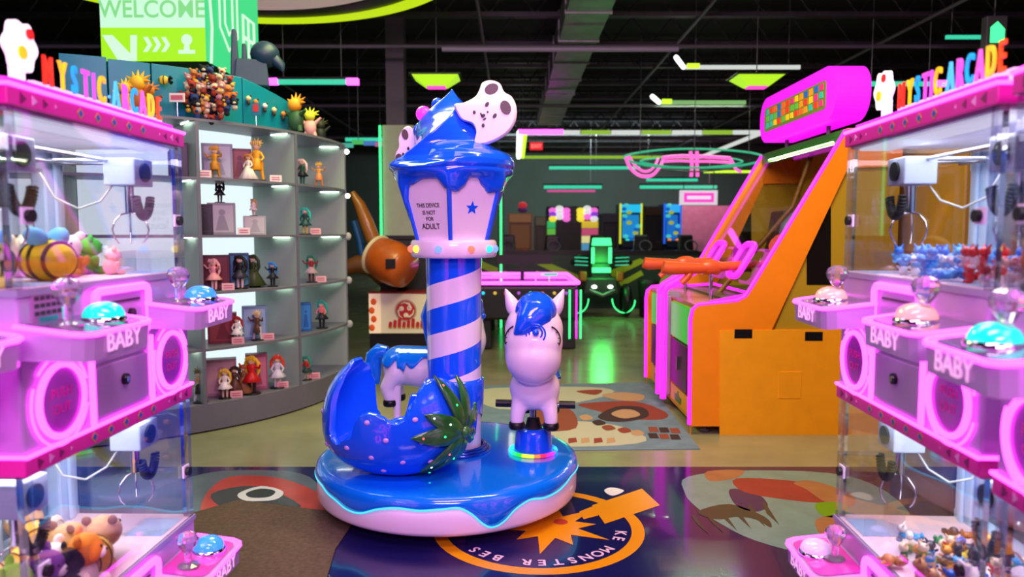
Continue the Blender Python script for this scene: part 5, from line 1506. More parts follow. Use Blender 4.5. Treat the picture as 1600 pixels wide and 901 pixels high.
_l = lamp('game_inner_fill', 'AREA', (GO.x + 0.35, GO.y, 2.03), 20, (1.0, 0.92, 0.65), 0.03, 1.3)  # added strip light that brightens the inside of the game
# sloping window glass
gx0, gz0 = prof[6]; gx1, gz1 = prof[7]
b = MB(); b.add([(gx0 + .03, y0, gz0), (gx0 + .03, y1, gz0), (gx1 + .03, y1, gz1), (gx1 + .03, y0, gz1)], [(0, 1, 2, 3)]); b.add([(gx0 + .036, y0, gz0), (gx0 + .036, y1, gz0), (gx1 + .036, y1, gz1), (gx1 + .036, y0, gz1)], [(3, 2, 1, 0)])
b.build('window_glass', M_GLASS, game)
# ledge
b = MB(); b.span((xf + 0.02, y0, zl - 0.02), (gx0 + 0.08, y1, zl)); b.build('play_ledge', mat('dark_amber_ledge', '#b87818', 0.3, coat=0.4), game)
b = MB(); b.span((xf + .3, y0 + .02, zl), (gx0 + .7, y1 - .02, zl + 0.02)); b.build('target_floor', mat('dull_green_target_floor', '#3c5c2c', 0.3), game)
b = MB(); b.tube([(gx0 - 0.25, y0 + .1, zl + 0.01), (gx0 + 0.1, y0 + .3, zl + 0.05), (gx0 + 0.1, y1 - .3, zl + .05), (gx0 - .25, y1 - .1, zl + .01)], 0.012, 8); b.build('light_tube', M_MAGLED, game)
# front doors and glowing panels, one pair per player
M_GP = mat('lit_green_art', '#187018', 0.3, emit=(0.04, 0.8, 0.03), es=0.45)
for s in (-1, 1):
    yc = s * 0.40
    b = MB(); b.span((xf + 0.005, yc - 0.27, 0.60), (xf + 0.03, yc + 0.27, 0.86)); b.build('lit_art_panel', M_GP, game)
    b = MB(); b.span((xf + 0.005, yc - 0.27, 0.24), (xf + 0.03, yc + 0.27, 0.58)); d = b.build('coin_door', mat('dark_brown_door', '#2a1a10', 0.3), game, bevel=0.004)
    b = MB(); b.box((xf, yc, 0.42), (0.015, 0.03, 0.10)); b.build('handle', M_CHROME, d)
    b = MB(); b.span((xf + 0.012, yc - 0.27, 0.10), (xf + 0.03, yc + 0.27, 0.22)); b.use(1)
    b.prism([(-0.10, 0), (0.08, 0), (0.10, 0.05), (0.02, 0.05), (0.0, 0.09), (-0.06, 0.05), (-0.12, 0.05)], T(xf + 0.011, yc, 0.12) @ RZ(-PI / 2) @ UP, 0.003); b.build('kick_panel', [M_OR2, mat('green_print', '#4c7818', 0.4)], game)
for yy in (-0.09, 0.09):
    b = MB(); b.tube([(xf - 0.04, yy, 0.08), (xf - 0.04, yy, 0.93), (xf - 0.02, yy, 0.97), (xf + 0.20, yy * 1.4, 1.10)], 0.026, 10); b.build('light_pole', M_MAGLED, game)
b = MB(); b.span((xf - 0.045, -0.06, 0.10), (xf + 0.03, 0.06, 0.90)); b.build('centre_pillar', mat('silver_lilac_panel', '#b0a0c0', 0.25, 0.4), game, bevel=0.01)
# toy guns on posts, pointing over the ledge
for s in (-1, 1):
    yc = s * 0.40
    b = MB(); z = 1.13; x = xf + 0.12
    b.tube([(x - 0.24, yc, z + 0.01), (x - 0.20, yc, z), (x + 0.02, yc, z + 0.0), (x + 0.30, yc, z + 0.02), (x + 0.52, yc, z + 0.035)], 0.03, 10, rs=[0.048, 0.052, 0.040, 0.034, 0.022])
    b.tube([(x - 0.02, yc, z - 0.01), (x - 0.06, yc, z - 0.07), (x - 0.10, yc, z - 0.11)], 0.025, 8)
    b.ell((x + 0.12, yc, z + 0.01), (0.10, 0.04, 0.055))
    g = b.build('toy_gun', mat('red_orange_gun_plastic', '#d85a24', 0.4, coat=0.3), game)
    MB().cyl((x + 0.52, yc, z + 0.035), (x + 0.66, yc, z + 0.045), 0.010).build('barrel', M_CHROME, g)
    MB().cyl((x + 0.12, yc, zl), (x + 0.12, yc, z - 0.02), 0.014).build('gun_post', M_CHROME, game)
# two glowing oblong hoops leaning with the window, round scoreboards
sl = math.atan2(gz1 - gz0, gx1 - gx0)
for s in (-1, 1):
    yc = s * 0.38
    base = Vector((gx0 + 0.085, yc, gz0 + 0.15))
    ux = Vector((math.cos(sl), 0, math.sin(sl))); uy = Vector((0, 1, 0)); nn = Vector((-math.sin(sl), 0, math.cos(sl)))
    pts = [base + ux * p[1] + uy * p[0] + nn * 0.03 for p in rrect(0.24, 0.27, 0.06, 5)]
    hp = MB().tube(pts, 0.024, 8, closed=True).build('light_hoop', M_MAGLED, game)
    b = MB(); R3 = Matrix((( uy.x, ux.x, nn.x), (uy.y, ux.y, nn.y), (uy.z, ux.z, nn.z))).to_4x4(); R3.translation = base
    b.prism(rrect(0.22, 0.25, 0.05), R3, 0.02); b.build('score_screen', mat('dark_violet_screen', '#30204c', 0.1, coat=0.6), hp)
# targets inside
b = MB(); b.tube([(gx0 + 0.45, -0.1, zl + 0.05), (gx0 + 0.52, -0.1, zl + 0.55), (gx0 + 0.62, -0.12, zl + 0.72)], 0.05, 10, rs=[0.09, 0.07, 0.02]); b.build('target', mat('slate_target', '#6c7890', 0.3, coat=0.4), game)
b = MB(); b.box((gx0 + 0.65, 0.35, zl + 0.5), (0.25, 0.3, 0.35), tx=0.6); b.build('target', mat('black_target', '#1c1c20', 0.4), game, bevel=0.02)
b = MB(); b.tube([(gx0 + 0.30, -0.45, zl + 0.42), (gx0 + 0.62, -0.3, zl + 0.20)], 0.05, 10, rs=[0.08, 0.04]); b.build('target', mat('coral_target', '#f06858', 0.4), game)
for (x, y) in ((xf + 0.12, y0 + 0.05), (xf + 0.12, y1 - 0.05), (backx - 0.12, y0 + 0.05), (backx - 0.12, y1 - 0.05)):
    MB().lathe([(0, 0.003), (0.035, 0.003), (0.03, 0.015), (0.012, 0.02), (0.012, 0.065)], 16, c=(x, y, 0)).build('levelling_foot', M_GREYM, game)
# capsule sign on top
b = MB()
sy0, sy1, sz0, sz1 = 4.98, 6.50, 2.155, 2.53
sxf = 2.16 - GO.x
cap = rrect(sy1 - sy0, sz1 - sz0, 0.17, 10, (sy0 + sy1) / 2 - GO.y, (sz0 + sz1) / 2)
MX = Matrix(((0, 0, 1, 0), (1, 0, 0, 0), (0, 1, 0, 0), (0, 0, 0, 1)))      # xy drawing -> yz plane, extruded towards +x
b.prism(cap, T(sxf, 0, 0) @ MX, 0.23); sg = b.build('capsule_sign', led('magenta_sign_light', (1.0, 0.004, 0.95), 1.0), game, bevel=0.03, seg=3)
cap2 = rrect(sy1 - sy0 - 0.30, sz1 - sz0 - 0.18, 0.03, 4, (sy0 + sy1) / 2 - GO.y + 0.02, (sz0 + sz1) / 2)
MB().prism(cap2, T(sxf - 0.006, 0, 0) @ MX, 0.007).build('sign_face', mat('olive_sign_face', '#6c7c28', 0.4, emit=lin('#6c7c28'), es=0.4), sg)
cs = ['#e83828', '#f09020', '#e8c020', '#30b0a0', '#d83080', '#2860c0', '#f06030', '#58b040']
b = MB(); rr = random.Random(5); k = 0
for r_ in range(3):
    for c_ in range(13):
        w = 0.062; y = sy0 - GO.y + 0.20 + c_ * 0.090; z = sz0 + 0.115 + r_ * 0.055
        b.use(rr.randrange(8)); b.prism([(y, z), (y + w, z + rr.uniform(-.006, .006)), (y + w, z + 0.045), (y + rr.uniform(0, .015), z + 0.045)], T(sxf - 0.010, 0, 0) @ MX, 0.005); k += 1
b.build('block_pattern', [mat('sign_block_%d' % i, c, 0.4, emit=lin(c), es=0.5) for i, c in enumerate(cs)], sg)
for yy in (5.35, 6.15): MB().cyl((sxf + 0.11, yy - GO.y, 2.09), (sxf + 0.11, yy - GO.y, 2.17), 0.015).build('sign_bracket', M_GREYM, game)
# reflections of the same light tubes come from the tubes themselves

# yellow game standing further right, seen through the claw machine glass
t = thing('prize_cabinet', 'mustard yellow cabinet with green stripes seen through the right claw machine glass', 'arcade game', (3.35, 4.6, 0), 0)
b = MB(); b.box((0, 0.3, 1.0), (1.2, 0.8, 1.94)); b.build('body', mat('mustard_yellow_body', '#b08c20', 0.4), t, bevel=0.01)
b = MB(); b.box((0, -0.105, 1.3), (1.0, 0.01, 0.9)); b.build('art_panel', mat('olive_art', '#7c6c30', 0.4, vary=0.5, scale=6), t)
for k in range(4):
    b = MB(); b.tube([(-0.25 + k * 0.09, -0.115, 1.2 + 0.02 * k), (-0.22 + k * 0.08, -0.115, 1.5), (-0.28 + k * 0.11, -0.115, 1.72)], 0.02, 6, rs=[.015, .028, .004]); b.build('leaf_print', mat('leaf_green_print', '#3c7c28', 0.4), t)
b = MB(); b.box((0.2, -0.115, 1.1), (0.4, 0.01, 0.4)); b.build('dark_window', mat('smoked_window', '#14120c', 0.1), t)
# ================================================================ hall beyond
# drum game with a barrel drum
dp = at(624, 500, 7.6)
dg = thing('drum_game', 'drum arcade game with a tilted orange barrel drum and white front panel', 'arcade game', (dp.x, 7.6, 0))
pw, pz0, pz1 = 0.62, at(620, 520, 7.6).z, at(620, 458, 7.6).z
b = MB(); b.span((-pw / 2, 0.0, 0.10), (pw / 2, 0.75, pz0)); b.build('plinth', M_BLACK, dg)
b = MB(); b.span((-pw / 2, -0.02, pz0), (pw / 2, 0.75, pz1)); b.use(1).span((-pw / 2 - .01, -0.03, pz1), (pw / 2 + .01, 0.76, pz1 + 0.015)); b.build('cabinet', [mat('cream_drum_panel', '#ece4c8', 0.4), mat('dark_red_trim', '#8c1c18', 0.4)], dg)
b = MB(); b.span((-pw / 2, -0.026, pz0), (-pw / 2 + 0.12, -0.02, pz1)); b.use(1)
for k in range(4): b.ell((-pw / 2 + 0.03 + 0.02 * (k % 2), -0.03, pz0 + 0.06 + 0.09 * k), (0.03, 0.006, 0.035))
b.build('flame_art', [mat('pale_flame_art', '#f8e0c0', 0.4, emit=(1, .75, .5), es=0.25), mat('orange_flame', '#f06018', 0.4)], dg)
b = MB(); zc0 = (pz0 + pz1) / 2 + 0.03
b.prism(circ(0.115, 32, 0.07, zc0), T(0, -0.021, 0) @ UP, 0.004); b.use(1).prism(circ(0.10, 32, 0.07, zc0), T(0, -0.0225, 0) @ UP, 0.004); b.use(2)
for k in range(3):
    a = 2 * PI * k / 3 + 0.6
    b.prism(circ(0.026, 16, 0.07 + 0.048 * math.cos(a), zc0 + 0.048 * math.sin(a)), T(0, -0.024, 0) @ UP, 0.004)
    b.tube([(0.07 + r * math.cos(a + q), -0.029, zc0 + r * math.sin(a + q)) for r, q in ((0.055, 0), (0.078, 0.5), (0.085, 1.1), (0.085, 1.6))], .01, 5, rs=[.018, .013, .009, .004])
b.use(0).build('round_crest', [mat('tan_ring_print', '#b8a890', 0.4), mat('crimson_print', '#c02828', 0.4), mat('cream_print', '#f0e4d0', 0.4)], dg)
b = MB()
for k in range(9):
    x = -0.11 + k * 0.047; h = 0.04 + 0.018 * ((k * 7) % 3)
    b.use(0).prism([(x, pz0 + 0.07), (x + 0.036, pz0 + 0.062), (x + 0.04, pz0 + 0.075 + h), (x + 0.015, pz0 + 0.085 + h), (x + 0.006, pz0 + 0.07 + h)], T(0, -0.0255, 0) @ UP, 0.004)
    b.use(1).prism([(x, pz0 + 0.055), (x + 0.036, pz0 + 0.05), (x + 0.03, pz0 + 0.068), (x + 0.004, pz0 + 0.07)], T(0, -0.0255, 0) @ UP, 0.004)
b.build('title_print', [mat('crimson_print'), mat('gold_print', '#c88818', 0.4)], dg)
b = MB(); b.span((-0.25, 0.30, pz1 + .015), (0.30, 0.75, 1.34)); b.use(1).span((-0.28, 0.28, 1.32), (0.40, 0.78, 1.36)); b.build('screen_column', [M_DARK, M_BLACK], dg)
c0 = at(612, 410, 7.4) - Vector((dp.x, 7.6, 0))
R3 = (RZ(-0.5) @ RY(math.radians(112))).to_3x3()
def barrel(b, c, R3, L, r, n=32):
    vs = []; pr = [(-1, 0.0), (-1, 0.86), (-0.6, 0.98), (0, 1.04), (0.6, 0.98), (1, 0.86), (1, 0.0)]
    for (t, k) in pr:
        for j in range(n):
            a = 2 * PI * j / n; vs.append(Vector(c) + R3 @ Vector((r * k * math.cos(a), r * k * math.sin(a), t * L / 2)))
    b.add(vs, [(i * n + j, i * n + (j + 1) % n, (i + 1) * n + (j + 1) % n, (i + 1) * n + j) for i in range(6) for j in range(n)], True)
b = MB(); barrel(b, c0, R3, 0.40, 0.215); dr = b.build('barrel_drum', mat('orange_wood_barrel', '#b85418', 0.4, vary=0.15, coat=0.3), dg)
ax = R3 @ Vector((0, 0, 1))
b = MB(); b.torus(c0 - ax * 0.205, 0.190, 0.022, R3, n=32); b.ell(c0 - ax * 0.205, (0.19, 0.19, 0.02), R3); b.build('drum_skin', mat('cream_drum_skin', '#d8c8a0', 0.5), dr)
b = MB(); q = c0 + Vector((0.03, -0.235, 0.0)); b.box(q, (0.095, 0.05, 0.095)); b.build('square_handle', M_BLACK, dr, bevel=0.004)
b = MB(); b.tube([at(x, y, 7.9) - Vector((dp.x, 7.6, 0)) for x, y in ((550, 300), (562, 320), (572, 345), (582, 372), (600, 388))], 0.05, 10, rs=[0.03, 0.06, 0.075, 0.08, 0.06]); b.build('curved_arm', mat('brown_moulded_arm', '#9c5c18', 0.4, coat=0.3), dg)
b = MB(); b.tube([at(x, y, 7.9) - Vector((dp.x, 7.6, 0)) for x, y in ((535, 420), (560, 412), (585, 420), (600, 440))], 0.07, 10, rs=[0.08, 0.10, 0.10, 0.07]); b.build('drum_body', mat('dark_brown_moulding', '#6c3c14', 0.5), dg)
b = MB(); b.tube([at(x, y, 8.0) - Vector((dp.x, 7.6, 0)) for x, y in ((553, 345), (562, 375), (566, 400))], 0.04, 8); b.build('blue_trim', mat('deep_blue_trim', '#0c4880', 0.4), dg)
b = MB()
for x in (-0.27, 0.27):
    b.cyl((x, 0.1, 0.0), (x, 0.1, 0.12), 0.03); b.cyl((x, 0.6, 0.0), (x, 0.6, 0.12), 0.03)
b.build('foot_set', M_BLACK, dg)
b = MB(); b.tube([(c0.x, c0.y + .1, c0.z - .1), (0.0, 0.35, pz1)], 0.05, 8); b.build('drum_stand', M_BLACK, dg)

# air hockey table
ah = thing('air_hockey_table', 'black air hockey table edged with pink light tubes behind the unicorn', 'game table', (0.16, 9.6, 0))
b = MB(); b.span((-0.62, -0.95, 0.36), (0.62, 0.95, 0.76)); b.build('cabinet', M_DARK, ah, bevel=0.03)
b = MB(); b.span((-0.60, -0.93, 0.76), (0.60, 0.93, 0.775)); b.build('play_surface', mat('dark_play_surface', '#14141c', 0.1, coat=0.8), ah)
b = MB(); pr = rrect(1.26, 1.92, 0.06); b.tube([(p[0], p[1], 0.80) for p in pr], 0.022, 8, closed=True); b.build('light_rail', M_PINKLED, ah)
b = MB()
for k, c in enumerate((0, 1, 2, 3, 0, 2, 1, 3)):
    b.use(c); b.ell((-0.50 + k * 0.14, -0.955, 0.68), (0.035 if k == 2 else 0.02, 0.01, 0.035 if k == 2 else 0.02))
b.build('bulb_row', [led('cyan_lamp', (0, .7, .9), 1.2), led('yellow_lamp', (.9, .6, .05), .8), led('red_lamp', (.9, .1, .1), .8), led('violet_lamp', (.5, .1, .8), .8)], ah)
for x in (-0.50, 0.50):
    for y in (-0.82, 0.82):
        b = MB(); b.box((x, y, 0.22), (0.20, 0.14, 0.42), tx=0.8); b.cyl((x, y, 0.0), (x, y, 0.05), 0.05); b.build('leg', M_DARK, ah, bevel=0.01)
for x, m in ((0.60, M_MAGLED), (0.65, M_GREENLED), (0.52, M_GREENLED)):
    b = MB(); b.cyl((x, -0.965, 0.14), (x, -0.965, 0.72), 0.011); b.build('light_tube', m, ah)
b = MB(); b.span((-0.05, 0.02, 0.775), (0.0, 0.06, 1.0)); b.span((-.35, .0, .98), (.35, .08, 1.1)); b.build('score_bar', M_DARK, ah)
for x, m in ((-0.30, M_PINKLED), (0.28, M_TEALLED), (0.12, M_PINKLED)):
    b = MB(); b.cyl((x - 0.10, -0.9, 0.90), (x + 0.10, -0.9, 0.90), 0.018); b.cyl((x, -0.9, 0.76), (x, -0.9, 0.9), 0.008); b.build('goal_light', m, ah)

# green lit robot buggy ride
rp = at(936, 480, 12.2)
rb = thing('robot_ride', 'black robot buggy ride with bright green lit head and wheels', 'ride', (rp.x, 12.2, 0))
b = MB(); b.box((0, 0.1, 0.52), (0.62, 0.8, 0.28), tx=0.8); b.box((0, 0, 0.78), (0.34, 0.4, 0.30)); b.box((0, -0.1, 1.05), (0.30, 0.3, 0.34)); b.build('body', M_DARK, rb, bevel=0.03)
b = MB(); b.box((0, -0.27, 1.24), (0.32, 0.06, 0.12), tx=0.9); b.box((0, -0.27, 0.78), (0.30, 0.06, 0.08)); 
for x in (-0.14, 0.14): b.box((x, -0.27, 1.02), (0.05, 0.03, 0.26))
b.build('lit_head', M_GREENLED, rb)
for s in (-1, 1):
    b = MB(); b.torus((s * 0.42, -0.15, 0.28), 0.20, 0.075, RY(PI / 2).to_3x3(), n=28, k=10); w = b.build('wheel', M_BLACK, rb)
    b = MB(); b.torus((s * 0.36, -0.30, 0.30), 0.21, 0.010, (RZ(s * 0.9) @ RY(PI / 2)).to_3x3(), n=28, k=6, arc=(-1.6, 1.6)); b.build('wheel_light', M_GREENLED, w)
    b = MB(); b.tube([(s * 0.15, 0, 0.95), (s * 0.38, -0.1, 1.0), (s * 0.46, -0.3, 0.90)], 0.05, 8); b.use(1)
    for k in range(3): b.cyl((s * 0.22, -0.30, 0.86 + 0.06 * k), (s * 0.44, -0.32, 0.87 + 0.06 * k), 0.007)
    b.build('arm', [M_DARK, M_TEALLED], rb)
    b = MB(); b.box((s * 0.30, -0.25, 0.68), (0.12, 0.1, 0.16)); b.build('shoulder', mat('rust_orange_panel', '#a03c10', 0.4), rb, bevel=0.02)
    b = MB(); b.ell((s * 0.13, -0.42, 0.52), (0.045, 0.02, 0.03)); b.build('headlight', M_WHITELED, rb)
b = MB(); b.tube([(-0.2, -0.4, 0.46), (0, -0.46, 0.38), (0.2, -0.4, 0.46)], 0.03, 8); b.build('bumper', M_GREYM, rb)
lamp('robot_glow', 'POINT', (rp.x, 11.75, 0.9), 28, (0.05, 1.0, 0.12), rad=0.15)

# low track barrier with chevrons
b = MB(); x0, x1 = -0.9, 3.4; Yb = 13.4
b.use(0).span((x0, Yb, 0), (x1, Yb + 0.14, 1.04)); b.use(1).span((x0, Yb - 0.01, 0.98), (x1, Yb + 0.15, 1.06))
for k in range(4):
    x = x0 + 0.10 + k * 1.15; s = 1 if k < 2 else -1; xa = x if s > 0 else x + 0.95
    b.use(2).prism([(xa, 0.86), (xa + s * 0.12, 0.92), (xa + s * 0.85, 0.62), (xa + s * 0.95, 0.40), (xa + s * 0.75, 0.50)], T(0, Yb - 0.002, 0) @ UP, 0.004)
    b.prism([(xa + s * .05, 0.62), (xa + s * 0.10, 0.70), (xa + s * 0.5, 0.48), (xa + s * 0.45, 0.40)], T(0, Yb - 0.002, 0) @ UP, 0.004)
tag(b.build('track_barrier', [mat('dark_green_barrier', '#1c3a2c', 0.4), M_BLACK, mat('olive_lime_chevron', '#b4cc20', 0.4)]), 'long low dark green track barrier with olive chevrons behind the green ride', 'barrier')
# waste bin by it
p = at(1000, 478, 11.9)
o = MB().lathe([(0.0, 0), (0.14, 0), (0.17, 0.55), (0.18, 0.60), (0.15, 0.60), (0.13, 0.05)], 24).build('waste_bin', M_DARK); o.location = (2.25, 12.1, 0); tag(o, 'dark round waste bin between the green ride and the orange game', 'bin')
# row of parked karts behind the barrier
kc = ['#181c24', '#241c20', '#141c20', '#201818', '#1c2430', '#181818']
for k in range(7):
    x = -1.0 + k * 0.92
    t = thing('kart', ['dark go kart parked behind the barrier, by the striped column', 'dark go kart parked behind the barrier, by the wooden cabinet', 'dark go kart parked behind the barrier, under the colourful arch game', 'dark go kart parked behind the barrier, next after the arch game',
        'dark go kart parked behind the barrier, right behind the green ride', 'dark go kart parked behind the barrier, under the blue games', 'dark go kart parked behind the barrier, by the pink gun barrels'][k], 'kart', (x, 15.0, 0), 0.0)
    m = mat('kart_' + kc[k % 6][1:], kc[k % 6], 0.3, coat=0.4)
    b = MB(); b.box((0, 0, 0.85), (0.62, 1.0, 0.34), tx=0.7, ty=0.9); b.box((0, 0.3, 1.14), (0.34, 0.12, 0.40), tx=0.8); b.build('body', m, t, bevel=0.03)
    b = MB(); b.span((-0.34, -0.5, 0.0), (0.34, 0.5, 0.68)); b.build('rack', M_BLACK, t)
    b = MB(); b.torus((0, -0.2, 1.12), 0.12, 0.015, RX(1.1).to_3x3(), n=20); b.build('steering_wheel', M_GREYM, t)
    MB().ell((0.2, -0.46, 0.9), (0.05, 0.02, 0.03)).build('headlight', mat('dim_headlight', '#8c98a8', 0.2, emit=[(0.1, .5, .6), (.6, .1, .2), (.5, .5, .5)][k % 3], es=0.5), t)

# far arcade cabinets
def cab(px0, px1, py0, Y, cols, label, style='marquee', glow=0.9, name='arcade_cabinet'):
    a, c = at(px0, py0, Y), at(px1, py0, Y)
    w = c.x - a.x; h = a.z
    t = thing(name, label, 'arcade game', ((a.x + c.x) / 2, Y, 0))
    b = MB(); b.span((-w / 2, 0, 0), (w / 2, 0.8, h)); b.build('body', mat('cab_' + cols[0][1:], cols[0], 0.4), t, bevel=0.02)
    def e(c, s=glow): return mat('lit_%s_%d' % (c[1:], int(s * 100)), c, 0.4, emit=lin(c), es=s)
    b = MB(); 
    if style == 'arch':
        rr_ = random.Random(2)
        for s_ in (-1, 1):
            b = MB()
            for i in range(9):
                b.use([0, 2, 0, 3, 2, 0, 1, 2, 0][i] if s_ < 0 else [1, 2, 0, 1, 2, 3, 1, 0, 2][i])
                b.ell((s_ * (w / 4 + 0.02) + (i % 3 - 1) * w * 0.13, -0.08 - 0.03 * (i // 3), h - 0.06 - 0.10 * (i // 3) - 0.05 * abs(i % 3 - 1)), (0.10, 0.05, 0.075), nu=10, nv=6)
            b.build('lit_balloons', [e(cols[1]), e(cols[2]), e(cols[3], .7), e('#9040e0', .7)], t)
        b = MB()
        for k in range(5): b.use(k % 4); b.span((-w / 2, -0.05, h - 1.25 + k * 0.18), (-w / 2 + 0.2, 0, h - 1.08 + k * 0.18))
        b.build('lit_side', [e('#20c070', .6), e('#d8c030', .6), e('#e06090', .6), e('#60c040', .6)], t)
        b = MB()
        for k in range(5): b.use(k % 4); b.span((w / 2 - 0.42, -0.05, h - 1.25 + k * 0.18), (w / 2 - 0.02, 0, h - 1.08 + k * 0.18))
        b.build('lit_panel', [e('#d8c030', .6), e('#58a8d8', .5), e('#f0f0a0', .6), e('#d05080', .6)], t)
        b = MB(); b.span((-w / 2 + 0.24, -0.02, 0.7), (w / 2 - 0.46, 0.0, h - 0.4)); b.build('dark_opening', M_BLACK, t)
    else:
        b.span((-w / 2 + 0.02, -0.08, h - 0.22), (w / 2 - 0.02, 0, h - 0.02)); b.build('marquee', e(cols[1]), t)
        b = MB(); b.span((-w / 2 + 0.06, -0.03, h - 0.85), (w / 2 - 0.06, 0, h - 0.28)); b.build('screen', e(cols[2], glow * .7), t)
        b = MB(); b.span((-w / 2 + 0.02, -0.25, h - 1.08), (w / 2 - 0.02, 0, h - 0.92)); b.use(1); b.ell((0.1, -0.2, h - 0.90), (0.05, 0.05, 0.03)); b.ell((-0.1, -0.2, h - 0.90), (0.05, 0.05, 0.03)); b.build('control_deck', [mat('cab_' + cols[0][1:]), e(cols[3])], t)
        for s in (-1, 1):
            b = MB(); b.span((s * w / 2 - 0.02, -0.09, h - 1.0), (s * w / 2 + 0.02, -0.03, h)); b.build('light_edge', e(cols[4]), t)
        if cols[1] in ('#20c0f0', '#28a8f0'):
            b = MB(); rr_ = random.Random(4)
            for k in range(12):
                b.use(k % 3); b.ell((rr_.uniform(-.42, .42) * w, -0.07, h - 0.05 - k * 0.085), (0.07, 0.03, 0.05), nu=10, nv=6)
            b.build('lit_art', [e('#50d8e0', .6), e('#1068c8', .6), e('#c8d040', .5)], t)
    return t
cab(855, 936, 322, 18.0, ['#202028', '#f070d8', '#f0e040', '#f0f0f0', '#e04060'], 'arch shaped game with pink, white and yellow lit balloons far back', 'arch', 0.9)
cab(969, 1002, 318, 18.5, ['#0c2840', '#20c0f0', '#1890e0', '#30e0d0', '#d8e030'], 'tall cyan lit cabinet, left of the pair flanking a black opening')
cab(1038, 1063, 318, 18.5, ['#0c2840', '#28a8f0', '#1878d0', '#f08020', '#2060e0'], 'narrow blue lit cabinet beside the pink wall, right of the pair')
cab(1006, 1034, 322, 18.6, ['#0a0a0c', '#30180c', '#0c0c0e', '#402010', '#1a1a1c'], 'black cabinet standing between the two blue lit ones', glow=0.2)
cab(795, 831, 333, 18.0, ['#8c5c30', '#a06c38', '#8c5828', '#c03030', '#6c4420'], 'wooden fronted cabinet with a small red sign, beside the arch game', glow=0.25)
cab(836, 853, 338, 18.2, ['#4c3c28', '#606040', '#383020', '#808060', '#2c2820'], 'dull brown narrow cabinet between the wooden one and the arch game', glow=0.2)
cab(941, 965, 333, 18.4, ['#101014', '#242430', '#18181f', '#303038', '#202028'], 'dark unlit cabinet between the arch game and the cyan one', glow=0.3)
p = at(817, 328, 17.9)
t = thing('balloon_figure', 'small red topped inflatable figure above the wooden cabinet', 'decoration', (p.x, 18.2, p.z - 0.02))
b = MB(); b.ell((0, 0, 0.14), (0.11, 0.08, 0.09)); b.build('cap', mat('red_inflatable', '#e02830', 0.4, emit=(1, .05, .08), es=.3), t)
b = MB(); b.ell((0, 0, 0.03), (0.12, 0.08, 0.07)); b.build('base', mat('violet_inflatable', '#8050c0', 0.4), t)

# pink lit sign over the partition
p0, p1 = at(1063, 297, 17.5), at(1121, 320, 17.5)
sg = thing('pink_sign', 'small white framed sign glowing pink above the far cabinets', 'sign', ((p0.x + p1.x) / 2, 17.5, p1.z))
w, h = p1.x - p0.x, p0.z - p1.z
b = MB(); b.span((-w / 2, 0, 0), (w / 2, 0.1, h)); b.build('case', led('white_sign_frame', (0.9, 0.8, 0.9), 0.8), sg)
b = MB(); b.span((-w * .40, -0.01, h * .18), (w * .40, 0, h * .82)); b.use(1); b.span((-w * .32, -0.015, h * .38), (w * .32, -.01, h * .62)); b.build('lit_face', [led('pink_sign_face', (1, .05, .5), 1.2), led('pale_pink_band', (1, .6, .8), 1.2)], sg)
for s in (-1, 1): b = MB(); b.cyl((s * w * .4, 0.05, h), (s * w * .4, 0.05, 4.4 - p1.z), 0.01); b.build('hanger', M_GREYM, sg)
# exit sign
p = at(838, 228, 16.0)
ex = thing('exit_sign', 'small red lit EXIT sign hanging beside the tilted light bar', 'sign', p)
MB().span((-0.14, 0, -0.08), (0.14, 0.05, 0.08)).build('case', led('red_sign_face', (1, 0.02, 0.03), 0.9), ex)
b = MB(); b.text('EXIT', 0.11, T(0, -0.001, -0.04) @ UP, 0.003, fat=0.02); b.build('lettering', led('bright_red_lettering', (1, .3, .25), 1.0), ex)
MB().cyl((0, 0.02, 0.08), (0, 0.02, 4.4 - p.z), 0.008).build('hanger', M_GREYM, ex)

# ---------------------------------------------------------------- lights and neon under the ceiling
def hang(t, pts, z):
    for x, y in pts:
        MB().cyl((x, y, 0), (x, y, 4.4 - z), 0.006, n=6).build('hanger', M_GREYM, t)
def barlight(px0, px1, py, Y, m, label, r=0.03, ends=None, name='bar_light'):
    a, c = at(px0, py, Y), at(px1, py, Y)
    t = thing(name, label, 'light', ((a.x + c.x) / 2, Y, a.z))
    L = c.x - a.x
    MB().box((0, 0, 0), (L, r * 1.6, r * 2)).build('tube', m, t)
    MB().box((0, 0.01, r * 1.5), (L + .04, r * 2.4, r)).build('housing', M_DARK, t)
    if ends == 'kink':
        lamp('bar_light_glow', 'AREA', (t.location[0], Y - 0.0, a.z - r * 1.1), 26, (0.75, 1.0, 0.6), L, 0.04, aim=(t.location[0], Y + 0.01, 0))
        b = MB(); b.tube([(-L / 2, 0, 0), (-L / 2 - 0.22, -0.55, -0.0)], r * 1.3, 6); b.build('angled_end', M_WHITELED, t)
        b = MB(); b.box((-L / 2 + 0.12, -0.02, 0.01), (0.16, r * 2, r * 2.6)); b.build('lime_cap', M_LIMELED, t)
    if ends == 'pink':
        for s in (-1, 1): MB().box((s * (L / 2 + 0.05), -0.02, 0.0), (0.14, r * 3, r * 2.5)).build('pink_end', M_PINKLED, t)
    hang(t, [(q, 0) for q in (-L * .4, L * .4) if abs(t.location[0] + q - 0.8) > 0.27], a.z)
    return t
DW = led('soft_white_tube', (0.85, 0.9, 0.85), 0.75); DG = led('green_white_tube', (0.35, 0.75, 0.25), 0.6)
barlight(1068, 1250, 105, 9.8, DW, 'white ceiling bar light with an angled end, nearer of the two by the duct', 0.024, 'kink')
barlight(1030, 1165, 160, 12.4, DG, 'greenish ceiling bar light with an angled end, behind the brighter one', 0.03, 'kink')
barlight(432, 545, 128, 9.0, M_TEALLED, 'green bar light with pink ends over the shelf end', 0.028, 'pink')
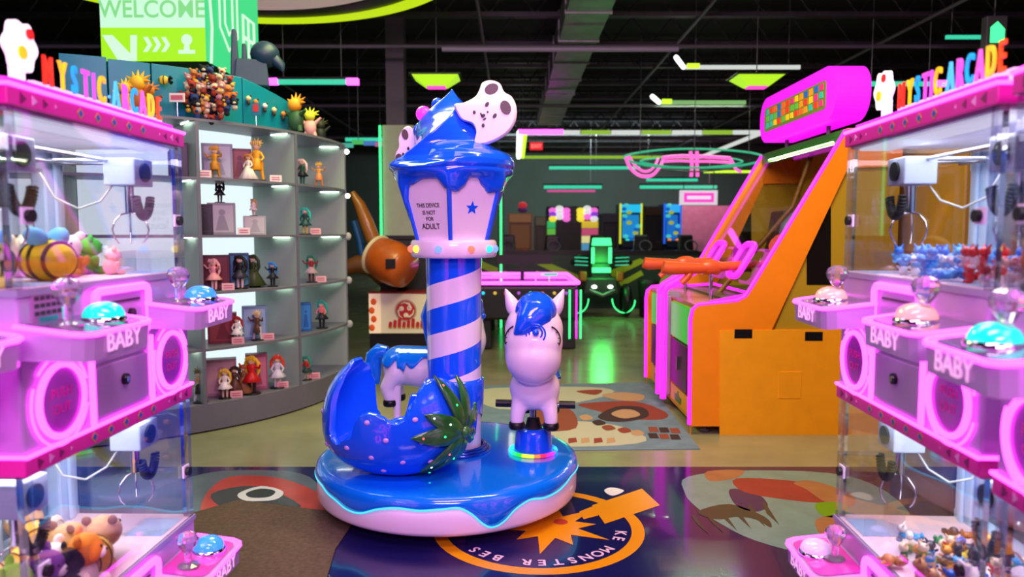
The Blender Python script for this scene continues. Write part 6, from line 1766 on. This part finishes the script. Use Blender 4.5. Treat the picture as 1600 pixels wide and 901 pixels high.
barlight(1350, 1462, 131, 9.0, M_TEALLED, 'green bar light hanging above the right claw machine sign', 0.026, 'pink')
barlight(540, 600, 218, 13.0, M_TEALLED, 'short dim teal light bar left of the pale column', 0.03)
barlight(858, 1000, 262, 15.0, M_TEALLED, 'teal light bar far back beneath the rectangular light frame', 0.03)
barlight(1010, 1090, 281, 16.5, M_TEALLED, 'dim teal bar light under the pink neon swirls', 0.03)
barlight(850, 940, 292, 19.0, M_TEALLED, 'teal bar light low over the arch game', 0.04)
barlight(855, 930, 298, 19.4, led('dim_pink_tube', (.9, .08, .4), .7), 'dim pink bar light low over the arch game', 0.03)
barlight(1000, 1120, 292, 19.0, M_TEALLED, 'teal bar light low over the blue lit cabinets', 0.04)
barlight(810, 880, 206, 13.3, M_PINKLED, 'pink bar light at the corner of the rectangular light frame', 0.04)
barlight(1100, 1180, 268, 18.4, M_LIMELED, 'lime bar light far back near the sloping game window', 0.03)
# rectangular light frame
t = thing('ceiling_light_frame', 'large rectangular white and lime light frame hanging under the ceiling', 'light', (2.3, 15.6, 3.18))
zz = 3.18; Ya, Yb2 = 13.4, 17.8
xl = at(812, 210, Ya).x - 2.3; xr = at(1192, 210, Ya).x - 2.3
for k in range(8):
    xa = xl + (xr - xl) * k / 8; xb = xl + (xr - xl) * (k + 1) / 8
    MB().box(((xa + xb) / 2, Ya - 15.6, 0), (xb - xa - 0.02, 0.06, 0.07)).build('front_tube', DW if k % 2 else led('lime_tube', (.45, .8, .05), .6), t)
MB().tube([(xl, Ya - 15.6, 0), (xl + 0.02, Yb2 - 15.6, 0)], 0.055, 6).build('side_tube', M_WHITELED, t)
MB().tube([(xl + 0.10, Ya - 15.6, 0), (xl + 0.12, Yb2 - 15.6, 0)], 0.04, 6).build('side_tube', M_LIMELED, t)
MB().tube([(xr, Ya - 15.6, 0), (xr, Yb2 - 15.6, 0)], 0.04, 6).build('side_tube', DW, t)
MB().tube([(xl + 0.02, Yb2 - 15.6, 0), (xr, Yb2 - 15.6, 0)], 0.035, 6).build('back_tube', led('lime_tube', (.45, .8, .05), .6), t)
hang(t, [(xl, Ya - 15.6), (xr, Ya - 15.6), (xl, Yb2 - 15.6), (xr, Yb2 - 15.6)], zz)
# lime dish lamps
for px, lab in ((682, 'lime green dish lamp hanging above the bear plate'), (1182, 'lime green dish lamp hanging left of the magenta capsule sign')):
    c = at(px, 128, 8.9)
    t = thing('dish_lamp', lab, 'lamp', c)
    b = MB(); n = 4; vs = []
    for (r, z, ry) in ((0.27, 0.05, 0.20), (0.13, -0.06, 0.09)):
        vs += [(-r, -ry, z), (r, -ry, z), (r, ry, z), (-r, ry, z)]
    b.add(vs, [(0, 1, 5, 4), (1, 2, 6, 5), (2, 3, 7, 6), (3, 0, 4, 7)]); b.build('shade', mat('lime_lit_shade', '#a0e010', 0.4, emit=(.5, .95, .03), es=0.8), t, bevel=0.004)
    b = MB(); b.box((0, 0, -0.065), (0.22, 0.15, 0.02)); b.build('pink_diffuser', led('pink_diffuser', (1, .08, .6), 1.1), t)
    b = MB(); b.box((0, 0, 0.06), (0.60, 0.44, 0.015)); b.build('top_plate', mat('dark_green_plate', '#1c2c1c', 0.5), t)
    hang(t, [(0, 0)], c.z)
# ring light with printed letters
RC = Vector((-2.62, 6.44, 3.79)); 
t = thing('ring_light', 'huge lime yellow ring light with an inner pale drum hanging over the shelf', 'light', RC)
b = MB(); n = 96
def annulus(b, r0, r1, z0, z1):
    vs = []
    for j in range(n):
        a = 2 * PI * j / n
        for r, z in ((r0, z0), (r1, z0), (r1, z1), (r0, z1)): vs.append((r * math.cos(a), r * math.sin(a), z))
    b.add(vs, [(j * 4 + k, j * 4 + (k + 1) % 4, ((j + 1) % n) * 4 + (k + 1) % 4, ((j + 1) % n) * 4 + k) for j in range(n) for k in range(4)])
annulus(b, 2.09, 2.27, 0, 0.09); b.build('lit_ring', led('lime_yellow_ring', (.60, .86, .005), 0.9), t)
b = MB(); annulus(b, 1.87, 2.09, 0.02, 0.08); b.build('dark_ring', M_BLACK, t)
b = MB(); b.lathe([(0, 0.02), (1.80, 0.02), (1.87, 0.05), (1.87, 0.085), (0, 0.085)], 64); b.build('drum', mat('warm_beige_drum', '#c8a8a0', 0.6, emit=(.55, .40, .36), es=0.5), t)
b = MB()
for k in range(46):
    a = 2 * PI * k / 46
    if k % 6 == 5: continue
    b.text('ARCADEGAMEZONE'[k % 14], 0.09, T(1.73 * math.cos(a), 1.73 * math.sin(a), -0.001) @ RZ(a - PI / 2) @ RX(PI), 0.001) if False else None
b.box((0, 0, 0.10), (0.3, 0.3, 0.03))
b.build('mount_plate', M_DARK, t)
hang(t, [(1.2, 0), (-1.2, 0.3), (0, 1.2)], 3.79)
# hanging neon swirls
nt_ = thing('neon_swirl', 'pink neon loops hung inside a green neon oval near the orange game', 'neon light', at(1085, 250, 11.5))
o_ = at(1085, 250, 11.5)
def np_(px, py, dy=0): q = at(px, py, 11.5 + dy); return q - o_
def loop(name, pts, r, m, closed=False):
    P = [np_(*p) for p in pts]; out = []; k = len(P)
    rng = range(k) if closed else range(k - 1)
    for i in rng:
        p0 = P[i - 1] if (i > 0 or closed) else P[0]; p1 = P[i]; p2 = P[(i + 1) % k]; p3 = P[(i + 2) % k] if (closed or i + 2 < k) else P[-1]
        for j in range(6):
            t_ = j / 6; out.append(0.5 * ((2 * p1) + (p2 - p0) * t_ + (2 * p0 - 5 * p1 + 4 * p2 - p3) * t_ * t_ + (3 * p1 - p0 - 3 * p2 + p3) * t_ ** 3))
    if not closed: out.append(P[-1])
    MB().tube(out, r, 6, closed=closed).build(name, m, nt_)
NP = led('pink_neon', (1.0, 0.13, 0.55), 1.3)
loop('pink_loop', [(978, 246, -.3), (985, 262, -.4), (1000, 274, -.4), (1018, 274, -.3), (1030, 262, -.2), (1036, 250, 0)], 0.028, NP)
loop('pink_loop', [(983, 244, -.3), (992, 258, -.4), (1004, 267, -.4), (1016, 266, -.3), (1024, 257, -.2), (1028, 248, 0)], 0.022, NP)
loop('pink_loop', [(1036, 246, 0), (1060, 244, .2), (1085, 244, .3), (1110, 245, .2), (1140, 247, 0)], 0.03, NP)
loop('pink_loop', [(1036, 252, 0), (1060, 251, .2), (1085, 252, .3), (1110, 252, .2), (1142, 254, 0)], 0.022, NP)
loop('pink_loop', [(1079, 236, .1), (1081, 255, .1), (1080, 276, .1)], 0.028, NP)
loop('pink_loop', [(1089, 236, .1), (1089, 255, .1), (1090, 276, .1)], 0.028, NP)
loop('pink_loop', [(1140, 246, 0), (1146, 256, -.1), (1150, 264, -.2), (1158, 268, -.2)], 0.026, NP)
NG = led('green_neon', (.03, .55, .28), 0.8)
loop('green_oval', [(975, 246, 0), (1000, 238, .8), (1050, 233, 1.4), (1110, 233, 1.4), (1170, 238, .8), (1195, 247, 0), (1160, 258, -.8), (1085, 262, -1.2), (1010, 258, -.8)], 0.018, NG, True)
loop('green_oval', [(1000, 252, 0), (1040, 246, .6), (1090, 244, .8), (1140, 247, .5), (1160, 253, 0), (1120, 260, -.5), (1060, 262, -.6)], 0.014, NG, True)
loop('cross_bar', [(1020, 262, 0), (1085, 268, 0), (1160, 262, 0)], 0.012, M_GREYM)
for px in (1000, 1085, 1170):
    q = np_(px, 238); MB().cyl(q, (q.x, q.y, 4.4 - o_.z), 0.006, n=6).build('hanger', M_GREYM, nt_)
# rainbow string far left behind the shelf end
t = thing('rainbow_light', 'blurred green and blue rainbow light strip past the shelf end', 'light', at(560, 222, 10.5))
for k, (c, dx) in enumerate((((.1, .9, .2), 0), ((.1, .3, .9), .16), ((.9, .2, .5), .32), ((.1, .8, .6), -.16), ((.6, .8, .1), -.32))):
    MB().box((dx, 0, -0.03 * k * 0.5), (0.17, 0.05, 0.06)).build('tube', led('rainbow_%d' % k, c, .5), t)
MB().cyl((0, 0, 0), (0, 0, 4.4 - at(560, 222, 10.5).z), 0.006, n=6).build('hanger', M_GREYM, t)

lamp('partition_fill_light', 'AREA', (5.2, 18.6, 3.4), 60, (1.0, 0.35, 0.6), 1.6, 0.08, aim=(5.2, 20, 1.2))  # added pink fill aimed at the partition, no fixture there

barlight(1478, 1560, 58, 8.6, M_TEALLED, 'green bar light over the nearer right claw machine sign', 0.02)
p = at(1553, 52, 8.0)
t = thing('green_sign', 'small green lit box sign high up by the right edge', 'sign', p)
MB().box((0, 0, 0), (0.22, 0.10, 0.34)).build('case', M_GREYM, t, bevel=0.01)
b = MB(); b.prism([(-0.07, -0.11), (0.08, -0.11), (0.08, 0.03), (0.0, 0.11), (-0.07, 0.05)], T(0, -0.051, 0) @ UP, 0.004); b.build('lit_face', M_GREENLED, t)
MB().cyl((0, 0, 0.17), (0, 0, 4.4 - p.z), 0.008).build('hanger', M_GREYM, t)
# ================================================================ prizes in the claw machines
def inm(m, x, y, z): return in_machine(m, x, y, z)
FZ = {0: 0.413 + 0.006, 1: 0.413 + 0.85 + 0.006}
def put(o, m, x, y, dk, dz, rz, ry=0.0):
    o.location = inm(m, x, y, FZ[dk] + dz); o.rotation_euler = (0, ry, m.rotation_euler[2] + rz)
    return o
# ---- capybara-like plush with yellow scarf coat (lower left machine)
def brown_plush():
    t = thing('plush_toy', 'x', 'plush toy')
    b = MB(); b.ell((0, 0.03, 0.055), (0.058, 0.085, 0.055)); 
    for sx in (-1, 1):
        for y in (-0.02, 0.08): b.ell((sx * 0.035, y, 0.015), (0.018, 0.022, 0.016))
    b.build('body', mat('tan_plush_fur', '#c89c68', 0.95, bump=0.6, scale=60), t)
    b = MB(); b.ell((0, -0.075, 0.085), (0.050, 0.052, 0.046)); b.ell((0, -0.115, 0.075), (0.034, 0.022, 0.028))
    h = b.build('head', mat('tan_plush_fur'), t)
    b = MB(); b.ell((-0.034, -0.055, 0.126), (0.013, 0.008, 0.013)); b.ell((0.034, -0.055, 0.126), (0.013, 0.008, 0.013)); b.build('ear_pair', mat('brown_plush_ear', '#7c5430', 0.9), h)
    b = MB(); b.ell((-0.030, -0.115, 0.10), 0.006, nu=8, nv=6); b.ell((0.030, -0.115, 0.10), 0.006, nu=8, nv=6); b.ell((0, -0.136, 0.085), (0.013, 0.006, 0.008), nu=10, nv=6); b.build('face', M_BLACK, h)
    b = MB(); b.ell((0, 0.035, 0.058), (0.061, 0.066, 0.058)); b.build('coat', mat('yellow_plush_coat', '#f0b440', 0.9, bump=0.4, scale=80), t)
    b = MB(); 
    for y in (-0.005, 0.035, 0.075):
        k = math.sqrt(max(0.05, 1 - ((y - 0.035) / 0.066) ** 2)); b.torus((0, y, 0.058), 0.0615 * k, 0.0016, RX(PI / 2).to_3x3(), n=24, k=5)
    b.build('coat_seam', mat('brown_seam', '#3c2814', 0.8), t)
    return t
bp = brown_plush()
spots = [(0.02, 0.30, 0.02, 2.4, 'tan plush animal in a yellow coat at the back by the frame post, lower deck'),
         (-0.08, 0.20, 0.0, 1.2, 'tan plush animal in a yellow coat lying across the middle of the lower deck'),
         (-0.03, 0.09, 0.0, 1.75, 'tan plush animal in a yellow coat nearest the front glass of the lower deck'),
         (-0.20, 0.33, 0.0, 2.9, 'tan plush animal in a yellow coat in the back corner of the lower deck')]
for i, (x, y, dz, rz, lab) in enumerate(spots):
    o = bp if i == 0 else dup(bp, (0, 0, 0), 0, lab)
    o['label'] = lab; put(o, lm, x, y, 0, dz, rz); o.scale = (1.05,) * 3
def bear_plush(c1, c2, label, m, x, y, dk, dz, rz, s=1.0, snout='#f4ecdc'):
    t = thing('plush_toy', label, 'plush toy')
    m1, m2 = mat('plush_' + c1[1:], c1, 0.95, bump=0.5, scale=70), mat('plush_' + c2[1:], c2, 0.95)
    b = MB(); b.ell((0, 0, 0.05), (0.05, 0.045, 0.05))
    for sx in (-1, 1): b.ell((sx * 0.03, -0.045, 0.018), (0.02, 0.03, 0.018)); b.ell((sx * 0.055, -0.01, 0.06), (0.016, 0.018, 0.026), RY(sx * 0.5).to_3x3())
    b.build('body', m1, t)
    b = MB(); b.ell((0, -0.015, 0.12), (0.052, 0.045, 0.044)); 
    for sx in (-1, 1): b.ell((sx * 0.042, 0, 0.158), (0.018, 0.010, 0.018))
    h = b.build('head', m2, t)
    b = MB(); b.ell((0, -0.052, 0.108), (0.022, 0.014, 0.016)); b.build('muzzle', mat('plush_' + snout[1:], snout, 0.9), h)
    b = MB(); b.ell((-0.02, -0.053, 0.13), 0.005, nu=8, nv=6); b.ell((0.02, -0.053, 0.13), 0.005, nu=8, nv=6); b.ell((0, -0.066, 0.112), (0.006, 0.004, 0.004), nu=8, nv=6); b.build('face', M_BLACK, h)
    put(t, m, x, y, dk, dz, rz); t.scale = (s,) * 3
    return t
bear_plush('#f0e0c8', '#f0902c', 'white plush toy with an orange head on the lower deck, nearest the post', lm, -0.15, 0.055, 0, 0, 0.5, 1.0)
bear_plush('#f8f0e8', '#fcf4ec', 'round white plush toy beside the orange headed one, lower deck', lm, -0.17, 0.13, 0, 0, -0.3, 0.9)
bear_plush('#202030', '#803c98', 'dark plush toy with a purple head behind the lower corner post', lm, -0.24, 0.10, 0, 0.0, 0.2, 0.95)
bear_plush('#202028', '#181820', 'black plush toy beside the yellow coated ones, lower deck', lm, -0.19, 0.06, 0, 0.02, 0.8, 0.75)
bear_plush('#d0e878', '#a8e048', 'pale lime plush toy at the near end of the lower deck', lm, -0.34, 0.12, 0, 0, 0.4, 1.0)
bear_plush('#f8e8a8', '#e8f0e0', 'cream plush toy at the near end of the lower deck', lm, -0.36, 0.22, 0, 0, -0.4, 1.0)
# round biscuit plush disc
b = MB(); b.ell((0, 0, 0.05), (0.05, 0.016, 0.05)); b.use(1); b.torus((0, -0.012, 0.05), 0.034, 0.002, UP.to_3x3(), n=24, k=5)
o = tag(b.build('plush_disc', [mat('cream_plush_disc', '#dcd8c4', 0.9), mat('tan_stitch', '#a89878', 0.9)]), 'round cream plush disc leaning behind the tan plush animals', 'plush toy'); put(o, lm, 0.14, 0.31, 0, 0, 0.1)
# upper left: bee plush, white cats, green, hamburger-like
def bee(label, m, x, y, dk, dz, rz, s):
    t = thing('plush_toy', label, 'plush toy')
    b = MB(); n = 28; rows = 20; vs = []
    b.ell((0, 0, 0.055), (0.085, 0.055, 0.055), nu=28, nv=16); b.build('body', mat('yellow_bee_fur', '#e8cc20', 0.95, bump=0.4, scale=60), t)
    b = MB()
    for x_ in (-0.045, 0.0, 0.045):
        k = math.sqrt(1 - (x_ / 0.085) ** 2); b.torus((x_, 0, 0.055), 0.0545 * k, 0.006, RY(PI / 2).to_3x3(), n=28, k=6)
    b.build('stripe', mat('black_felt', '#1a1a1e', 0.9), t)
    b = MB()
    for sy in (-1, 1): b.ell((0, sy * 0.03, 0.115), (0.038, 0.02, 0.03), RX(-sy * 0.5).to_3x3())
    b.build('wing', mat('sky_blue_felt', '#70c0e8', 0.9), t)
    put(t, m, x, y, dk, dz, rz); t.scale = (s,) * 3
bee('yellow and black striped bee plush with blue wings, largest in the upper deck', lm, -0.12, 0.12, 1, 0.0, 1.2, 1.0)
bee('yellow and black striped bee plush half hidden behind the corner post', lm, -0.30, 0.15, 1, 0.0, 0.3, 0.95)
bear_plush('#e8e0e8', '#78b8e8', 'white plush toy with a blue head beside the bee', lm, -0.03, 0.20, 1, 0, 0.4, 0.7)
bear_plush('#c07838', '#f0e8e0', 'white headed plush toy in brown in the middle of the upper deck', lm, 0.05, 0.17, 1, 0, -1.2, 0.75)
bear_plush('#b07040', '#f4e8dc', 'cream headed plush toy lying beside the green one', lm, 0.12, 0.22, 1, 0, 1.4, 0.7)
bear_plush('#2c9830', '#48c040', 'green plush toy near the chute of the upper deck', lm, 0.19, 0.20, 1, 0, 0.9, 0.7, '#f0a0a8')
bear_plush('#f0b0b8', '#f0c0c0', 'pale pink plush toy at the edge of the chute', lm, 0.16, 0.11, 1, 0, 1.0, 0.5)
bear_plush('#f4f0f0', '#f8e8b8', 'cream plush toy far back in the upper deck', lm, 0.02, 0.30, 1, 0, 0.3, 0.7)
bear_plush('#f0f060', '#e0f080', 'lime yellow plush toy at the near end of the upper deck', lm, -0.38, 0.10, 1, 0, 0.3, 0.7)
# toy shelves inside the upper decks
def toy_shelf(m, x, label):
    b = MB(); b.span((-0.13, -0.12, -0.006), (0.13, 0.02, 0.0)); b.use(1); b.span((-0.12, -0.10, -0.03), (-0.11, 0.02, -0.006)); b.span((0.11, -0.10, -0.03), (0.12, 0.02, -0.006))
    o = b.build('toy_shelf', [mat('white_acrylic_shelf', '#e8f0f8', 0.3), M_PALEB]); o.location = inm(m, x, 0.375, 0.85 + 0.413 + 0.20); o.rotation_euler = (0, 0, m.rotation_euler[2])
    tag(o, label, 'shelf')
toy_shelf(lm, -0.20, 'small white shelf holding cream plush toys inside the left claw machine')
toy_shelf(rm_, 0.21, 'small white shelf holding blue figures inside the right claw machine')
def cushion(x, y, dz, c, label, s, rz):
    t = thing('plush_toy', label, 'plush toy'); m1 = mat('cushion_' + c[1:], c, 0.95, bump=0.4, scale=40)
    b = MB(); b.ell((0, 0, 0.035), (0.10, 0.055, 0.035)); b.ell((0.07, -0.01, 0.045), (0.035, 0.03, 0.03)); b.ell((-0.08, 0, 0.025), (0.03, 0.02, 0.02)); b.build('body', m1, t)
    b = MB(); b.ell((0.095, -0.03, 0.055), 0.005, nu=8, nv=6); b.ell((0.098, 0.0, 0.055), 0.005, nu=8, nv=6); b.ell((0.103, -0.015, 0.045), (0.004, .008, .005), nu=8, nv=6); b.build('face', M_BLACK, t)
    t.location = inm(lm, x, y, 0.85 + 0.413 + 0.20 + dz); t.rotation_euler = (0, 0, lm.rotation_euler[2] + rz); t.scale = (s,) * 3
cushion(-0.25, 0.33, 0.0, '#f4e0c8', 'long cream plush toy lying on the small shelf', 1.0, 0.2)
cushion(-0.20, 0.33, 0.06, '#f8d8c8', 'pale peach plush toy on top of the cream one', 0.9, -0.4)
cushion(-0.14, 0.32, 0.035, '#d8a878', 'tan plush toy at the far end of the small shelf', 0.6, 0.9)

# ---- small rubber figures (right machine)
def small_figure(c1, c2, name='toy_figure'):
    t = thing(name, 'x', 'toy figure')
    b = MB(); b.ell((0, 0, 0.016), (0.013, 0.011, 0.015), nu=10, nv=7)
    for sx in (-1, 1):
        b.ell((sx * 0.008, -0.006, 0.004), (0.006, 0.009, 0.005), nu=8, nv=5)
        b.tube([(sx * 0.010, 0, 0.022), (sx * 0.021, -0.004, 0.028)], 0.004, 6, rs=[0.0045, 0.003])
    b.build('body', mat('toy_' + c1[1:], c1, 0.35, coat=0.3), t)
    b = MB(); b.ell((0, -0.002, 0.039), (0.015, 0.014, 0.013), nu=12, nv=8)
    for sx in (-1, 1): b.tube([(sx * 0.008, 0, 0.048), (sx * 0.015, 0.002, 0.060)], 0.003, 6, rs=[0.005, 0.0015])
    b.build('head', mat('toy_' + c2[1:], c2, 0.35, coat=0.3), t)
    return t
rg = random.Random(11)
def scatter(m, dk, n, xr, yr, palette, label_fn, group, s=1.0, layers=2):
    protos = {}
    done = []
    k = 0; tries = 0
    while k < n and tries < n * 30:
        tries += 1
        x, y = rg.uniform(*xr), rg.uniform(*yr)
        lay = 0
        near = [q for q in done if (q[0] - x) ** 2 + (q[1] - y) ** 2 < (0.034 * s) ** 2]
        if near:
            if max(q[2] for q in near) >= layers - 1: continue
            lay = max(q[2] for q in near) + 1
        done.append((x, y, lay))
        pi = rg.randrange(len(palette)); c1, c2, nm = palette[pi]
        if pi not in protos:
            o = small_figure(c1, c2); protos[pi] = o
        else: o = dup(protos[pi], (0, 0, 0), 0)
        o['label'] = label_fn(nm); o['group'] = group + ', ' + nm
        lie = rg.random() < 0.5
        o.location = inm(m, x, y, FZ[dk] + lay * 0.040 * s + (0.016 * s if lie else 0.001))
        o.rotation_euler = (-PI / 2 if lie else rg.uniform(-.3, .3) * lay, 0, rg.uniform(0, 6.28)); o.scale = (s,) * 3
        k += 1
scatter(rm_, 1, 75, (-0.17, 0.16), (0.05, 0.30), [('#2898e8', '#30a0f0', 'blue'), ('#48b8f0', '#2080e0', 'sky blue'), ('#e0e8f0', '#58b0e8', 'pale blue')],
        lambda n_: 'small %s rubber figure in the blue heap, upper deck, right claw machine' % n_, 'blue rubber figures in the upper deck', 0.95, 2)
scatter(rm_, 1, 34, (0.16, 0.37), (0.04, 0.28), [('#d82020', '#e83028', 'red'), ('#f0e0e0', '#d02828', 'white and red'), ('#e8b8a0', '#f0e8e0', 'cream')],
        lambda n_: 'small %s rubber figure in the red heap, upper deck, right claw machine' % n_, 'red rubber figures in the upper deck', 1.0, 2)
scatter(rm_, 0, 78, (-0.13, 0.38), (0.06, 0.33), [('#e08820', '#f0a030', 'orange'), ('#d02028', '#f0d0b0', 'red'), ('#2060c8', '#e8c830', 'blue and yellow'), ('#208848', '#f0e0c0', 'green'), ('#181820', '#303848', 'black'),
        ('#a06030', '#c88850', 'brown'), ('#2898d8', '#f0e8e0', 'light blue')], lambda n_: 'small %s toy figure in the mixed heap, lower deck, right claw machine' % n_, 'mixed toy figures on the lower deck', 1.0, 2)
scatter(rm_, 0, 10, (-0.05, 0.30), (0.03, 0.12), [('#a06030', '#c88850', 'tan'), ('#2080e0', '#40a0f0', 'bright blue')], lambda n_: 'loose %s toy figure lying by the front glass, lower deck' % n_, 'loose toy figures by the front glass', 1.3, 1)
for k in range(6):
    o = small_figure('#2898e8', '#40b0f0') if k == 0 else dup(sf0, (0, 0, 0), 0)
    if k == 0: sf0 = o
    o['label'] = 'blue rubber figure standing on the small white shelf inside the machine'; o['group'] = 'blue figures on the small shelf'
    o.location = inm(rm_, 0.12 + 0.035 * k, 0.32 + 0.03 * (k % 2), 0.85 + 0.413 + 0.201); o.rotation_euler = (0, 0, rg.uniform(0, 6)); o.scale = (1.25,) * 3
scatter(r2, 1, 26, (-0.38, -0.1), (0.05, 0.3), [('#e8b090', '#f0d8c8', 'peach'), ('#2878d0', '#3890e8', 'blue')], lambda n_: 'small %s rubber figure, upper deck of the nearer right machine' % n_, 'figures in the nearer right machine', 1.3, 2)
scatter(r2, 0, 22, (-0.38, -0.1), (0.05, 0.3), [('#2878d0', '#3890e8', 'blue'), ('#50a0b0', '#c8d8e0', 'grey blue')], lambda n_: 'small %s rubber figure, lower deck of the nearer right machine' % n_, 'figures low in the nearer right machine', 1.3, 2)
